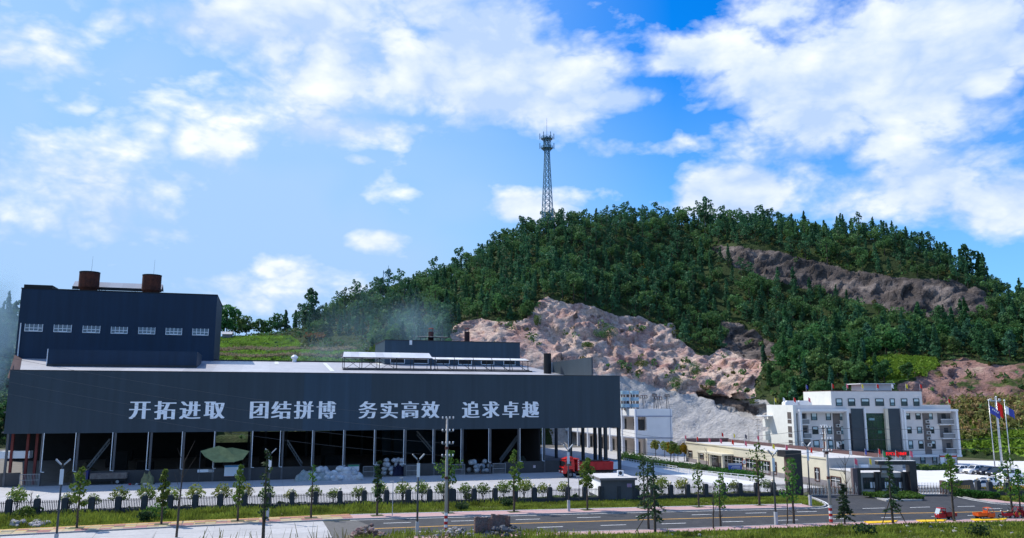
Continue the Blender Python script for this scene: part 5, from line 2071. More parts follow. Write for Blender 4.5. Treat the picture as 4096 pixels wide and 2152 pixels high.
T = [  # u, v base, v top, crown px width, z0 fraction, density, label, kwargs
    (306, 2116, 1872, 58, .38, 1.0, 'leafy young street tree between the first lamp and the dump truck', {}),
    (645, 2101, 1880, 44, .35, 1.1, 'slim street tree with a tall leafy crown near the yellow cone-shaped sheet', {}),
    (950, 2088, 1859, 50, .30, .9, 'street tree standing in front of the white notice board', {}),
    (1244, 2075, 1859, 24, .70, .12, 'thin nearly bare street tree beside the pile of white sacks', {}),
    (1508, 2066, 1842, 36, .25, .8, 'narrow dark street tree left of the second railing gate', dict(lf=m_lf_dark)),
    (1792, 2056, 1807, 92, .52, .75, 'wide leafy street tree partly behind the concrete utility pole', {}),
    (2056, 2051, 1799, 54, .35, .9, 'street tree with trailing foliage beside the brick rubble', {}),
    (2350, 2043, 1836, 64, .45, 1.3, 'street tree with two dense round tufts in front of the red truck', {}),
    (2577, 2036, 1830, 56, .30, .45, 'sparse dark street tree right of the booth', dict(lf=m_lf_cedar)),
    (2796, 2031, 1850, 52, .40, .35, 'thin staked street tree with sparse leaves before the hedge', {}),
    (3038, 2024, 1773, 82, .35, .5, 'tall airy street tree in front of the cream building', {}),
    (2883, 2107, 1895, 62, .35, .45, 'thin tree on the near verge with light foliage', {}),
    (3175, 2097, 1836, 84, .35, .5, 'near-verge tree with a broad open crown before the black pylon', {}),
    (3817, 2088, 1819, 60, .45, .8, 'tall near-verge tree with a bright tuft left of the orange tricycle', {}),
    (4050, 2070, 1812, 90, .35, .55, 'open-crowned tree at the right edge in front of the flagpoles', {}),
    (4086, 2072, 1880, 70, .35, .6, 'small bushy tree at the extreme right edge of the road', {}),
]
for i, (u, vb, vt, wpx, zf, dn, lab, kw) in enumerate(T):
    p = g(u, vb)
    h = hgt(u, vb, vt)
    cw = wpx / F * p[1]
    plant('street_tree', lab, 'tree', p, street_tree(h, cw, zf, dn, 40 + i, **kw), group='street trees')
# bright tufts: two-lobed crown on u=2350 gets a gap by design of the lobes


def cedar_spec(h, w, seed, dens=1.0, z0f=.2):
    r = np.random.default_rng(seed)
    mb = trunk_mb(h, .016 * h + .03, 0, (), seed)
    pts = []
    n = int(26 * dens)
    for k in range(n):
        f = z0f + (1 - z0f) * k / n
        z = h * f
        L = w * .5 * (1.05 - f) ** .8 * r.uniform(.6, 1.2) + .15
        a = r.uniform(0, 6.28)
        e = np.array([math.cos(a) * L, math.sin(a) * L, -L * .18 + r.uniform(-.1, .2)])
        mb.cyl((0, 0, z), Vector(e) + Vector((0, 0, z)), .022, .008, 4, cap=False)
        m = int(26 * L + 8)
        t = r.uniform(.15, 1.0, (m, 1))
        q = np.array([0, 0, z]) + e * t + r.normal(size=(m, 3)) * np.array([.1, .1, .05])
        q[:, 2] -= (t[:, 0] ** 2) * .25 * L
        pts.append(q)
    C = np.concatenate(pts)
    V, Fq = leaf_quads(C, .16, r, flat=.5, aspect=2.4)
    return mb, V, Fq, m_lf_cedar, m_bark


for i, (u, vb, vt, wpx, dn, lab) in enumerate((
        (2595, 2120, 1850, 90, .8, 'young deodar cedar on the near verge, the left of a pair'),
        (2621, 2134, 1835, 130, 1.1, 'young deodar cedar on the near verge with drooping branches and a stake'),
        (3380, 2099, 1935, 66, 1.6, 'small dense conifer on the near verge by the banded utility pole'),
        (3572, 2097, 1817, 74, 1.2, 'leaning conifer with props in front of the gatehouse'))):
    p = g(u, vb)
    h = hgt(u, vb, vt)
    t = plant('cedar_tree', lab, 'tree', p, cedar_spec(h, wpx / F * p[1], 80 + i, dn), group='cedars on the near verge')
    if i in (1, 3):
        MB().bar((-2.2 if i == 1 else 1.6, .1, 0), (0, 0, h * .42), .08).build('prop', m_bark, t)
        if i == 3:
            MB().bar((-1.2, .1, 0), (0, 0, h * .4), .08).build('prop', m_bark, t)

# bare trees
def bare_spec(h, seed, bk=None):
    r_ = random.Random(seed)
    limbs = []
    for k in range(9):
        f = .45 + .5 * k / 9
        a = r_.uniform(0, 6.28)
        L = h * .25 * r_.uniform(.5, 1.1)
        limbs.append((f, math.cos(a) * L * .6, math.sin(a) * L * .6, L, .03))
    return trunk_mb(h, .012 * h + .03, .03, limbs, seed), np.zeros((0, 3)), np.zeros((0, 4), int), m_lf_dark, bk or m_bark
for (u, vb, h, lab) in ((2854, 2118, 5.0, 'dead thin sapling with tripod stakes on the near verge'), (3150, 2098, 5.2, 'leafless leaning sapling beside the broad near-verge tree'),
                        (3388, 2052, 7.0, 'bare brown tree in front of the cream annex wall'), (705, 2150, 9.0, 'bare dark tree trunk at the bottom left of the road'),
                        (118, 2048, 2.6, 'leafless shrub behind the fence at the left'), (2826, 1870, 4.0, 'dead forked tree by the cream building entrance')):
    p = g(u, vb)
    t = plant('bare_tree', lab, 'tree', p, bare_spec(h, int(u)), 0.0)
# foreground tree whose base is below the frame
p = g(1052, 2165)
plant('street_tree', 'sparse dark young tree in the left foreground beside the lamp post', 'tree', p, street_tree(9.2, 1.3, .2, .35, 99, lf=m_lf_dark, lobes=12), group='street trees')

# round clipped trees behind the fence
protos = []
for k in range(4):
    r = np.random.default_rng(200 + k)
    h = 2.9
    cs = [(.0, 0, 2.1), (.45, .2, 1.85), (-.45, -.1, 1.8), (.1, -.45, 1.75), (-.1, .45, 1.9), (0, 0, 2.4)]
    C = clump_points(cs, [(.92, .92, .6)] * 6, 85, r, .6)
    V, Fq = leaf_quads(C, .18, r)
    limbs = [(.4, .5 * math.cos(a), .5 * math.sin(a), .9, .03) for a in (0, 1.3, 2.6, 3.9, 5.2)]
    protos.append((trunk_mb(1.9, .07, 0, limbs, k), V, Fq, m_lf_round, m_bark))
round_u = [20, 233, 330, 437, 548, 650, 745, 855, 945, 1040, 1137, 1230, 1310, 1412, 1499, 1592, 1669, 1757, 1846, 1917, 2000, 2084, 2160, 2244, 2640, 2726, 2940, 3070]
roots = []
names_r = 'first second third fourth fifth sixth seventh eighth ninth tenth eleventh twelfth'.split()
def ordinal(i):
    if i < 12:
        return names_r[i]
    return '%dth' % (i + 1) if (i + 1) % 10 not in (1, 2, 3) or 10 < (i + 1) < 14 else '%d%s' % (i + 1, {1: 'st', 2: 'nd', 3: 'rd'}[(i + 1) % 10])
for i, u in enumerate(round_u):
    p = g(u, fv(u))
    loc = (p[0] + .45, p[1] + 1.5, 0)
    lab = 'round clipped little tree behind the fence, %s from the left' % ordinal(i)
    sc_ = rnd.uniform(.82, 1.12) if u not in (1310, 2160, 3070) else .8
    if len(roots) < 4:
        t = plant('clipped_tree', lab, 'tree', loc, protos[len(roots)], rnd.random() * 6, 'round trees behind the fence')
        roots.append(t)
    else:
        t = dup(roots[i % 4], loc, rnd.random() * 6, lab)
    t.scale = (sc_, sc_, sc_ * rnd.uniform(.9, 1.15))

# small trees by the white building
ylab = [(2623, 1826, 1763, 26, m_lf_round, 'slim green tree at the white end wall, leftmost of the row'), (2659, 1828, 1768, 26, m_lf_round, 'small pale green tree before the white end wall, second of the row'),
        (2683, 1851, 1772, 30, m_lf_yel, 'yellow-leaved tree beside the white building, left of the pair'), (2697, 1852, 1768, 30, m_lf_round, 'yellow-green tree between the two yellow ones'),
        (2712, 1845, 1780, 28, m_lf_round, 'green tree in the gap between the white and cream buildings'), (2738, 1846, 1776, 32, m_lf_yel, 'yellow-leaved tree at the corner of the cream building')]
for i, (u, vb, vt, w, lf, lab) in enumerate(ylab):
    p = g(u, vb)
    plant('small_tree', lab, 'tree', p, street_tree(hgt(u, vb, vt), w / F * p[1] * 1.25, .5, 1.2, 300 + i, lf=lf, lobes=7, leafs=.3), group='small trees by the white building')

# ---------------------------------------------------------------- hedges and shrubs (each hedge one thing)
def hedge(name, label, pts, w, h, n, mat=m_hedge, leafs=.2, z0=0.0, cat='hedge'):
    P = [np.array(p[:2], float) for p in pts]
    L = [np.linalg.norm(b - a) for a, b in zip(P[:-1], P[1:])]
    tot = sum(L)
    out = []
    for a, b, l in zip(P[:-1], P[1:], L):
        m = max(1, int(n * l / tot))
        f = rng.random((m, 1))
        d = (b - a) / l
        nn = np.array([-d[1], d[0]])
        q = a + (b - a) * f + nn * rng.uniform(-w / 2, w / 2, (m, 1))
        z = h * np.sqrt(rng.random((m, 1))) * (1 + .25 * np.sin(q[:, :1] * .8 + q[:, 1:] * .5))
        out.append(np.hstack([q, z + z0]))
    C = np.concatenate(out)
    o0 = np.array([P[0][0], P[0][1], 0])
    V, Fq = leaf_quads(C - o0, leafs)
    core = MB()
    for a, b in zip(P[:-1], P[1:]):
        a, b = a - P[0], b - P[0]
        core.bar((a[0], a[1], z0 + h * .35), (b[0], b[1], z0 + h * .35), w * .8, h * .7)
    t = thing(name, label, cat, o0)
    mesh_obj('foliage', V, Fq, mat, t)
    core.build('twigs', m_lf_dark, t)
    return t


hedge('hedge', 'clipped hedge strip along the drive in front of the white and cream buildings', [g(u, v) for u, v in ((2500, 1838), (2590, 1852), (2700, 1867), (2830, 1885))], 3.2, 1.1, 3500)
hedge('hedge', 'lower hedge strip continuing in front of the cream building porch', [g(u, v) for u, v in ((2850, 1888), (2950, 1901), (3040, 1912))], 2.6, .8, 2200)
hedge('hedge', 'bright hedge planted on the island in front of the gatehouse', [g(u, v) for u, v in ((3480, 1986), (3570, 1995), (3672, 1995))], 4.6, .55, 3200, z0=.2)
hedge('hedge', 'thick low hedge in front of the black sign wall', [g(u, v) for u, v in ((3830, 1983), (3900, 1991), (3990, 1999))], 2.6, .9, 3000)
hedge('hedge', 'yellow-green border along the foot of the office block', [g(u, v) for u, v in ((3672, 1880), (3800, 1878))], 3.0, 1.0, 1500, mat=m_lf_round)
hedge('hedge', 'yellow-green planting behind the low wall by the parked cars', [g(u, v) for u, v in ((3920, 1966), (4040, 1970), (4200, 1975))], 1.2, .9, 900, mat=m_lf_yel)
hedge('hedge', 'low border of yellow and green plants inside the right half of the fence', [g(u, fv(u)) + np.array([0, 1.2, 0]) for u in (1960, 2200, 2390)], 1.3, .55, 1500, mat=m_lf_round)
hedge('hedge', 'low planted border inside the fence to the right of the booth', [g(u, fv(u)) + np.array([0, 1.2, 0]) for u in (2560, 2800, 3150)], 1.3, .6, 1700, mat=m_lf_round)
hedge('hedge', 'dull low border inside the left half of the fence', [g(u, fv(u)) + np.array([0, 1.2, 0]) for u in (0, 700, 1400, 1800)], 1.2, .45, 2600, mat=m_lf_dark)

bproto = None
bush_l = [(2525, 1837, 1.6, 'round dark bush at the first white column'), (2560, 1835, 1.3, 'smaller bush beside the white columns'), (2505, 1833, 1.4, 'bush peeping past the right end of the warehouse'),
          (1330 + 1130 * .0, 0, 0, None)]
def bush(label, loc, r_, h_, mat=m_lf_bush, seed=0, n=260, group=None):
    r = np.random.default_rng(seed)
    cs = [(r.uniform(-.5, .5) * r_, r.uniform(-.5, .5) * r_, h_ * r.uniform(.35, .7)) for _ in range(5)]
    C = clump_points(cs, [(r_ * .6, r_ * .6, h_ * .45)] * 5, n // 5, r)
    C[:, 2] = np.maximum(C[:, 2], .05)
    V, Fq = leaf_quads(C, .22, r)
    t = thing('bush', label, 'bush', loc, 0, group)
    mesh_obj('foliage', V, Fq, mat, t)
    MB().cyl((0, 0, -.05), (0, 0, h_ * .6), .06, .03, 5).build('stem', m_bark, t)
    return t
for i, (u, v, r_, lab) in enumerate(bush_l):
    if lab:
        bush(lab, g(u, v), r_, r_ * 1.1, seed=i)
for i, (u, v, r_, mat, lab) in enumerate(((1848, 2040, .9, m_lf_dark, 'brownish bush on the verge by the utility pole'), (1875, 2000, .8, m_lf_bush, 'round bush by the fence pillar right of the utility pole'),
                               (2032, 2026, .9, m_lf_dark, 'dark bush on the verge beside the trailing street tree'), (620, 2075, 1.6, m_lf_bush, 'big weed bush on the verge at the left'),
                               (585, 2085, 1.0, m_lf_dark, 'dark bush on the left verge before a street tree'), (1125, 2030, .7, m_lf_bush, 'clipped bush inside the fence by the lamp post'),
                               (100, 2075, 1.3, m_lf_bush, 'weed bush at the fence foot near the left edge'), (130, 2062, 1.0, m_lf_bush, 'second weed bush at the fence foot near the left edge'),
                               (3460, 2142, 1.2, m_lf_dark, 'dark clump of weeds on the lower right bank'), (3920, 2148, 1.2, m_lf_dark, 'dark shrub at the bottom right corner'),
                               (3575, 1985, 1.3, m_lf_dark, 'dark rounded shrub on the gatehouse island'), (2300, 2000, .7, m_lf_bush, 'round bush behind the fence left of the booth'))):
    bush(lab, g(u, v), r_, r_ * 1.1, mat, 50 + i)

# ---------------------------------------------------------------- grass (nobody could count it)
def grass_patch(name, poly, n, hmin, hmax, mat, z0=0.0, w=.05, seed=0, label=None):
    r = np.random.default_rng(seed)
    P = np.array([p[:2] for p in poly])
    lo, hi = P.min(0), P.max(0)
    pts = []
    tot = 0
    while tot < n:
        q = r.uniform(lo, hi, (n, 2))
        c = np.zeros(n, bool)
        j = len(P) - 1
        for i in range(len(P)):
            c ^= ((P[i, 1] > q[:, 1]) != (P[j, 1] > q[:, 1])) & (q[:, 0] < (P[j, 0] - P[i, 0]) * (q[:, 1] - P[i, 1]) / (P[j, 1] - P[i, 1] + 1e-9) + P[i, 0])
            j = i
        q = q[c]
        # patchy growth
        k = np.sin(q[:, 0] * .9 + 1.3 * np.sin(q[:, 1] * .7)) + np.sin(q[:, 1] * 1.7 + q[:, 0] * .35)
        q = q[r.random(len(q)) < .62 + .2 * k]
        pts.append(q)
        tot += len(q)
    q = np.concatenate(pts)[:n]
    m = len(q)
    k = np.sin(q[:, 0] * .55) * np.sin(q[:, 1] * .8 + 1) * .3 + 1
    h = r.uniform(hmin, hmax, m) * k
    a = r.uniform(0, 2 * math.pi, m)
    lean = r.uniform(.1, .6, m) * h
    a2 = r.uniform(0, 2 * math.pi, m)
    B = np.stack([q[:, 0], q[:, 1], np.full(m, z0)], 1)
    ww = w * r.uniform(.6, 1.5, m)
    d = np.stack([np.cos(a) * ww, np.sin(a) * ww, np.zeros(m)], 1)
    top = B + np.stack([np.cos(a2) * lean, np.sin(a2) * lean, h], 1)
    V = np.stack([B - d, B + d, top + d * .5, top - d * .2], 1).reshape(-1, 3)
    o = np_mesh(name, V, np.arange(4 * m).reshape(m, 4), mat)
    return struct(o, 'stuff', label)


inner = offset_line(KERB, 3.6)
vg = [p for p in offset_line(KERB[:4], 4.5)] + [p for p in offset_line(KERB[3:], 3.65)] + [g(3300, 2024)[:2], g(3260, 2005)[:2], g(3225, 1990)[:2]] + [p[:2] - np.array([0, .5]) for p in FENCE[::-1]]
struct(sheet('verge', vg, -0.01, pm('grass_soil', (0.085, 0.105, 0.025), c2=(0.15, 0.125, 0.075), c2amt=0.2, scale=0.4, var=0.3)))
grass_patch('grass', vg, 60000, .08, .3, m_grass, 0, .06, 1, 'rough green grass on the verge below the fence')
tall = [p for p in offset_line(KERB[:4], 6.2)] + [p[:2] - np.array([0, .6]) for p in FENCE[4::-1]]
grass_patch('weeds', tall, 9000, .25, .7, m_grass, 0, .07, 2, 'tall weeds along the foot of the fence')
bank = [p for p in offset_line(NEAR, -2.3)] + [np.array([70, 78]), np.array([-1, 78])]
struct(sheet('bank', bank, -0.01, pm('grass_soil', (0.060, 0.085, 0.018))))
grass_patch('grass', bank, 60000, .10, .34, m_grass, 0, .06, 3, 'green grass on the near bank at the lower right')
grass_patch('weeds', bank, 900, .35, .8, m_grass, 0, .08, 4, 'taller weeds on the near bank')
rsv = [p for p in offset_line(RKERB[1:], 2.7)] + [p[:2] - np.array([0, .5]) for p in fr[::-1]]
grass_patch('grass', rsv, 9000, .1, .35, m_grass, 0, .06, 5, 'grass strip behind the right kerb')
# weed stalks in the left foreground
stl = [g(u, 2150)[:2] for u in (860, 1480)] + [np.array([-14, 83]), np.array([-34, 83])]
grass_patch('weeds', stl, 70, .5, 1.3, m_dry, 0, .05, 6, 'dry weed stalks in the left foreground')

# ---------------------------------------------------------------- hillside wood
def hill_tree_mesh(name, kind, seed, n):
    r = np.random.default_rng(seed)
    if kind == 'pine':          # irregular, pointed
        h = 9.0
        cs, rd = [], []
        for k in range(11):
            f = k / 10
            z = 2.2 + (h - 2.6) * f
            w = 1.9 * math.sin(math.pi * (.2 + .72 * f)) ** .7 + .25
            a = r.uniform(0, 6.28)
            cs.append((math.cos(a) * w * .7, math.sin(a) * w * .7, z))
            rd.append((w * .7, w * .7, .85))
    elif kind == 'fir':
        h = 8.8
        cs, rd = [], []
        for k in range(13):
            f = k / 12
            z = 1.3 + (h - 1.6) * f
            w = 2.0 * (1 - f) ** .85 + .22
            a = r.uniform(0, 6.28)
            cs.append((math.cos(a) * w * .35, math.sin(a) * w * .35, z))
            rd.append((w * .75, w * .75, .6))
    elif kind == 'cypress':
        h = 9.5
        cs = [(r.normal() * .15, r.normal() * .15, 1.2 + k * .95) for k in range(9)]
        rd = [(.95 * (1 - (k / 9.5) ** 2) + .2,) * 2 + (.9,) for k in range(9)]
    else:
        h = 7.5
        cs, rd = [], []
        for k in range(12):
            d = r.normal(size=3)
            d /= np.linalg.norm(d)
            cs.append((d[0] * 1.9, d[1] * 1.9, 4.6 + d[2] * 1.9))
            rd.append((1.25, 1.25, 1.0))
    C = clump_points(cs, rd, n // len(cs), r, .6)
    V, Fq = leaf_quads(C, .52, r, aspect=1.5)
    tr = MB().cyl((0, 0, -1.0), (0, 0, h * .7), .2, .08, 5, cap=False)
    tv = np.array(tr.v)
    tf = np.array(tr.f)
    V2 = np.concatenate([V, tv])
    F2 = np.concatenate([Fq, tf + len(V)])
    mi = np.concatenate([np.zeros(len(Fq), int), np.ones(len(tf), int)])
    return V2, F2, mi


kinds = ['pine', 'fir', 'cypress', 'broad', 'broad', 'fir']
HT = [hill_tree_mesh('hill_tree', k, 500 + i, 760) for i, k in enumerate(kinds)]
lowp = [hill_tree_mesh('hill_tree', k, 600 + i, 380) for i, k in enumerate(kinds)]
# scatter
r = np.random.default_rng(77)
cand = np.stack([r.uniform(-260, 300, 30000), r.uniform(200, 470, 30000)], 1)
zc_ = hill_z(cand[:, 0], cand[:, 1])
P3 = np.column_stack([cand, zc_])
uu, vv = project(P3)
ok = (uu > -250) & (uu < 4350) & (zc_ > 1.0)
rocky = in_zone(uu, vv, 'pink') | in_zone(uu, vv, 'grey') | in_zone(uu, vv, 'dark') | in_zone(uu, vv, 'bright')
fieldz = ((uu > 850) & (uu < 1480) & (vv > 1338)) | in_zone(uu, vv, 'red') | ((uu > 3600) & (vv > 1600))
fieldz |= (uu > 840) & (uu < 1230) & (vv > 1318)
lowslope = (vv > 1560) & (uu > 2600) & (uu < 3150)
# keep the ground in front of the rock faces clear of tall crowns
P3u = P3.copy()
P3u[:, 2] += 5.0
P3d = P3.copy()
P3d[:, 2] += 2.0
u2_, v2_ = project(P3d)
u5, v5 = project(P3u)
hide = in_zone(u5, v5, 'pink') | in_zone(u5, v5, 'grey') | in_zone(u2_, v2_, 'dark')
ok &= ~rocky & ~fieldz & ~lowslope & ~hide
idx = np.where(ok)[0]
taken = []
cell = {}
sp = 3.6
for i in idx:
    x, y = cand[i]
    far_ = 1.0 if y < 380 else 1.15
    kx, ky = int(x // sp), int(y // sp)
    good = True
    for ax in (-1, 0, 1):
        for ay in (-1, 0, 1):
            for j in cell.get((kx + ax, ky + ay), ()):
                if (cand[j] - cand[i]) @ (cand[j] - cand[i]) < (sp * far_) ** 2:
                    good = False
    if good:
        cell.setdefault((kx, ky), []).append(i)
        taken.append(i)
# drop the far side of the hill: keep those whose top is not well below the crest line from the camera
def visible(i):
    return vis[i]
vis = np.ones(len(P3), bool)
ti = np.array(taken)
for f in (.8, .85, .9, .95):
    vis[ti] &= CAMZ + (P3[ti, 2] + 8 - CAMZ) * f > hill_z(P3[ti, 0] * f, P3[ti, 1] * f) - 2
taken = [i for i in taken if visible(i)]
dist = np.array([np.linalg.norm(P3[i][:2]) for i in taken])
order = np.argsort(dist)
taken = [taken[i] for i in order]
N_IND = 300
hmes = []
for i, (V, Fq, mi) in enumerate(HT):
    o = np_mesh('hill_tree', V, Fq, [m_lf_pine if kinds[i] != 'broad' else m_lf_hill, m_bark], mi)
    hmes.append(o.data)
    bpy.data.objects.remove(o)
klab = {'fir': 'cone-shaped fir among the trees','pine': 'rounded dark pine among the trees', 'cypress': 'narrow spindle-shaped cypress among the trees', 'broad': 'bushy broadleaf tree among the trees'}
stuffV, stuffF, stuffM, off = [], [], [], 0
rt = random.Random(21)
for n_, i in enumerate(taken):
    x, y, z = P3[i]
    # broadleaf lower down, conifers higher up
    hi = (z - 20) / 80
    k = rt.choice((3, 4, 3, 5 if y < 372 else 0)) if rt.random() > .35 + hi * .6 else (rt.choice((0, 1, 2, 5, 0, 1, 4)) if y < 372 else rt.choice((0, 0, 0, 4, 3, 0, 2)))
    s = rt.uniform(.7, 1.0) * (1.0 + .6 * rt.random() ** 3) * (1.1 if y > 385 else 1.0)
    if k == 2:
        s = min(s, .85)
    az_ = rt.random() * 6.28
    if n_ < N_IND:
        o = bpy.data.objects.new('hill_tree', hmes[k])
        o.location = (x, y, z - .3)
        o.rotation_euler = (0, 0, az_)
        o.scale = (s, s, s * rt.uniform(.9, 1.2))
        col.objects.link(o)
        uq, vq = uu[i], vv[i]
        reg = 'on the slope at the far left' if uq < 900 else 'on the slope left of the pink rock' if uq < 1950 else ('directly above the pink rock' if uq < 2750 else ('behind the left end of the office' if vq > 1420 else 'between the pink rock and the dark cliff') if uq < 3250 else ('behind the office roof' if vq > 1400 else 'below the dark cliff') if uq < 3700 else 'at the right edge of the hill')
        tag(o, klab[kinds[k]] + ' ' + reg, 'tree', 'trees on the hillside ' + reg)
    else:
        V, Fq, mi = lowp[k]
        c, s_ = math.cos(az_), math.sin(az_)
        W_ = V * s
        W_ = np.column_stack([W_[:, 0] * c - W_[:, 1] * s_ + x, W_[:, 0] * s_ + W_[:, 1] * c + y, W_[:, 2] * rt.uniform(.9, 1.2) + z - .3])
        stuffV.append(W_)
        stuffF.append(Fq + off)
        stuffM.append(np.where(mi == 1, 2, 0 if kinds[k] != 'broad' else 1))
        off += len(V)
m_wp = leaf('wood_pine_needle', (0.056, 0.146, 0.068), var=0.55, scale=0.12, objrand=0.0)
m_wb = leaf('wood_leaf', (0.088, 0.180, 0.060), var=0.5, scale=0.12, objrand=0.0)
if stuffV:
    struct(np_mesh('hillside_wood', np.concatenate(stuffV), np.concatenate(stuffF), [m_wp, m_wb, m_bark], np.concatenate(stuffM)), 'stuff', 'the remaining trees of the dense green wood covering the hill')
print('hill trees', len(taken))
# tall pair at the right shoulder and landmark trees by the field
for i, (u, v, Y, k, s, lab) in enumerate(((3880, 1130, 306, 0, 1.35, 'tall pine standing above the right shoulder of the hill, left of the pair'), (3925, 1140, 304, 5, 1.3, 'tall pine standing above the right shoulder of the hill, right of the pair'),
                                   (1245, 1330, 380, 0, 1.9, 'tall leaning pine alone above the terraced field'), (940, 1345, 394, 4, 1.6, 'broad tree between the navy block and the middle of the gap'), (1070, 1345, 396, 3, 1.2, 'low bushy tree in the skyline gap above the field'), (1180, 1335, 392, 2, 1.1, 'thin pointed cypress on the skyline left of the leaning pine'),
                                   (905, 1352, 384, 4, 2.2, 'large broadleaf tree beside the tall navy block'), (880, 1352, 388, 3, 2.0, 'broadleaf tree partly behind the tall navy block'),
                                   (985, 1345, 390, 3, 1.5, 'rounded tree in the skyline gap left of the field'), (1035, 1345, 392, 4, 1.25, 'low rounded tree in the middle of the skyline gap'),
                                   (1110, 1342, 392, 3, 1.5, 'rounded tree above the right end of the green field'), (1140, 1342, 396, 5, 1.4, 'pointed tree above the right end of the green field'),
                                   (3190, 905, 384, 2, .7, 'thin cypress on the crest, left of a group of three'), (3215, 905, 384, 2, .75, 'thin cypress on the crest, middle of a group of three'), (3262, 908, 380, 2, .8, 'thin cypress on the crest, right of a group of three'))):
    p = at(u, v, Y)
    z = float(hill_z(p[0], p[1]))
    o = bpy.data.objects.new('landmark_tree', hmes[k])
    o.location = (p[0], p[1], z - .3)
    o.scale = (s, s, s)
    col.objects.link(o)
    tag(o, lab, 'tree')

# undergrowth and rock shrubs
r = np.random.default_rng(5)
cu = np.stack([r.uniform(-260, 300, 24000), r.uniform(195, 430, 24000)], 1)
zu = hill_z(cu[:, 0], cu[:, 1])
Pu = np.column_stack([cu, zu])
a_, b_ = project(Pu)
inroc = in_zone(a_, b_, 'pink') | in_zone(a_, b_, 'dark')
ingrey = in_zone(a_, b_, 'grey')
keep = (zu > .5) & (a_ > -200) & (a_ < 4300) & ~in_zone(a_, b_, 'bright') & ~((a_ > 850) & (a_ < 1450) & (b_ > 1345) & (r.random(len(a_)) > np.where(a_ > 1130, .42, .14)))
cl = np.sin(cu[:, 0] * .22) * np.sin(cu[:, 1] * .3 + cu[:, 0] * .1)
keep &= np.where(inroc, (cl > .72) & (r.random(len(a_)) < .6), np.where(ingrey, r.random(len(a_)) < .004, r.random(len(a_)) < .55))
ZONES['scrub'] = [[(2290, 1430), (2480, 1455), (2700, 1475), (2880, 1470), (3050, 1510), (3050, 1605), (2850, 1572), (2690, 1556), (2500, 1512), (2300, 1475)], [(2000, 1290), (2080, 1300), (2110, 1330), (2000, 1330)]]
inscr = in_zone(a_, b_, 'scrub')
del ZONES['scrub']
keep |= inscr & (r.random(len(a_)) < .42) & (np.sin(cu[:, 0] * .35) + np.sin(cu[:, 1] * .5 + cu[:, 0] * .2) > -.5)
keep &= np.where(in_zone(a_, b_, 'red'), r.random(len(a_)) < .35, True)
Pu = Pu[keep]
cs = Pu + np.where((inroc | inscr)[keep][:, None], np.array([0, -1.2, 1.1]), np.array([0, 0, .5]))
per = 14
d = r.normal(size=(len(cs), per, 3))
d /= np.linalg.norm(d, axis=2, keepdims=True)
rad = r.uniform(.5, 1.5, (len(cs), 1, 1))
C = (cs[:, None] + d * rad * np.array([1, 1, .7])).reshape(-1, 3)
V, Fq = leaf_quads(C, .7, r)
mi = np.repeat(r.choice([0, 0, 1, 2], len(cs)), per)
struct(np_mesh('undergrowth', V, Fq, [m_wb, leaf('scrub_leaf', (0.085, 0.135, 0.032), objrand=0), leaf('scrub_dry', (0.12, 0.12, 0.04), objrand=0)], mi), 'stuff', 'scrub and bushes between the trees and on the rock ledges')
print('shrubs', len(cs))
# individual shrubs one can pick out on the pink rock
for i, (u, v, Y, rr_, hh, lab) in enumerate(((2440, 1330, 306, 4.2, 5.0, 'large dark bush growing in the middle of the pink rock face'), (2400, 1360, 303, 3.0, 3.0, 'dark bush below the large one on the rock face'),
                                  (2780, 1500, 288, 3.0, 5.0, 'dark green shrub at the top of the grey slope'), (2700, 1545, 281, 3.2, 4.0, 'tall dark shrub hanging at the grey slope top'),
                                  (2830, 1540, 280, 2.0, 2.4, 'small round shrub on the grey slope top'), (2150, 1300, 306, 1.6, 4.5, 'bright green strip of shrub in a rock cleft'),
                                  (2100, 1260, 313, 3.0, 4.2, 'leafy bush on the rock shoulder above the rear hall'), (2350, 1420, 296, 2.6, 2.0, 'yellow-green bush on the rock above the long canopy'),
                                  (2560, 1470, 289, 3.0, 2.2, 'grassy bush on the rock right of the warehouse flue'))):
    p = at(u, v, Y)
    z = float(hill_z(p[0], p[1]))
    yy = p[1] - 3.2
    z = float(hill_z(p[0], yy)) + 1.3
    bush(lab, (p[0], yy, z), rr_, hh, m_lf_hill if i not in (5, 7, 8) else m_lf_bush, 700 + i, 900)

# maize and terrace crops
def crop(name, label, test, n, h, mat, seed, x=(-80, 180), y=(200, 420), leafs=.5):
    r = np.random.default_rng(seed)
    q = np.stack([r.uniform(*x, n), r.uniform(*y, n)], 1)
    z = hill_z(q[:, 0], q[:, 1])
    P = np.column_stack([q, z])
    a, b = project(P)
    k = test(a, b) & (z > -.2)
    P = P[k]
    m = 6
    C = (P[:, None] + np.stack([r.normal(size=(len(P), m)) * .25, r.normal(size=(len(P), m)) * .25, r.uniform(.1, 1, (len(P), m)) * h], -1)).reshape(-1, 3)
    V, Fq = leaf_quads(C, leafs, r, aspect=2.6)
    return struct(np_mesh(name, V, Fq, mat), 'stuff', label)
crop('maize', 'ripening maize on the slope right of the office', lambda a, b: (a > 3790) & (b > 1600 - (a - 3800) * .02) & (b < 1770 - (a - 3850) * .15), 13000, 1.8, m_corn, 1, (90, 190), (180, 270))
crop('crop_rows', 'green crop on the terraced field', lambda a, b: in_zone(a, b, 'field'), 30000, .45, leaf('crop_leaf', (0.20, 0.33, 0.05), objrand=0, var=.5, scale=.2), 2, (-140, -40), (290, 400), .5)
crop('crop_rows', 'brown dry maize patch above the field', lambda a, b: (a > 1215) & (a < 1300) & (b > 1338) & (b < 1352), 9000, .9, leaf('brown_maize', (0.22, 0.12, 0.04), objrand=0), 3, (-120, -60), (300, 400), .5)
crop('grass', 'bright grass on the terrace above the office', lambda a, b: in_zone(a, b, 'bright'), 26000, .7, leaf('bright_grass', (0.16, 0.26, 0.03), objrand=0), 4, (60, 190), (185, 280), .5)

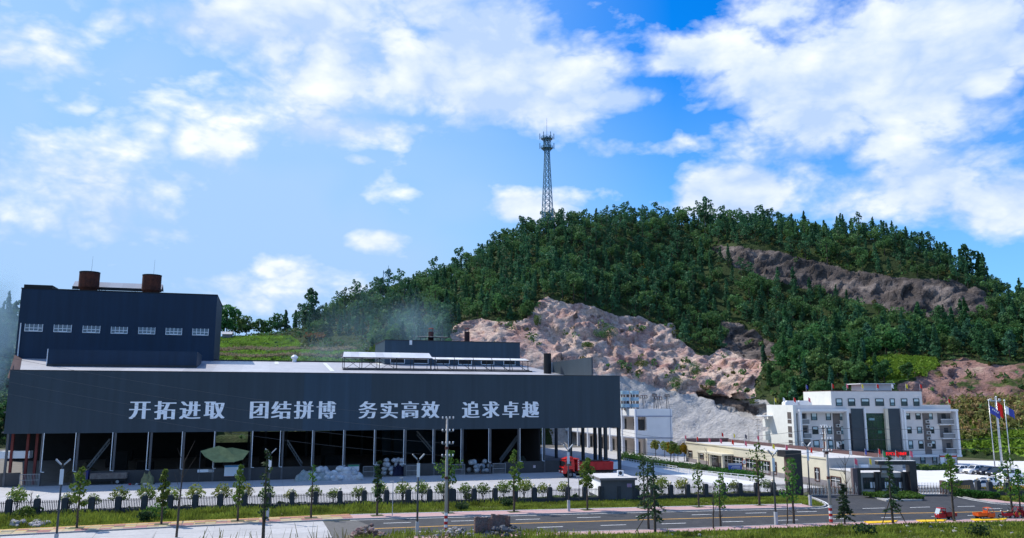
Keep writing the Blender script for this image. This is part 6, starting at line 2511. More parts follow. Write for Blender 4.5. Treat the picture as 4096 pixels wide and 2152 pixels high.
crop('crop_rows', 'tan dry maize mixed into the slope right of the office', lambda a, b: (a > 3790) & (b > 1605) & (b < 1760 - (a - 3850) * .15), 9000, 1.9, leaf('tan_maize', (0.34, 0.24, 0.11), objrand=0, var=.5), 11, (90, 190), (180, 270))
crop('dry_grass', 'pale dry grass along the terrace edges', lambda a, b: in_zone(a, b, 'field') & ((np.abs(b - 1402 - np.sin(a * .03) * 3) < 5) | (np.abs(b - 1428 - np.sin(a * .02) * 4) < 4)), 40000, .9, leaf('terrace_dry', (0.30, 0.25, 0.16), objrand=0, var=.5), 12, (-140, -40), (290, 400), .6)

# ================================================================ STREET FURNITURE
m_lampc = pm('lamp_post_paint', (0.075, 0.08, 0.085), rough=0.5, var=0.1)
m_lhead = pm('lamp_head', (0.42, 0.43, 0.45), rough=0.4, var=0.05)
lroot = None
lamps = [(252, 1851, None, 'twin-headed street lamp at the left, in front of the blue truck'), (1069, 2088, 0, 'twin-headed street lamp behind the sparse foreground tree'),
         (1668, 2146, 0, 'twin-headed street lamp just left of the concrete utility pole'), (2275, 2049, 0, 'twin-headed street lamp in front of the red dump truck'),
         (3105, 2102, 0, 'twin-headed street lamp on the near verge before the black pylon'), (3242, 2026, 0, 'twin-headed street lamp at the corner by the gate')]
LH = 8.2
for (u, v, z, lab) in lamps:
    loc = g(u, v, LH - .1) if z is None else g(u, v)
    loc = (loc[0], loc[1], 0.05)
    if lroot is None:
        t = thing('street_lamp', lab, 'street lamp', loc, .25, 'street lamps')
        MB().cyl((0, 0, 0), (0, 0, LH - .5), .12, .07, 10).build('pole', m_lampc, t, smooth=True)
        MB().box(-.16, -.16, 0, .16, .16, 1.45).build('base_box', m_lhead, t, bevel=.02)
        MB().box(-.17, -.1, LH - 2.2, .17, -.085, LH - .75).build('banner_panel', m_winfr, t)
        for s in (-1, 1):
            a = MB().bar((0, 0, LH - .55), (s * .3, 0, LH - .2), .07).build('arm', m_lampc, t)
            mb = MB().add([(s * .16, -.13, LH - .38), (s * .16, .13, LH - .38), (s * .66, .14, LH + .12), (s * .66, -.14, LH + .12),
                           (s * .10, -.13, LH - .28), (s * .10, .13, LH - .28), (s * .6, .14, LH + .24), (s * .6, -.14, LH + .24)],
                          [(0, 1, 2, 3), (7, 6, 5, 4), (0, 4, 5, 1), (1, 5, 6, 2), (2, 6, 7, 3), (3, 7, 4, 0)])
            mb.build('lamp_head', m_lhead, a)
        lroot = t
    else:
        dup(lroot, loc, .25, lab)
for (u, vt, vb, lab) in ((575, 1934, 2046, 'thin pole with a small camera by the left fence'), (1607, 1911, 2017, 'thin camera pole behind the middle of the fence'), (2317, 1905, 2008, 'thin pole left of the dark booth'), (1569, 1926, 2068, 'grey marker post on the far pavement')):
    p = g(u, vb)
    h = hgt(u, vb, vt)
    t = thing('camera_pole', lab, 'pole', p)
    MB().cyl((0, 0, 0), (0, 0, h), .05, .04, 6).build('post', m_lampc if u != 1569 else m_lhead, t)
    MB().box(-.35, -.08, h - .12, .1, .08, h + .05).build('camera', m_lhead, t)

m_cpole = pm('concrete_pole', (0.42, 0.39, 0.36), var=0.15, scale=1.0)
m_redb = pm('red_band', (0.45, 0.03, 0.03), var=0.15)
def utility_pole(label, p, h, r0=.19, bands=True, arms=4, rz=.3, mat=m_cpole, brown=True):
    t = thing('utility_pole', label, 'utility pole', p, rz)
    MB().cyl((0, 0, -.1), (0, 0, h), r0, r0 * .62, 12).build('shaft', mat, t, smooth=True)
    if bands:
        for k in range(3):
            MB().cyl((0, 0, .25 + k * .62), (0, 0, .56 + k * .62), r0 * 1.02 + .005, r0 * 1.0 + .005, 12).build('red_band', m_redb, t)
            MB().cyl((0, 0, .57 + k * .62), (0, 0, .86 + k * .62), r0 * 1.02 + .004, r0 + .004, 12).build('white_band', m_white, t)
    if brown:
        for z in (h * .46, h * .72):
            MB().cyl((0, 0, z), (0, 0, z + .3), r0 + .015, r0 + .01, 12).build('clamp_band', pm('rust_band', (0.12, 0.05, 0.04), var=0.2), t)
    for k in range(arms):
        z = h - .15 - k * 1.35
        a = MB().bar((-.55, 0, z), (.75, 0, z), .09).build('crossarm', m_steel, t)
        for x in (-.5, -.1, .3, .7):
            MB().lathe([(.03, 0), (.09, .05), (.05, .1), (.1, .16), (.04, .24)], (x, 0, z + .05), 8).build('insulator', m_winfr, a)
    return t
P1 = g(1783, 2131)
P2 = g(3325, 2096)
utility_pole('concrete utility pole with red and white bands in the centre foreground', P1, 12.2)
utility_pole('concrete utility pole with red and white bands near the gate', P2, 11.0, arms=3, brown=True)
P3p = g(3306, 1938)
utility_pole('weathered brown pole behind the banded pole near the gate', P3p, hgt(3306, 1938, 1702), .16, False, 2, mat=pm('wood_pole', (0.13, 0.085, 0.06), var=0.2), brown=False)
P4 = at(3034, 1775, 200)
P4[2] = 0
utility_pole('grey pole with fittings in front of the grey rock slope', P4, at(3031, 1676, 200)[2], .17, False, 3, brown=False)
P5 = at(2996, 1770, 215)
P5[2] = 0
utility_pole('plain short pole left of the grey pole before the rock slope', P5, at(2994, 1706, 215)[2], .14, False, 0, brown=False)

m_wire = pm('wire', (0.05, 0.05, 0.055), rough=0.5, var=0.1)
m_wirel = pm('bright_wire', (0.12, 0.125, 0.13), rough=0.4, var=0.1)
def wire(a, b, sag, label, mat=m_wire, r=.022):
    a, b = Vector(a), Vector(b)
    mb = MB()
    n = 14
    pts = []
    for k in range(n + 1):
        f = k / n
        p = a.lerp(b, f)
        p.z -= sag * 4 * f * (1 - f)
        pts.append(p - a)
    for k in range(n):
        mb.cyl(pts[k], pts[k + 1], r, r, 4, cap=False)
    o = mb.build('overhead_wire', mat, loc=tuple(a))
    return tag(o, label, 'wire')
for k in range(4):
    z1 = 12.15 - k * 1.35
    e = at(-120, 1400 + k * 48, 66)
    wire((P1[0], P1[1], z1), e, .8, 'faint overhead wire running left from the central pole, %s from the top' % ordinal(k), m_wirel, .010)
z2 = 10.9
for k in range(3):
    e = at(2480, 1722 + k * 12 + (0 if k < 2 else 40), 190)
    wire((P2[0] - .3 + .3 * k, P2[1], z2 - 1.3 * k), e, 1.6, 'dark overhead wire crossing the grey slope to the gate pole, %s from the top' % ordinal(k))
    wire((P2[0] + .3 * k, P2[1], z2 - 1.3 * k), (140, 150, 13 - k * 1.3), 1.5, 'dark overhead wire crossing the office front, %s from the top' % ordinal(k))
wire((P4[0], P4[1], 12.5), at(3100, 1690, 195), .3, 'short wire from the grey pole to the office side wall')

# big flagpoles
m_pole = pm('steel_flagpole', (0.55, 0.55, 0.57), rough=0.3, metal=0.5, var=0.05)
def cloth(w, h, seed, drop=.35):
    mb = MB()
    nx, nz = 10, 6
    r_ = random.Random(seed)
    ph = r_.random() * 6
    vs = []
    for i in range(nx + 1):
        for j in range(nz + 1):
            x = w * i / nx
            vs.append((x, .12 * w * math.sin(i * 1.1 + ph) * (i / nx), -h * j / nz - drop * w * (i / nx) ** 1.3))
    fs = [(i * (nz + 1) + j, (i + 1) * (nz + 1) + j, (i + 1) * (nz + 1) + j + 1, i * (nz + 1) + j + 1) for i in range(nx) for j in range(nz)]
    return mb.add(vs, fs)
mflag = {'red': pm('red_flag', (0.55, 0.02, 0.015), rough=.7, transl=.35, var=.1), 'blue': pm('blue_flag', (0.05, 0.07, 0.33), rough=.7, transl=.3, var=.1), 'yellow': pm('yellow_flag', (0.60, 0.52, 0.05), rough=.7, transl=.3, var=.1),
         'pink': pm('pink_flag', (0.60, 0.12, 0.18), rough=.7, transl=.3, var=.1), 'white': pm('white_flag', (0.70, 0.72, 0.74), rough=.7, transl=.3, var=.1), 'navy': pm('navy_flag', (0.02, 0.025, 0.07), rough=.7, var=.1), 'green': pm('green_flag', (0.05, 0.25, 0.10), rough=.7, transl=.3, var=.1)}
for (u, vb, vt, c, lab) in ((3983, 1902, 1603, 'blue', 'tall flagpole with a blue flag, left of the three'), (4014, 1895, 1590, 'red', 'tall flagpole with a red flag, middle of the three'), (4047, 1905, 1604, 'blue', 'tall flagpole with a blue and white flag, right of the three')):
    p = g(u, vb)
    h = hgt(u - 30, vb, vt)
    t = thing('flagpole', lab, 'flagpole', p, .1, 'flagpoles at the car park')
    MB().cyl((0, 0, 0), (0, 0, h), .11, .06, 10).build('pole', m_pole, t, smooth=True)
    MB().ball((0, 0, h + .12), .16).build('finial', m_white, t)
    f = cloth(1.9 if c == 'blue' else 1.1, 1.5 if c == 'blue' else 2.6, u, .6).build('flag', mflag[c], t, smooth=True, loc=(.06, 0, h - .9))
    if u == 3983:
        for k in range(4):
            MB().box(.35 + k * .33, -.28, -.9 - k * .2, .55 + k * .33, -.25, -.62 - k * .2).build('white_mark', m_white, f)
    if u == 4047:
        MB().add([(0, -.02, 0), (.55, -.16, -.35), (.5, -.16, -1.75), (0, -.02, -1.5)], [(0, 1, 2, 3)]).build('white_edge', m_white, f)
# surveillance mast between the flagpoles
p = at(4000, 1800, 175)
t = thing('camera_mast', 'grey mast with floodlights behind the middle flagpole', 'mast', (p[0], p[1], 0))
hm = at(3990, 1588, 175)[2]
MB().cyl((0, 0, 0), (0, 0, hm), .16, .1, 8).build('post', m_pole, t)
MB().box(-1.1, -.1, hm - .9, 1.1, .1, hm - .7).build('crossbar', m_pole, t)
for x in (-1.0, .9):
    MB().box(x - .15, -.2, hm - .65, x + .15, .2, hm - .3).build('floodlight', m_lhead, t)

# small flags on the roofs
def roof_flag(u, v, z, c, label, h=1.5, t_=None):
    p = g(u, v, z) if t_ is None else t_
    t = thing('small_flag', label, 'flag', p, rnd.uniform(-.4, .4), 'small flags on the roofs')
    MB().cyl((0, 0, -.1), (.05, 0, h), .025, .02, 5).build('stick', m_white, t)
    cloth(.42, .85, int(u), .8).build('cloth', mflag[c], t, smooth=True, loc=(.05, 0, h - .05))
cn_ = {}
def nxt(k):
    cn_[k] = cn_.get(k, -1) + 1
    return ordinal(cn_[k])
for (u, v, c) in ((3061, 1616, 'yellow'), (3112, 1617, 'white'), (3168, 1620, 'red'), (3227, 1621, 'pink')):
    s_, z_ = OF.px(u, v, 1)
    roof_flag(u, v, 0, c, 'small %s flag on the lower left office roof, %s from the left' % (c, nxt('a')), t_=OF.world(max(.3, s_), .2 if u > 3165 else 10 - (u - 3061) * .09, ZP), h=1.7)
for (u, c) in ((3215, 'blue'), (3326, 'red'), (3386, 'pink'), (3447, 'yellow'), (3507, 'red'), (3566, 'white'), (3623, 'yellow'), (3680, 'red')):
    s_, z_ = OF.px(max(u, 3328), 1562, .3)
    w = OF.world(s_, .3 if u > 3300 else OD - 1.2, ZA + .1)
    roof_flag(u, 0, 0, c, 'small %s flag on the top edge of the office, %s from the left' % (c, nxt('b')), t_=w, h=1.6)
w = OF.world(OW - .3, .3, ZP)
roof_flag(3800, 0, 0, 'red', 'small red flag at the right end of the office roof', t_=w)
for (u, v, c) in ((2738, 1768, 'pink'), (2785, 1772, 'red'), (2832, 1776, 'pink'), (2878, 1781, 'pink'), (2925, 1787, 'red'), (2977, 1794, 'pink'), (3088, 1808, 'yellow'), (3140, 1815, 'pink'), (3240, 1828, 'red'), (3297, 1834, 'navy')):
    s_, _ = cpx(u, v)
    roof_flag(u, v, 0, c, 'small %s flag on the front edge of the cream roof, %s from far end' % (c, nxt('c')), t_=CF.world(min(s_, S0 - .2), .1, HC + .25))
for (u, v, c) in ((2885, 1764, 'red'), (2933, 1770, 'yellow'), (2979, 1776, 'navy'), (3028, 1783, 'pink'), (3293, 1822, 'red'), (3347, 1826, 'white')):
    s_, _ = cpx(u, v, DEP - .2)
    roof_flag(u, v, 0, c, 'small %s flag on the rear edge of the cream roof, %s from far end' % (c, nxt('d')), t_=CF.world(min(s_, S0 - .2), DEP - .1, HC + .7))
for (u, c) in ((3396, 'white'), (3458, 'blue'), (3512, 'red')):
    s_ = CF.px(u, 1830, 0)
    d = ray(u, 1828)
    # on the shaded end wall: plane s = S0
    k = (S0 + CF.D @ CF.o) / (CF.D @ d[:2])
    q = CF.loc(np.array([d[0] * k, d[1] * k, 0]))
    roof_flag(u, 0, 0, c, 'small %s flag above the shaded end wall of the cream building' % c, t_=CF.world(S0 + .15, min(max(q[1], .3), DEP + 2.8), HC + .22))
for (u, c, v) in ((3545, 'green', 1844), (3597, 'red', 1844), (3654, 'pink', 1844)):
    roof_flag(u, v, 0, c, 'small %s flag on the taller black gate portal' % c, t_=GF.world(gs(u, v), 1.0, zr2 + .1))
for (u, c) in ((3430, 'pink'), (3490, 'yellow')):
    roof_flag(u, 0, 0, c, 'small %s flag on the lower black gate portal' % c, t_=GF.world(gs(u, 1872), 1.0, gz(1872)))

# signs along the drive
p = g(2942, 1897)
t = thing('info_sign', 'blue information sign on two posts by the drive', 'sign', p, .1)
MB().box(-1.35, 0, .75, 1.35, .06, 2.1).build('panel', pm('blue_sign', (0.06, 0.12, 0.42), var=0.08), t)
MB().box(-1.35, -.02, 1.7, 1.35, -.004, 2.1).build('header', pm('pale_sign', (0.45, 0.47, 0.52), var=0.15), t)
for k, z in enumerate((.95, 1.2, 1.45)):
    MB().box(-1.0 + .2 * k, -.015, z, 1.0, -.004, z + .07).build('text_line', m_white, t)
for x in (-1.3, 1.2):
    MB().box(x, .07, 0, x + .1, .15, 2.15).build('post', m_steel, t)
p = g(2979, 1897)
t = thing('traffic_sign', 'round no-horn traffic sign on a thin post', 'sign', p, .1)
MB().cyl((0, 0, 0), (0, 0, 2.4), .04).build('post', m_steel, t)
d_ = MB().cyl((0, -.06, 2.3), (0, -.03, 2.3), .5, n=18).build('disc', m_redb, t)
MB().cyl((0, -.075, 2.3), (0, -.061, 2.3), .4, n=18).build('face', m_white, d_)
MB().bar((-.15, -.09, 2.15), (.12, -.09, 2.45), .12, .03).build('symbol', m_black, d_)

# white railing beside the drive
def low_rail(label, pts):
    t = thing('low_railing', label, 'railing', pts[0])
    for i, (p, d) in enumerate(resample(pts, 1.6)):
        q = p - pts[0][:2]
        MB().box(q[0] - .05, q[1] - .05, 0, q[0] + .05, q[1] + .05, .85).build('post', m_winfr, t)
    for z in (.4, .78):
        mb = MB()
        for a, b in zip(pts[:-1], pts[1:]):
            a, b = a - pts[0], b - pts[0]
            mb.bar((a[0], a[1], z), (b[0], b[1], z), .07)
        mb.build('rail', m_winfr, t)
low_rail('white low railing along the hedge from the warehouse to the bend', [g(u, v) for u, v in ((2495, 1846), (2560, 1859), (2640, 1870), (2710, 1882))])
low_rail('white low railing along the drive before the cream building', [g(u, v) for u, v in ((2714, 1888), (2800, 1898), (2900, 1909), (3044, 1923))])

# ================================================================ VEHICLES
m_tyre = pm('tyre', (0.02, 0.02, 0.02), rough=.9, var=.2)
m_rim = pm('wheel_rim', (0.30, 0.30, 0.31), rough=.4, metal=.4, var=.1)
m_tred = pm('truck_red', (0.50, 0.012, 0.012), rough=.35, var=.06, spec=.5)
m_tred2 = pm('dusty_red', (0.34, 0.014, 0.016), rough=.55, var=.12, scale=1.5)
m_wglass = pm('vehicle_glass', (0.015, 0.02, 0.025), rough=.06, var=.1, spec=.8)
m_light = pm('headlight', (0.75, 0.75, 0.72), rough=.15, var=.03)
def wheel(t, x, y, r, w, name='wheel', rim=None):
    o = MB().cyl((x, y - w / 2, r), (x, y + w / 2, r), r, n=18).build(name, m_tyre, t)
    s = -1 if y < 0 else 1
    MB().cyl((x, y + s * (w / 2 + .004), r), (x, y + s * (w / 2 + .03), r), r * .56, r * .5, n=12).build('rim', rim or m_rim, o)
    return o
pa, pb = g(2240, 1909), g(2452, 1905)
mid = (pa + pb) / 2
tr = thing('dump_truck', 'bright red dump truck parked at the right end of the warehouse', 'dump truck', mid, WH.a)
MB().side([(-4.55, .75), (-5.1, .8), (-5.12, 1.7), (-4.95, 2.05), (-4.75, 3.15), (-4.3, 3.35), (-2.95, 3.35), (-2.85, 2.6), (-2.85, 1.05), (-3.0, 1.05), (-3.25, 1.55), (-4.15, 1.55), (-4.4, 1.05)], -1.22, 1.22).build('cab', m_tred, tr, bevel=.05)
MB().side([(-4.98, 2.12), (-4.78, 3.0), (-4.76, 3.0), (-4.95, 2.12)], -1.05, 1.05).build('windscreen', m_wglass, tr, loc=(-.05, 0, 0))
for s in (-1, 1):
    MB().add([(-4.6, s * 1.232, 2.15), (-3.5, s * 1.232, 2.15), (-3.5, s * 1.232, 3.0), (-4.45, s * 1.232, 3.0)], [(0, 1, 2, 3) if s < 0 else (3, 2, 1, 0)]).build('side_window', m_wglass, tr)
    MB().box(-5.2, s * .75 - .2, 1.0, -5.08, s * .75 + .2, 1.25).build('headlight', m_light, tr)
    MB().box(-4.9, s * 1.3 - .1, 2.3, -4.75, s * 1.3 + .1, 2.9).build('mirror', m_black, tr)
MB().side([(-4.9, 3.36), (-3.2, 3.36), (-3.0, 3.75), (-3.4, 3.8)], -1.0, 1.0).build('roof_deflector', m_tred, tr, bevel=.04)
MB().box(-5.16, -1.1, 1.45, -5.1, 1.1, 1.75).build('grille', m_black, tr)
MB().box(-2.8, -1.15, .75, 4.9, 1.15, 1.15).build('chassis', m_black, tr)
bed = MB()
bed.add([(-1.9, -1.25, 1.3), (4.9, -1.25, 1.3), (4.9, 1.25, 1.3), (-1.9, 1.25, 1.3), (-1.9, -1.25, 2.75), (5.0, -1.25, 2.75), (5.0, 1.25, 2.75), (-1.9, 1.25, 2.75)], [(0, 3, 2, 1), (0, 1, 5, 4), (1, 2, 6, 5), (2, 3, 7, 6), (3, 0, 4, 7)])
bedo = bed.build('tipper_body', m_tred2, tr)
bedo.modifiers.new('solid', 'SOLIDIFY').thickness = .1
MB().box(-1.8, -1.1, 2.2, 4.8, 1.1, 2.45).build('load', pm('dark_load', (0.05, 0.045, 0.042), var=.3, scale=2, bump=.5), bedo)
MB().box(-2.3, -1.25, 1.25, -1.92, 1.25, 3.45).build('headboard', m_tred, tr)
MB().box(-2.75, -1.2, 3.3, -1.93, 1.2, 3.46).build('cab_guard', m_tred, tr)
for x in (-.2, 1.4, 3.0, 4.4):
    MB().box(x, -1.34, 1.35, x + .1, -1.306, 2.7).build('stake_rib', m_tred2, bedo)
for s in (-1, 1):
    for x in (-3.7, -1.2, 2.4, 3.85):
        wheel(tr, x, s * 1.05, .56, .36, rim=pm('dusty_rim', (0.16, 0.15, 0.15), var=.2))
for i, c in enumerate('东风大力神'):
    o = glyph(c, 'character', m_white, tr, size=.36, bold=2, step=.02)
    o.location = (-2.11, -1.27, 3.12 - i * .4)

pa, pb = g(322, 1940), g(498, 1936)
mid = (pa + pb) / 2
bt = thing('flatbed_truck', 'old truck with a blue cab and faded ribbed bed in the shade at the left', 'truck', mid, WH.a)
m_bcab = pm('dark_blue_cab', (0.035, 0.035, 0.14), rough=.5, var=.1)
m_fbed = pm('faded_bed', (0.24, 0.20, 0.17), c2=(0.13, 0.10, 0.09), scale=1.5, var=.15)
MB().side([(-3.7, .6), (-3.75, 1.5), (-3.45, 2.35), (-2.2, 2.4), (-2.15, .8), (-2.4, .8), (-2.6, 1.1), (-3.2, 1.1), (-3.4, .6)], -1.0, 1.0).build('cab', m_bcab, bt, bevel=.05)
MB().box(-3.3, -1.03, 1.5, -2.5, -1.004, 2.15).build('side_window', m_wglass, bt)
MB().add([(-3.76, -.85, 1.55), (-3.76, .85, 1.55), (-3.49, .85, 2.28), (-3.49, -.85, 2.28)], [(3, 2, 1, 0)]).build('windscreen', m_wglass, bt)
MB().box(-2.1, -1.0, .6, 3.7, 1.0, .95).build('chassis', m_black, bt)
MB().box(-1.9, -1.1, 1.0, 3.8, 1.1, 1.95).build('bed', m_fbed, bt)
for k in range(7):
    MB().box(-1.8 + k * .9, -1.15, 1.0, -1.7 + k * .9, -1.104, 1.95).build('stake_rib', m_fbed, bt)
for s in (-1, 1):
    for x in (-2.9, 2.4):
        wheel(bt, x, s * .9, .48, .3)
def car(label, paint, p, rz, suv=False, s=1.0):
    t = thing('parked_car', label, 'car', p, rz, 'cars in the car park')
    h = 1.68 if suv else 1.45
    L = 2.25
    body = [(-L, .35), (-L - .02, .75), (-L + .35, .88 + .08 * suv), (-1.1, .98 + .08 * suv), (1.75, 1.0 + .1 * suv), (L, .95), (L + .02, .4), (1.75, .3), (-1.8, .3)]
    MB().side(body, -.88, .88).build('body', paint, t, bevel=.08)
    b0, b1, t0, t1 = -1.15, 1.75 if suv else 1.6, -.35, 1.35 if suv else .95
    z0, z1 = .96, h
    MB().add([(b0, -.82, z0), (b1, -.82, z0), (b1, .82, z0), (b0, .82, z0), (t0, -.62, z1), (t1, -.62, z1), (t1, .62, z1), (t0, .62, z1)], [(0, 1, 5, 4), (1, 2, 6, 5), (2, 3, 7, 6), (3, 0, 4, 7)]).build('windows', m_wglass, t)
    MB().box(t0 - .12, -.66, z1 - .06, t1 + .15, .66, z1 + .05).build('roof', paint, t, bevel=.04)
    for s_ in (-1, 1):
        for (x0_, x1_) in ((b0, t0), (.45, .4), (b1, t1)):
            MB().bar((x0_, s_ * .83, z0), (x1_, s_ * .64, z1), .09).build('pillar', paint, t)
        MB().box(-L - .03, s_ * .62 - .18, .62, -L + .12, s_ * .62 + .18, .78).build('headlight', m_light, t)
        for x in (-1.4, 1.4):
            wheel(t, x, s_ * .82, .33, .22)
    MB().box(-L - .05, -.5, .4, -L - .01, .5, .6).build('grille', m_black, t)
    t.scale = (s, s, s)
    return t
m_cw = pm('white_car_paint', (0.80, 0.81, 0.83), rough=.2, var=.02, spec=.6)
m_cd = pm('dark_car_paint', (0.03, 0.035, 0.055), rough=.2, var=.05, spec=.6)
m_cs = pm('silver_car_paint', (0.45, 0.47, 0.50), rough=.25, var=.03, spec=.6)
car('white sedan parked closest to the office block', m_cw, g(3842, 1892), .25)
car('white SUV parked next to the white sedan', m_cw, g(3903, 1896), .25, True)
car('dark blue car beside the white SUV, half behind a bush', m_cd, g(3952, 1899), .25)
car('dark car parked at the right by the flagpoles', m_cd, g(3995, 1905), .3, True)
car('white car just behind the low wall with pillars', m_cw, g(3952, 1944), .2)
car('silver car behind the low wall, mostly hidden', m_cs, g(3925, 1955), .2)
car('white car seen between the flagpoles', m_cw, g(4040, 1915), .3, True)
car('white car near the right edge behind the wall', m_cw, g(4070, 1950), .2)

def trike(label, p, rz, paint, box, closed, flip):
    t = thing('cargo_tricycle', label, 'tricycle', p, rz, 'cargo tricycles at the near kerb')
    f = -1.0 if not flip else 1.0   # cab towards -x or +x
    X = lambda x: x * -f
    def bx(x0, y0, z0, x1, y1, z1, n, m, bv=0.0):
        return MB().box(X(x0), y0, z0, X(x1), y1, z1).build(n, m, t, bevel=bv)
    def prof(pts, y0, y1, n, m):
        pts = [(X(a), b) for a, b in pts]
        if f > 0:
            pts = pts[::-1]
        return MB().side(pts, y0, y1).build(n, m, t, bevel=.03)
    # x: cab at +1.. (towards the front), box at -1
    prof([(.2, .35), (1.45, .35), (1.55, .8), (1.45, 1.05), (.25, .95)], -.5, .5, 'front_body', paint)
    if closed:
        prof([(.15, 1.85), (1.05, 1.9), (1.15, 1.75), (.2, 1.72)], -.52, .52, 'cab_roof', paint)
        MB().add([(X(1.5), -.48, 1.0), (X(1.5), .48, 1.0), (X(1.15), .48, 1.78), (X(1.15), -.48, 1.78)], [(0, 1, 2, 3)]).build('windscreen', pm('clear_screen', (0.42, 0.50, 0.55), rough=.15, var=.1), t)
    else:
        prof([(.2, 1.78), (.95, 1.85), (1.0, 1.78), (.25, 1.7)], -.5, .5, 'cab_roof', paint)
        for s_ in (-1, 1):
            MB().bar((X(1.5), s_ * .46, .9), (X(1.0), s_ * .46, 1.8), .06).build('screen_bar', paint, t)
    for s_ in (-1, 1):
        MB().bar((X(.2), s_ * .47, .8), (X(.25), s_ * .47, 1.75), .06).build('cab_post', paint, t)
    bx(.1, -.4, .75, .6, .4, 1.0, 'seat', m_black)
    bx(.15, -.48, .95, .22, .48, 1.4, 'seat_back', paint)
    cb_ = MB().add([(X(-1.6), -.62, .6), (X(.05), -.62, .6), (X(.05), .62, .6), (X(-1.6), .62, .6), (X(-1.65), -.64, 1.08), (X(.05), -.64, 1.08), (X(.05), .64, 1.08), (X(-1.65), .64, 1.08)], [(0, 3, 2, 1), (0, 1, 5, 4), (1, 2, 6, 5), (2, 3, 7, 6), (3, 0, 4, 7)]).build('cargo_box', box, t)
    cb_.modifiers.new('solid', 'SOLIDIFY').thickness = .04
    bx(-1.5, -.3, .4, 1.2, .3, .58, 'chassis', m_black)
    wheel(t, X(1.25), 0.0, .28, .14)
    for s_ in (-1, 1):
        wheel(t, X(-.95), s_ * .55, .3, .16)
    MB().ball((X(1.55), 0, .85), .1).build('headlight', m_light, t)
    MB().bar((X(1.15), -.4, 1.1), (X(1.15), .4, 1.1), .05).build('handlebar', m_black, t)
    t.scale = (.76,) * 3
    return t
m_or = pm('orange_paint', (0.62, 0.10, 0.015), rough=.4, var=.08)
m_dr = pm('crimson_paint', (0.33, 0.012, 0.022), rough=.35, var=.08)
trike('crimson cargo tricycle with a windscreen and cab roof at the near kerb', g(3783, 2080), .18 + math.pi, m_dr, pm('brown_red_box', (0.28, 0.035, 0.03), var=.15), True, False)
trike('orange cargo tricycle with an open cab at the near kerb', g(3940, 2078), .18, m_or, m_or, False, False)
trike('red cargo tricycle cut off by the right edge of the picture', g(4090, 2074), .18 + math.pi, m_dr, m_dr, False, False)
def motorbike(label, p, rz, paint):
    t = thing('motorcycle', label, 'motorcycle', p, rz)
    wheel(t, -.62, 0, .29, .12)
    wheel(t, .62, 0, .29, .12)
    MB().side([(-.75, .55), (-.7, .8), (-.1, .72), (.25, .62), (.45, .95), (.55, .92), (.5, .4), (.2, .32), (-.4, .35)], -.14, .14).build('body', paint, t, bevel=.04)
    MB().side([(-.7, .82), (-.65, .92), (0, .86), (.05, .76)], -.15, .15).build('seat', m_black, t, bevel=.03)
    MB().bar((.45, -.32, 1.05), (.45, .32, 1.05), .05).build('handlebar', m_black, t)
    MB().bar((.62, 0, .29), (.45, 0, 1.05), .07).build('fork', m_rim, t)
    MB().ball((.56, 0, .9), .1).build('headlight', m_light, t)
    for s_ in (-1, 1):
        MB().bar((.45, s_ * .25, 1.05), (.5, s_ * .33, 1.25), .03).build('mirror', m_black, t)
motorbike('red scooter with a pale panel parked left of the yellow motorcycle', g(4028, 2076), .18 + 2.6, m_dr)
motorbike('yellow motorcycle beside the red scooter at the right edge', g(4056, 2075), .18 + 2.6, pm('yellow_bike', (0.50, 0.30, 0.03), rough=.4, var=.1))

# ================================================================ YARD CLUTTER
m_galv = pm('pale_gate_bars', (0.30, 0.30, 0.30), var=.15)
def yard_gate(label, u0, u1, v=1905):
    s0_, s1_ = whs(u0, v), whs(u1, v)
    L = s1_ - s0_
    h = 2.05
    t = thing('railing_gate', label, 'gate', WH.world(s0_, -.5), WH.a, 'railing gates along the warehouse')
    f = MB().box(0, -.04, .08, .08, .04, h).box(L - .08, -.04, .08, L, .04, h).box(.08, -.04, .08, L - .08, .04, .16).box(.08, -.04, h - .08, L - .08, .04, h).box(.08, -.04, h * .5, L - .08, .04, h * .5 + .08)
    f.build('frame', m_galv, t)
    mb = MB()
    n = int(L / .22)
    for k in range(1, n):
        mb.box(L * k / n - .025, -.025, .16, L * k / n + .025, .025, h - .08)
    mb.build('bars', m_galv, t)['kind'] = 'stuff'
yard_gate('railing gate at the left end of the warehouse', 80, 160, 1925)
yard_gate('railing gate to the left of the bay with the dark blue cover', 1450, 1494)
yard_gate('railing gate to the right of the bay with the dark blue cover', 1622, 1675)
yard_gate('railing gate left of the bay where the person stands', 1806, 1857)
yard_gate('railing gate right of the bay where the person stands', 1968, 2020)

def board(label, u0, u1, v0, v1, band, t_=-0.15):
    a, b = WH.px(u0, v1, t_), WH.px(u1, v0, t_)
    t = thing('notice_board', label, 'notice board', WH.world(a[0], t_, a[1]), WH.a)
    w, h = b[0] - a[0], b[1] - a[1]
    MB().box(0, 0, 0, w, .1, h).build('panel', m_winfr, t)
    MB().box(.02, -.02, h - .32, w - .02, -.004, h - .02).build('header', band, t)
    MB().box(-.08, -.03, -.08, w + .08, .12, -.005).build('bottom_rail', m_redst, t)
    MB().box(-.35, -.3, h + .04, w + .35, .5, h + .14).build('rain_hood', m_dsteel, t)
m_bluehd = pm('blue_header', (0.10, 0.30, 0.50), var=.1)
board('white notice board with a blue top edge behind a street tree', 896, 974, 1860, 1905, m_bluehd)
board('small white notice board with a green edge beside the sack pile', 1392, 1437, 1858, 1884, pm('green_header', (0.08, 0.35, 0.22), var=.1))
board('large white notice board with a blue top edge behind the red truck', 2412, 2471, 1840, 1878, m_bluehd)
a, b = WH.px(789, 1890, -.05), WH.px(856, 1877, -.05)
t = thing('wall_sign', 'long white sign panel fixed to the grey low wall', 'sign', WH.world(a[0], .05, a[1]), WH.a)
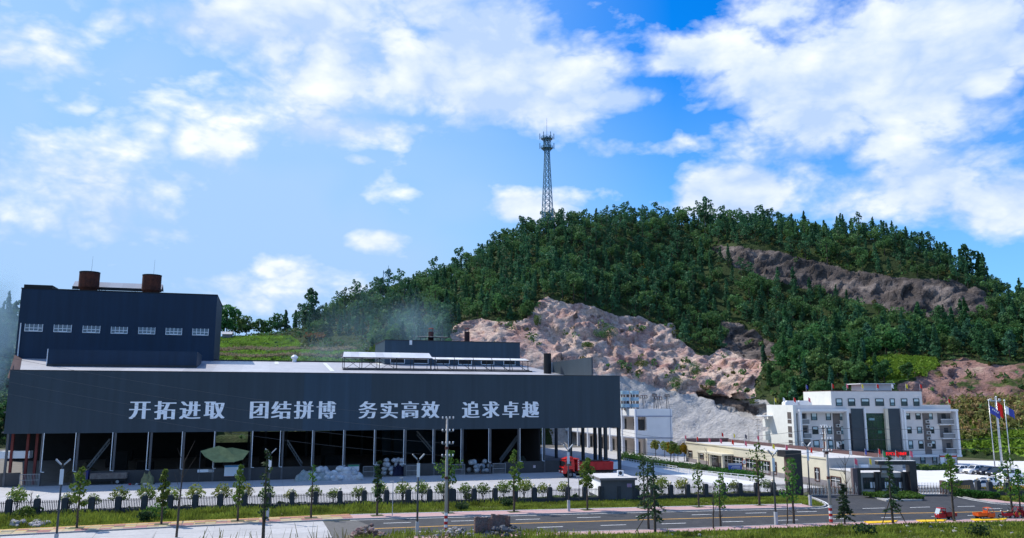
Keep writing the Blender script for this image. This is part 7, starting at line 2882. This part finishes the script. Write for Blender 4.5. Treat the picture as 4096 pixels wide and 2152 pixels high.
MB().box(0, 0, 0, (b[0] - a[0]) * .66, .06, b[1] - a[1]).build('panel', m_winfr, t)
pn = MB().box((b[0] - a[0]) * .68, 0, 0, b[0] - a[0], .06, b[1] - a[1]).build('panel', m_winfr, t)
for k in range(3):
    MB().box((b[0] - a[0]) * .7, -.02, .08 + .17 * k, (b[0] - a[0]) * .98, -.004, .16 + .17 * k).build('text_line', m_dsteel, pn)
a = WH.px(2138, 1866, 0)
t = MB().box(-.25, 0, -.25, .25, .05, .25).build('wall_sign', pm('pinkish_sign', (0.55, 0.35, 0.36), c2=(0.7, 0.65, 0.65), scale=4, var=.2), loc=WH.world(a[0], .05, a[1]), rz=WH.a)
tag(t, 'small square reddish sign on the wall left of the red truck', 'sign')
t = MB().box(-.35, -.3, 0, .45, .3, 1.0).box(-.3, -.32, .1, .4, -.301, .9).build('white_box', m_winfr, loc=g(33, 1934), rz=WH.a)
tag(t, 'pale metal cabinet against the wall at the left edge', 'cabinet')

# sacks
def sack_mesh(seed, s=1.0):
    r_ = random.Random(seed)
    mb = MB().ball((0, 0, .42), .62, .5, .46, 10, 7)
    mb.v = [(x * (1 + .12 * math.sin(z * 9 + seed)) + r_.uniform(-.04, .04), y + r_.uniform(-.04, .04), max(0, z + r_.uniform(-.03, .03))) for x, y, z in mb.v]
    return mb.mesh('sack', m_bag)
sk = [sack_mesh(i) for i in range(4)]
def sack(loc, label, grp, s=1.0):
    o = bpy.data.objects.new('sack', sk[rnd.randrange(4)])
    o.location = loc
    o.rotation_euler = (rnd.uniform(-.2, .2), rnd.uniform(-.2, .2), rnd.random() * 6)
    o.scale = (s, s, s * rnd.uniform(.85, 1.1))
    for p_ in o.data.polygons:
        p_.use_smooth = True
    col.objects.link(o)
    tag(o, label, 'sack', grp)
s_0, s_1 = whs(1225, 1925), whs(1428, 1922)
for k in range(54):
    f = rnd.random()
    lay = rnd.choice((0, 0, 0, 1, 1, 2))
    w = 1 - .2 * lay
    f = .5 + (f - .5) * w
    sack(WH.world(s_0 + (s_1 - s_0) * f, -3.2 + rnd.uniform(-1.3, 1.3) * w, .7 * lay), 'white woven sack in the big outdoor heap before the warehouse', 'sacks in the outdoor heap', 1.15)
# torn plastic sheets over the heap
def drape(name, label, cat, s0_, s1_, t0_, t1_, h, mat, seed, parent=None, nx=26, ny=14):
    r_ = random.Random(seed)
    vs = []
    for i in range(nx + 1):
        for j in range(ny + 1):
            fx, fy = i / nx, j / ny
            x = s0_ + (s1_ - s0_) * fx
            y = t0_ + (t1_ - t0_) * fy
            e = max(0, math.sin(math.pi * fx)) ** .35 * max(0, math.sin(math.pi * fy)) ** .45
            z = h * e * (.8 + .2 * math.sin(fx * 17 + seed) * math.sin(fy * 9)) + .12 * math.sin(fx * 40 + fy * 23) * e
            vs.append((x - s0_, y - t0_, max(.01, z)))
    fs = [(i * (ny + 1) + j, (i + 1) * (ny + 1) + j, (i + 1) * (ny + 1) + j + 1, i * (ny + 1) + j + 1) for i in range(nx) for j in range(ny)]
    o = MB().add(vs, fs).build(name, mat, smooth=True, loc=WH.world(s0_, t0_), rz=WH.a)
    return tag(o, label, cat)
drape('net_cover', 'grey-green net thrown over the left end of the sack heap', 'cover', s_0 - 2.2, s_0 + 4.2, -4.8, -1.6, 2.2, pm('grey_green_net', (0.20, 0.25, 0.235), var=.3, scale=2.5, c2=(0.32, 0.34, 0.35)), 1)
drape('plastic_sheet', 'crumpled white plastic sheet over the right part of the sack heap', 'sheet', s_0 + 3.6, s_1 + .8, -4.6, -1.4, 2.35, pm('white_plastic', (0.55, 0.56, 0.57), rough=.4, c2=(0.42, 0.37, 0.36), scale=1.2, var=.2), 5)
drape('straw_cover', 'straw-coloured cover hung over a small heap near the left truck', 'cover', whs(570, 1928), whs(622, 1928), -3.0, -1.2, 2.3, pm('straw_sheet', (0.22, 0.21, 0.10), var=.25, scale=3), 7)
drape('blue_cover', 'dark blue tarpaulin over sacks in the bay beside a railing gate', 'cover', whs(1575, 1890), whs(1625, 1890), 1.0, 4.0, 2.4, pm('dark_blue_tarp', (0.012, 0.015, 0.045), var=.2), 9)
# litter beside the straw cover
for k in range(8):
    o = MB().ball((0, 0, .15), rnd.uniform(.2, .4), rnd.uniform(.15, .3), .16, 7, 5).build('litter', rnd.choice((m_bag, m_basewall, m_tred2)), loc=WH.world(whs(530 + k * 13, 1930), -2.0 - rnd.random()), rz=rnd.random())
    tag(o, 'scrap of litter on the ground beside the straw-coloured cover', 'litter', 'litter by the straw cover')
# inside stacks
for (u0, u1, t0_, n, lay, lab) in ((600, 690, 4, 12, 2, 'pale sack in the stack just inside the fifth bay'), (1035, 1110, 5, 10, 2, 'pale sack in the shaded stack behind the green sheet'), (1205, 1290, 5, 12, 2, 'pale sack in the stack behind the outdoor heap'),
                              (1510, 1612, 3, 26, 4, 'pale sack in the tall stack beside the dark blue tarpaulin'), (1880, 1960, 4, 18, 3, 'pale sack in the stack behind the standing person'), (350, 420, 6, 6, 2, 'pale sack in the heap behind the blue truck')):
    sa, sb_ = whs(u0, 1880, t0_), whs(u1, 1880, t0_)
    for k in range(n):
        l = k % lay
        sack(WH.world(sa + (sb_ - sa) * rnd.random(), t0_ + rnd.uniform(-.8, 1.5), .78 * l), lab, 'sacks stacked inside, ' + lab[-24:], 1.05)
# heap of ore in the bay
for (u0, u1, t0_, h, lab, c_) in ((290, 350, 5, 3.4, 'brown ore heap in the third bay behind the truck', (0.10, 0.08, 0.05)), (2105, 2150, 8, 3.0, 'grey-green heap in the dark bay left of the red truck', (0.09, 0.11, 0.10))):
    drape('ore_heap', lab, 'heap', whs(u0, 1870, t0_) - 1.5, whs(u1, 1870, t0_) + 1.5, t0_, t0_ + 5, h, pm('ore_%d' % u0, c_, var=.3, scale=2, bump=.5), u0)

# green sheet hung like an awning
gpts = [(802, 1804), (875, 1783), (905, 1793), (930, 1790), (998, 1804), (972, 1838), (935, 1848), (858, 1850), (818, 1826)]
L3 = []
for i, (u, v) in enumerate(gpts):
    tt = (-1.2, .2, -.6, .2, -1.2, -2.2, -2.6, -2.6, -2.0)[i]
    a = WH.px(u, v, tt)
    L3.append((a[0], tt, a[1]))
ctr = [WH.px(u, v, -1.9) for u, v in ((880, 1820), (935, 1822))]
L3 += [(ctr[0][0], -1.0, ctr[0][1]), (ctr[1][0], -2.0, ctr[1][1])]
fs = [(0, 8, 9), (0, 9, 1), (8, 7, 9), (1, 9, 2), (9, 7, 6), (9, 6, 10), (2, 9, 10), (2, 10, 3), (3, 10, 4), (10, 6, 5), (10, 5, 4)]
t = thing('green_sheet', 'faded green woven sheet strung up as an awning before the warehouse', 'awning', WH.world(L3[0][0], 0), WH.a)
o = MB().add([(p[0] - L3[0][0], p[1], p[2]) for p in L3], fs).build('sheet', pm('green_woven', (0.26, 0.28, 0.12), var=.2, scale=1.2), t)
o.modifiers.new('sub', 'SUBSURF').subdivision_type = 'SIMPLE'
for i in (0, 4):
    p = L3[i]
    MB().bar((p[0] - L3[0][0], p[1], 0), (p[0] - L3[0][0], p[1], p[2]), .07).build('post', m_steel, t)

# person standing at the bay
def person(label, p, rz):
    me = bpy.data.meshes.new('person')
    J = {'pel': (0, 0, .95), 'sp': (0, 0, 1.2), 'ch': (0, 0, 1.38), 'nk': (0, 0, 1.50), 'hd': (0, -.02, 1.60), 'top': (0, -.01, 1.70),
         'hl': (-.1, 0, .90), 'kl': (-.13, -.04, .50), 'al': (-.14, .02, .09), 'fl': (-.15, -.13, .04), 'hr': (.1, 0, .90), 'kr': (.11, .03, .50), 'ar': (.11, .10, .09), 'fr': (.12, -.04, .04),
         'sl': (-.19, 0, 1.42), 'el': (-.25, .04, 1.14), 'wl': (-.24, -.10, .93), 'dl': (-.23, -.14, .86), 'sr': (.19, 0, 1.42), 'er': (.25, .05, 1.14), 'wr': (.23, -.06, .91), 'dr': (.22, -.1, .84)}
    Rr = {'pel': .15, 'sp': .14, 'ch': .16, 'nk': .06, 'hd': .095, 'top': .06, 'hl': .10, 'kl': .07, 'al': .05, 'fl': .04, 'hr': .10, 'kr': .07, 'ar': .05, 'fr': .04, 'sl': .075, 'el': .05, 'wl': .038, 'dl': .035, 'sr': .075, 'er': .05, 'wr': .038, 'dr': .035}
    ks = list(J)
    E_ = [('pel', 'sp'), ('sp', 'ch'), ('ch', 'nk'), ('nk', 'hd'), ('hd', 'top'), ('pel', 'hl'), ('hl', 'kl'), ('kl', 'al'), ('al', 'fl'), ('pel', 'hr'), ('hr', 'kr'), ('kr', 'ar'), ('ar', 'fr'), ('ch', 'sl'), ('sl', 'el'), ('el', 'wl'), ('wl', 'dl'), ('ch', 'sr'), ('sr', 'er'), ('er', 'wr'), ('wr', 'dr')]
    me.from_pydata([J[k] for k in ks], [(ks.index(a), ks.index(b)) for a, b in E_], [])
    o = bpy.data.objects.new('person', me)
    col.objects.link(o)
    o.modifiers.new('skin', 'SKIN')
    o.modifiers.new('sub', 'SUBSURF').levels = 1
    o.modifiers['sub'].render_levels = 1
    sv = me.skin_vertices[0].data
    for i, k in enumerate(ks):
        sv[i].radius = (Rr[k], Rr[k])
        sv[i].use_root = (k == 'pel')
    dg = bpy.context.evaluated_depsgraph_get()
    m2 = bpy.data.meshes.new_from_object(o.evaluated_get(dg))
    bpy.data.objects.remove(o)
    cl = pm('dark_clothes', (0.035, 0.05, 0.055), var=.15)
    skn = pm('skin', (0.30, 0.17, 0.12), var=.05)
    hair = pm('black_hair', (0.012, 0.011, 0.011), var=.1)
    for m in (cl, skn, hair, pm('dark_trousers', (0.025, 0.028, 0.035), var=.15)):
        m2.materials.append(m)
    for q in m2.polygons:
        c = q.center
        q.use_smooth = True
        q.material_index = 2 if c.z > 1.62 or (c.z > 1.55 and c.y > .01) else (1 if c.z > 1.47 or (abs(c.x) > .17 and c.z < .95) else (3 if c.z < .93 else 0))
    o = bpy.data.objects.new('person', m2)
    o.location = p
    o.rotation_euler = (0, 0, rz)
    col.objects.link(o)
    tag(o, label, 'person')
pp_ = g(1925, 1895)
person('person in dark clothes standing in the open bay before white sacks', (pp_[0], pp_[1] - .3, .02), .6)

# ================================================================ RUBBLE IN THE FOREGROUND
m_brick = pm('broken_brick', (0.24, 0.10, 0.075), c2=(0.15, 0.13, 0.12), scale=1.3, var=.3, bump=.5, bscale=6)
m_mortar = pm('grey_mortar', (0.15, 0.135, 0.13), c2=(0.22, 0.11, 0.09), scale=1.8, var=.3, bump=.5, bscale=6)
def slabwall(label, u0, u1, um, v0, vb, seed):
    p = g(um, vb)
    h = hgt(um, vb, v0)
    w0 = (um - u0) / F * p[1]
    w1 = (u1 - um) / F * p[1]
    t = thing('broken_wall', label, 'wall', (p[0], p[1], -.1), 0)
    r_ = random.Random(seed)
    # long face turned to the left, short face to the right
    a = (-w0, -.25)
    b = (0, .55)
    n = 8
    def edge(p0, p1, th, name, mat, zfun):
        mb = MB()
        d = np.array(p1) - np.array(p0)
        L = np.linalg.norm(d)
        d = d / L
        nn = np.array([-d[1], d[0]]) * th
        for k in range(n):
            q0, q1 = np.array(p0) + d * L * k / n, np.array(p0) + d * L * (k + 1) / n
            z = zfun((k + .5) / n)
            mb.prism([tuple(q0), tuple(q1), tuple(q1 + nn), tuple(q0 + nn)], 0, z)
        return mb.build(name, mat, t)
    edge(a, b, .3, 'long_face', m_mortar, lambda f: h * (1.02 - .10 * f) + r_.uniform(-.05, .05))
    edge(b, (b[0] + w1, b[1] - .25), .3, 'short_face', m_brick, lambda f: h * (.90 - .03 * f) + r_.uniform(-.05, .05))
    return t
slabwall('broken brick wall stub standing in the rubble, the left of two', 1903, 1968, 1950, 2064, 2140, 1)
slabwall('taller broken brick wall stub standing in the rubble, the right of two', 1971, 2034, 2021, 2054, 2134, 2)
m_stone = pm('rubble_stone', (0.24, 0.23, 0.225), c2=(0.33, 0.31, 0.29), scale=1.5, var=.25, objrand=.35)
m_dstone = pm('dark_stone', (0.06, 0.06, 0.068), c2=(0.13, 0.13, 0.14), scale=1.5, var=.25, objrand=.4)
m_bstone = pm('brick_rubble', (0.20, 0.115, 0.10), c2=(0.27, 0.22, 0.20), scale=1.5, var=.25, objrand=.35)
def rock_mesh(seed, mat):
    r_ = random.Random(seed)
    mb = MB().ball((0, 0, 0), .5, .38, .28, 7, 5)
    mb.v = [(x * r_.uniform(.75, 1.2), y * r_.uniform(.75, 1.2), z * r_.uniform(.7, 1.2)) for x, y, z in mb.v]
    return mb.mesh('stone', mat)
rk = {'s': [rock_mesh(i, m_stone) for i in range(4)], 'd': [rock_mesh(i + 9, m_dstone) for i in range(4)], 'b': [rock_mesh(i + 19, m_bstone) for i in range(4)]}
def stones(kind, n, u0, u1, v0, v1, hh, label, smin=.3, smax=.8, fall=True):
    for k in range(n):
        f = rnd.random()
        u = u0 + (u1 - u0) * f
        v = v0 + (v1 - v0) * rnd.random()
        p = g(u, v)
        top = hh * max(0, math.sin(math.pi * f)) if fall else 0
        o = bpy.data.objects.new('stone', rnd.choice(rk[kind]))
        s = rnd.uniform(smin, smax)
        o.location = (p[0], p[1], .1 * s + top * rnd.random() ** .6)
        o.rotation_euler = (rnd.uniform(-.4, .4), rnd.uniform(-.4, .4), rnd.random() * 6)
        o.scale = (s, s, s)
        col.objects.link(o)
        tag(o, label, 'stone', label)
stones('b', 60, 1405, 1545, 2138, 2156, 1.0, 'brick-coloured broken stone in the rubble heap left of the lamp')
stones('s', 80, 1735, 1905, 2137, 2156, .75, 'pale broken stone in the rubble heap around the utility pole', .25, .65)
stones('d', 55, 1940, 2090, 2130, 2154, .9, 'dark stone in the heap at the foot of the broken walls', .35, .9)
stones('s', 18, -10, 185, 2096, 2112, .35, 'grey boulder lying along the left verge', .5, 1.4)
stones('s', 26, 3600, 4090, 2104, 2148, 0, 'pale scrap of rubble on the right grass bank', .2, .6, False)
stones('s', 10, 2360, 2800, 2140, 2152, 0, 'pale scrap of rubble on the middle grass bank', .3, .7, False)
# sandy patch by the rubble
struct(sheet('bare_earth', [g(u, v)[:2] for u, v in ((1380, 2143), (1480, 2133), (1650, 2140), (1800, 2132), (2100, 2130), (2300, 2139), (2500, 2150), (2500, 2190), (1380, 2190))], .03, pm('bare_earth_dirt', (0.20, 0.155, 0.11), c2=(0.10, 0.10, 0.05), scale=.6, var=.25, bump=.4)))
grass_patch('weeds', [g(u, v)[:2] for u, v in ((1420, 2140), (1700, 2136), (2120, 2130), (2420, 2142), (2420, 2180), (1420, 2180))], 2200, .2, .7, m_grass, .03, .06, 8, 'weeds growing through the rubble')

# yellow painted kerb ramps on the near pavement
for i, (u0, u1) in enumerate(((3455, 3592), (3664, 3790), (3882, 4030))):
    vv0 = lambda u: float(np.interp(u, [p[0] for p in near_px], [p[1] for p in near_px]))
    pts = [g(u0, vv0(u0) + .5), g(u1, vv0(u1) + .5), g(u1 - 14, vv0(u1) + 7.5), g(u0 + 22, vv0(u0) + 8)]
    o = MB().prism([(p[0], p[1]) for p in pts], .02, .17).build('kerb_ramp', m_ybright)
    struct(o)
# drain covers and tree pits on the far pavement
for (u, v) in ((130, 2127), (477, 2110), (800, 2097), (1005, 2087)):
    p = g(u, v)
    o = MB().box(-.55, -.28, .1, .55, .28, .135).build('drain_cover', m_dsteel, loc=(p[0], p[1], 0), rz=RANG)
    tag(o, 'dark drain cover set in the patterned pavement' , 'drain cover', 'drain covers in the pavement')
for (u, v) in ((306, 2116), (645, 2101), (950, 2088), (1244, 2075), (1508, 2066), (1792, 2056), (2056, 2051), (2350, 2043), (2577, 2036), (2796, 2031), (3038, 2024)):
    p = g(u, v)
    o = MB().box(-.75, -.75, .0, .75, .75, .13).build('tree_pit', m_soil, loc=(p[0], p[1], 0.0), rz=RANG)
    struct(o)

# ================================================================ MASTS
m_tow = pm('tower_steel', (0.13, 0.25, 0.34), rough=.5, var=.1)
def mast_xy(u, Y):
    p = at(u, 900, Y)
    return p[0], Y, float(hill_z(p[0], Y))
x, y, zb = mast_xy(2190, 396)
ztop = at(2187, 545, 396)[2]
zrod = at(2184, 472, 396)[2]
tw = thing('telecom_tower', 'tall blue-grey lattice telecom tower on top of the wooded hill', 'telecom tower', (x, y, zb), .35)
Ht = ztop - zb
wb0, wt0 = 2.5, .95
def tw_w(z):
    return wb0 + (wt0 - wb0) * min(1, z / (Ht * .82))
crn = [(-1, -1), (1, -1), (1, 1), (-1, 1)]
for (a, b) in crn:
    mb = MB()
    zs_ = np.linspace(-1, Ht, 8)
    for z0, z1 in zip(zs_[:-1], zs_[1:]):
        mb.bar((a * tw_w(z0), b * tw_w(z0), z0), (a * tw_w(z1), b * tw_w(z1), z1), .34)
    mb.build('leg', m_tow, tw)
mb = MB()
nz = 17
for k in range(nz):
    z0, z1 = Ht * k / nz, Ht * (k + 1) / nz
    w0, w1 = tw_w(z0), tw_w(z1)
    for i in range(4):
        a, b = crn[i], crn[(i + 1) % 4]
        mb.bar((a[0] * w0, a[1] * w0, z0), (b[0] * w1, b[1] * w1, z1), .16)
        mb.bar((b[0] * w0, b[1] * w0, z0), (a[0] * w1, a[1] * w1, z1), .16)
        mb.bar((a[0] * w0, a[1] * w0, z0), (b[0] * w0, b[1] * w0, z0), .16)
mb.build('bracing', m_tow, tw)['kind'] = 'stuff'
for v in (556, 594):
    z = at(2187, v, 396)[2] - zb
    R1 = 3.0
    pf = MB().lathe([(1.0, -.1), (R1, -.1), (R1, .1), (1.0, .1)], (0, 0, z), 16).build('platform', m_tow, tw)
    rl_ = MB()
    for k in range(16):
        a0, a1 = 2 * math.pi * k / 16, 2 * math.pi * (k + 1) / 16
        for dz in (.6, 1.2):
            rl_.bar((R1 * math.cos(a0), R1 * math.sin(a0), z + dz), (R1 * math.cos(a1), R1 * math.sin(a1), z + dz), .1)
        rl_.bar((R1 * math.cos(a0), R1 * math.sin(a0), z), (R1 * math.cos(a0), R1 * math.sin(a0), z + 1.2), .1)
        if k % 4 == 0:
            rl_.bar((R1 * .9 * math.cos(a0), R1 * .9 * math.sin(a0), z), (tw_w(z) * math.cos(a0), tw_w(z) * math.sin(a0), z - 2.4), .16)
    rl_.build('guard_rail', m_tow, pf)
    for k in range(6):
        a0 = 2 * math.pi * k / 6 - .35
        MB().cyl((3.6 * math.cos(a0), 3.6 * math.sin(a0), z - .2), (3.6 * math.cos(a0), 3.6 * math.sin(a0), z + 2.9), .22, n=6).bar((R1 * math.cos(a0), R1 * math.sin(a0), z + .6), (3.6 * math.cos(a0), 3.6 * math.sin(a0), z + .6), .12).build('antenna', m_tow, pf)
MB().lathe([(.8, 0), (.9, 1.2), (.5, 2.2)], (0, 0, Ht - 2.2), 10).build('top_cage', m_tow, tw)
MB().cyl((0, 0, Ht - 1), (0, 0, zrod - zb), .14, .05, 6).build('lightning_rod', m_tow, tw)
x, y, zb = mast_xy(1550, 390)
zt2 = at(1550, 1082, 390)[2] - zb
t = thing('telecom_mast', 'short two-legged antenna frame rising from the trees on the left ridge', 'mast', (x, y, zb))
for s_ in (-1, 1):
    MB().bar((s_ * 1.4, 0, 0), (s_ * 1.4, 0, zt2), .28).build('post', m_tow, t)
MB().bar((-1.4, 0, zt2 - .8), (1.4, 0, zt2 - .8), .25).build('crossbar', m_tow, t)
MB().bar((-1.4, 0, zt2 - 4.5), (1.4, 0, zt2 - .8), .18).build('brace', m_tow, t)
MB().bar((1.4, .05, zt2 - 4.5), (-1.4, .05, zt2 - .8), .18).build('brace', m_tow, t)
MB().cyl((1.0, 0, zt2 - 1), (1.0, 0, zt2 + 2.5), .1).build('aerial', m_tow, t)
# hut beside the trees on the far left slope
p = at(910, 1338, 372)
t = thing('hut', 'small grey-roofed hut under the trees beside the tall navy block', 'hut', (p[0], p[1], float(hill_z(p[0], p[1]))), .1)
MB().box(-2, -1.5, 0, 2, 1.5, 2.2).build('wall', m_plin, t)
MB().add([(-2.5, -2, 2.1), (2.5, -2, 2.1), (2.5, 0, 3.4), (-2.5, 0, 3.4)], [(0, 1, 2, 3)]).add([(-2.5, 2, 2.1), (-2.5, 0, 3.39), (2.5, 0, 3.39), (2.5, 2, 2.1)], [(0, 1, 2, 3)]).build('roof', m_roof, t)

# ================================================================ AIR
def volume_mat(name, color, dens, noise_scale=None, thr=.45):
    m = bpy.data.materials.new(name)
    m.use_nodes = True
    nt = m.node_tree
    nt.nodes.clear()
    o = nt.nodes.new('ShaderNodeOutputMaterial')
    pv_ = nt.nodes.new('ShaderNodeVolumePrincipled')
    pv_.inputs['Color'].default_value = tuple(color) + (1,)
    pv_.inputs['Density'].default_value = dens
    pv_.inputs['Anisotropy'].default_value = 0.2
    tc_ = nt.nodes.new('ShaderNodeTexCoord')
    ma = nt.nodes.new('ShaderNodeVectorMath')
    ma.operation = 'MULTIPLY_ADD'
    ma.inputs[1].default_value = (2, 2, 2)
    ma.inputs[2].default_value = (-1, -1, -1)
    ln = nt.nodes.new('ShaderNodeVectorMath')
    ln.operation = 'LENGTH'
    mr = nt.nodes.new('ShaderNodeMapRange')
    mr.interpolation_type = 'SMOOTHSTEP'
    mr.inputs['From Min'].default_value = 0.95
    mr.inputs['From Max'].default_value = 0.0
    mr.inputs['To Max'].default_value = dens * 2.0
    nt.links.new(tc_.outputs['Generated'], ma.inputs[0])
    nt.links.new(ma.outputs[0], ln.inputs[0])
    nz_ = nt.nodes.new('ShaderNodeTexNoise')
    nz_.inputs['Scale'].default_value = 0.09
    nz_.inputs['Detail'].default_value = 3
    nt.links.new(tc_.outputs['Object'], nz_.inputs['Vector'])
    ad = nt.nodes.new('ShaderNodeMath')
    ad.operation = 'MULTIPLY_ADD'
    ad.inputs[1].default_value = 0.9
    nt.links.new(nz_.outputs[0], ad.inputs[0])
    sb2 = nt.nodes.new('ShaderNodeMath')
    sb2.operation = 'SUBTRACT'
    sb2.inputs[1].default_value = 0.45
    nt.links.new(ln.outputs['Value'], sb2.inputs[0])
    nt.links.new(sb2.outputs[0], ad.inputs[2])
    nt.links.new(ad.outputs[0], mr.inputs['Value'])
    nt.links.new(mr.outputs[0], pv_.inputs['Density'])
    nt.links.new(pv_.outputs[0], o.inputs['Volume'])
    return m
# thin blue smoke drifting behind the halls and at the left edge
for (u, v, Y, rx, ry, rz_, dn, lab) in ((1680, 1325, 268, 17, 9, 15, .014, 'pale blue smoke rising behind the rear hall chimney'), (1480, 1350, 305, 46, 14, 22, .005, 'thin bluish smoke drifting over the slope left of the rear hall'),
                                   (1330, 1430, 285, 20, 8, 7, .008, 'low wisp of smoke over the warehouse ridge'), (-15, 1340, 262, 11, 8, 28, .075, 'blue smoke at the left edge beyond the tall block')):
    p = at(u, v, Y)
    o = MB().ball((0, 0, 0), rx, ry, rz_, 20, 12).build('smoke', volume_mat('smoke_air', (0.50, 0.78, 1.0), dn), loc=tuple(p), smooth=True)
    struct(o, 'stuff', lab)
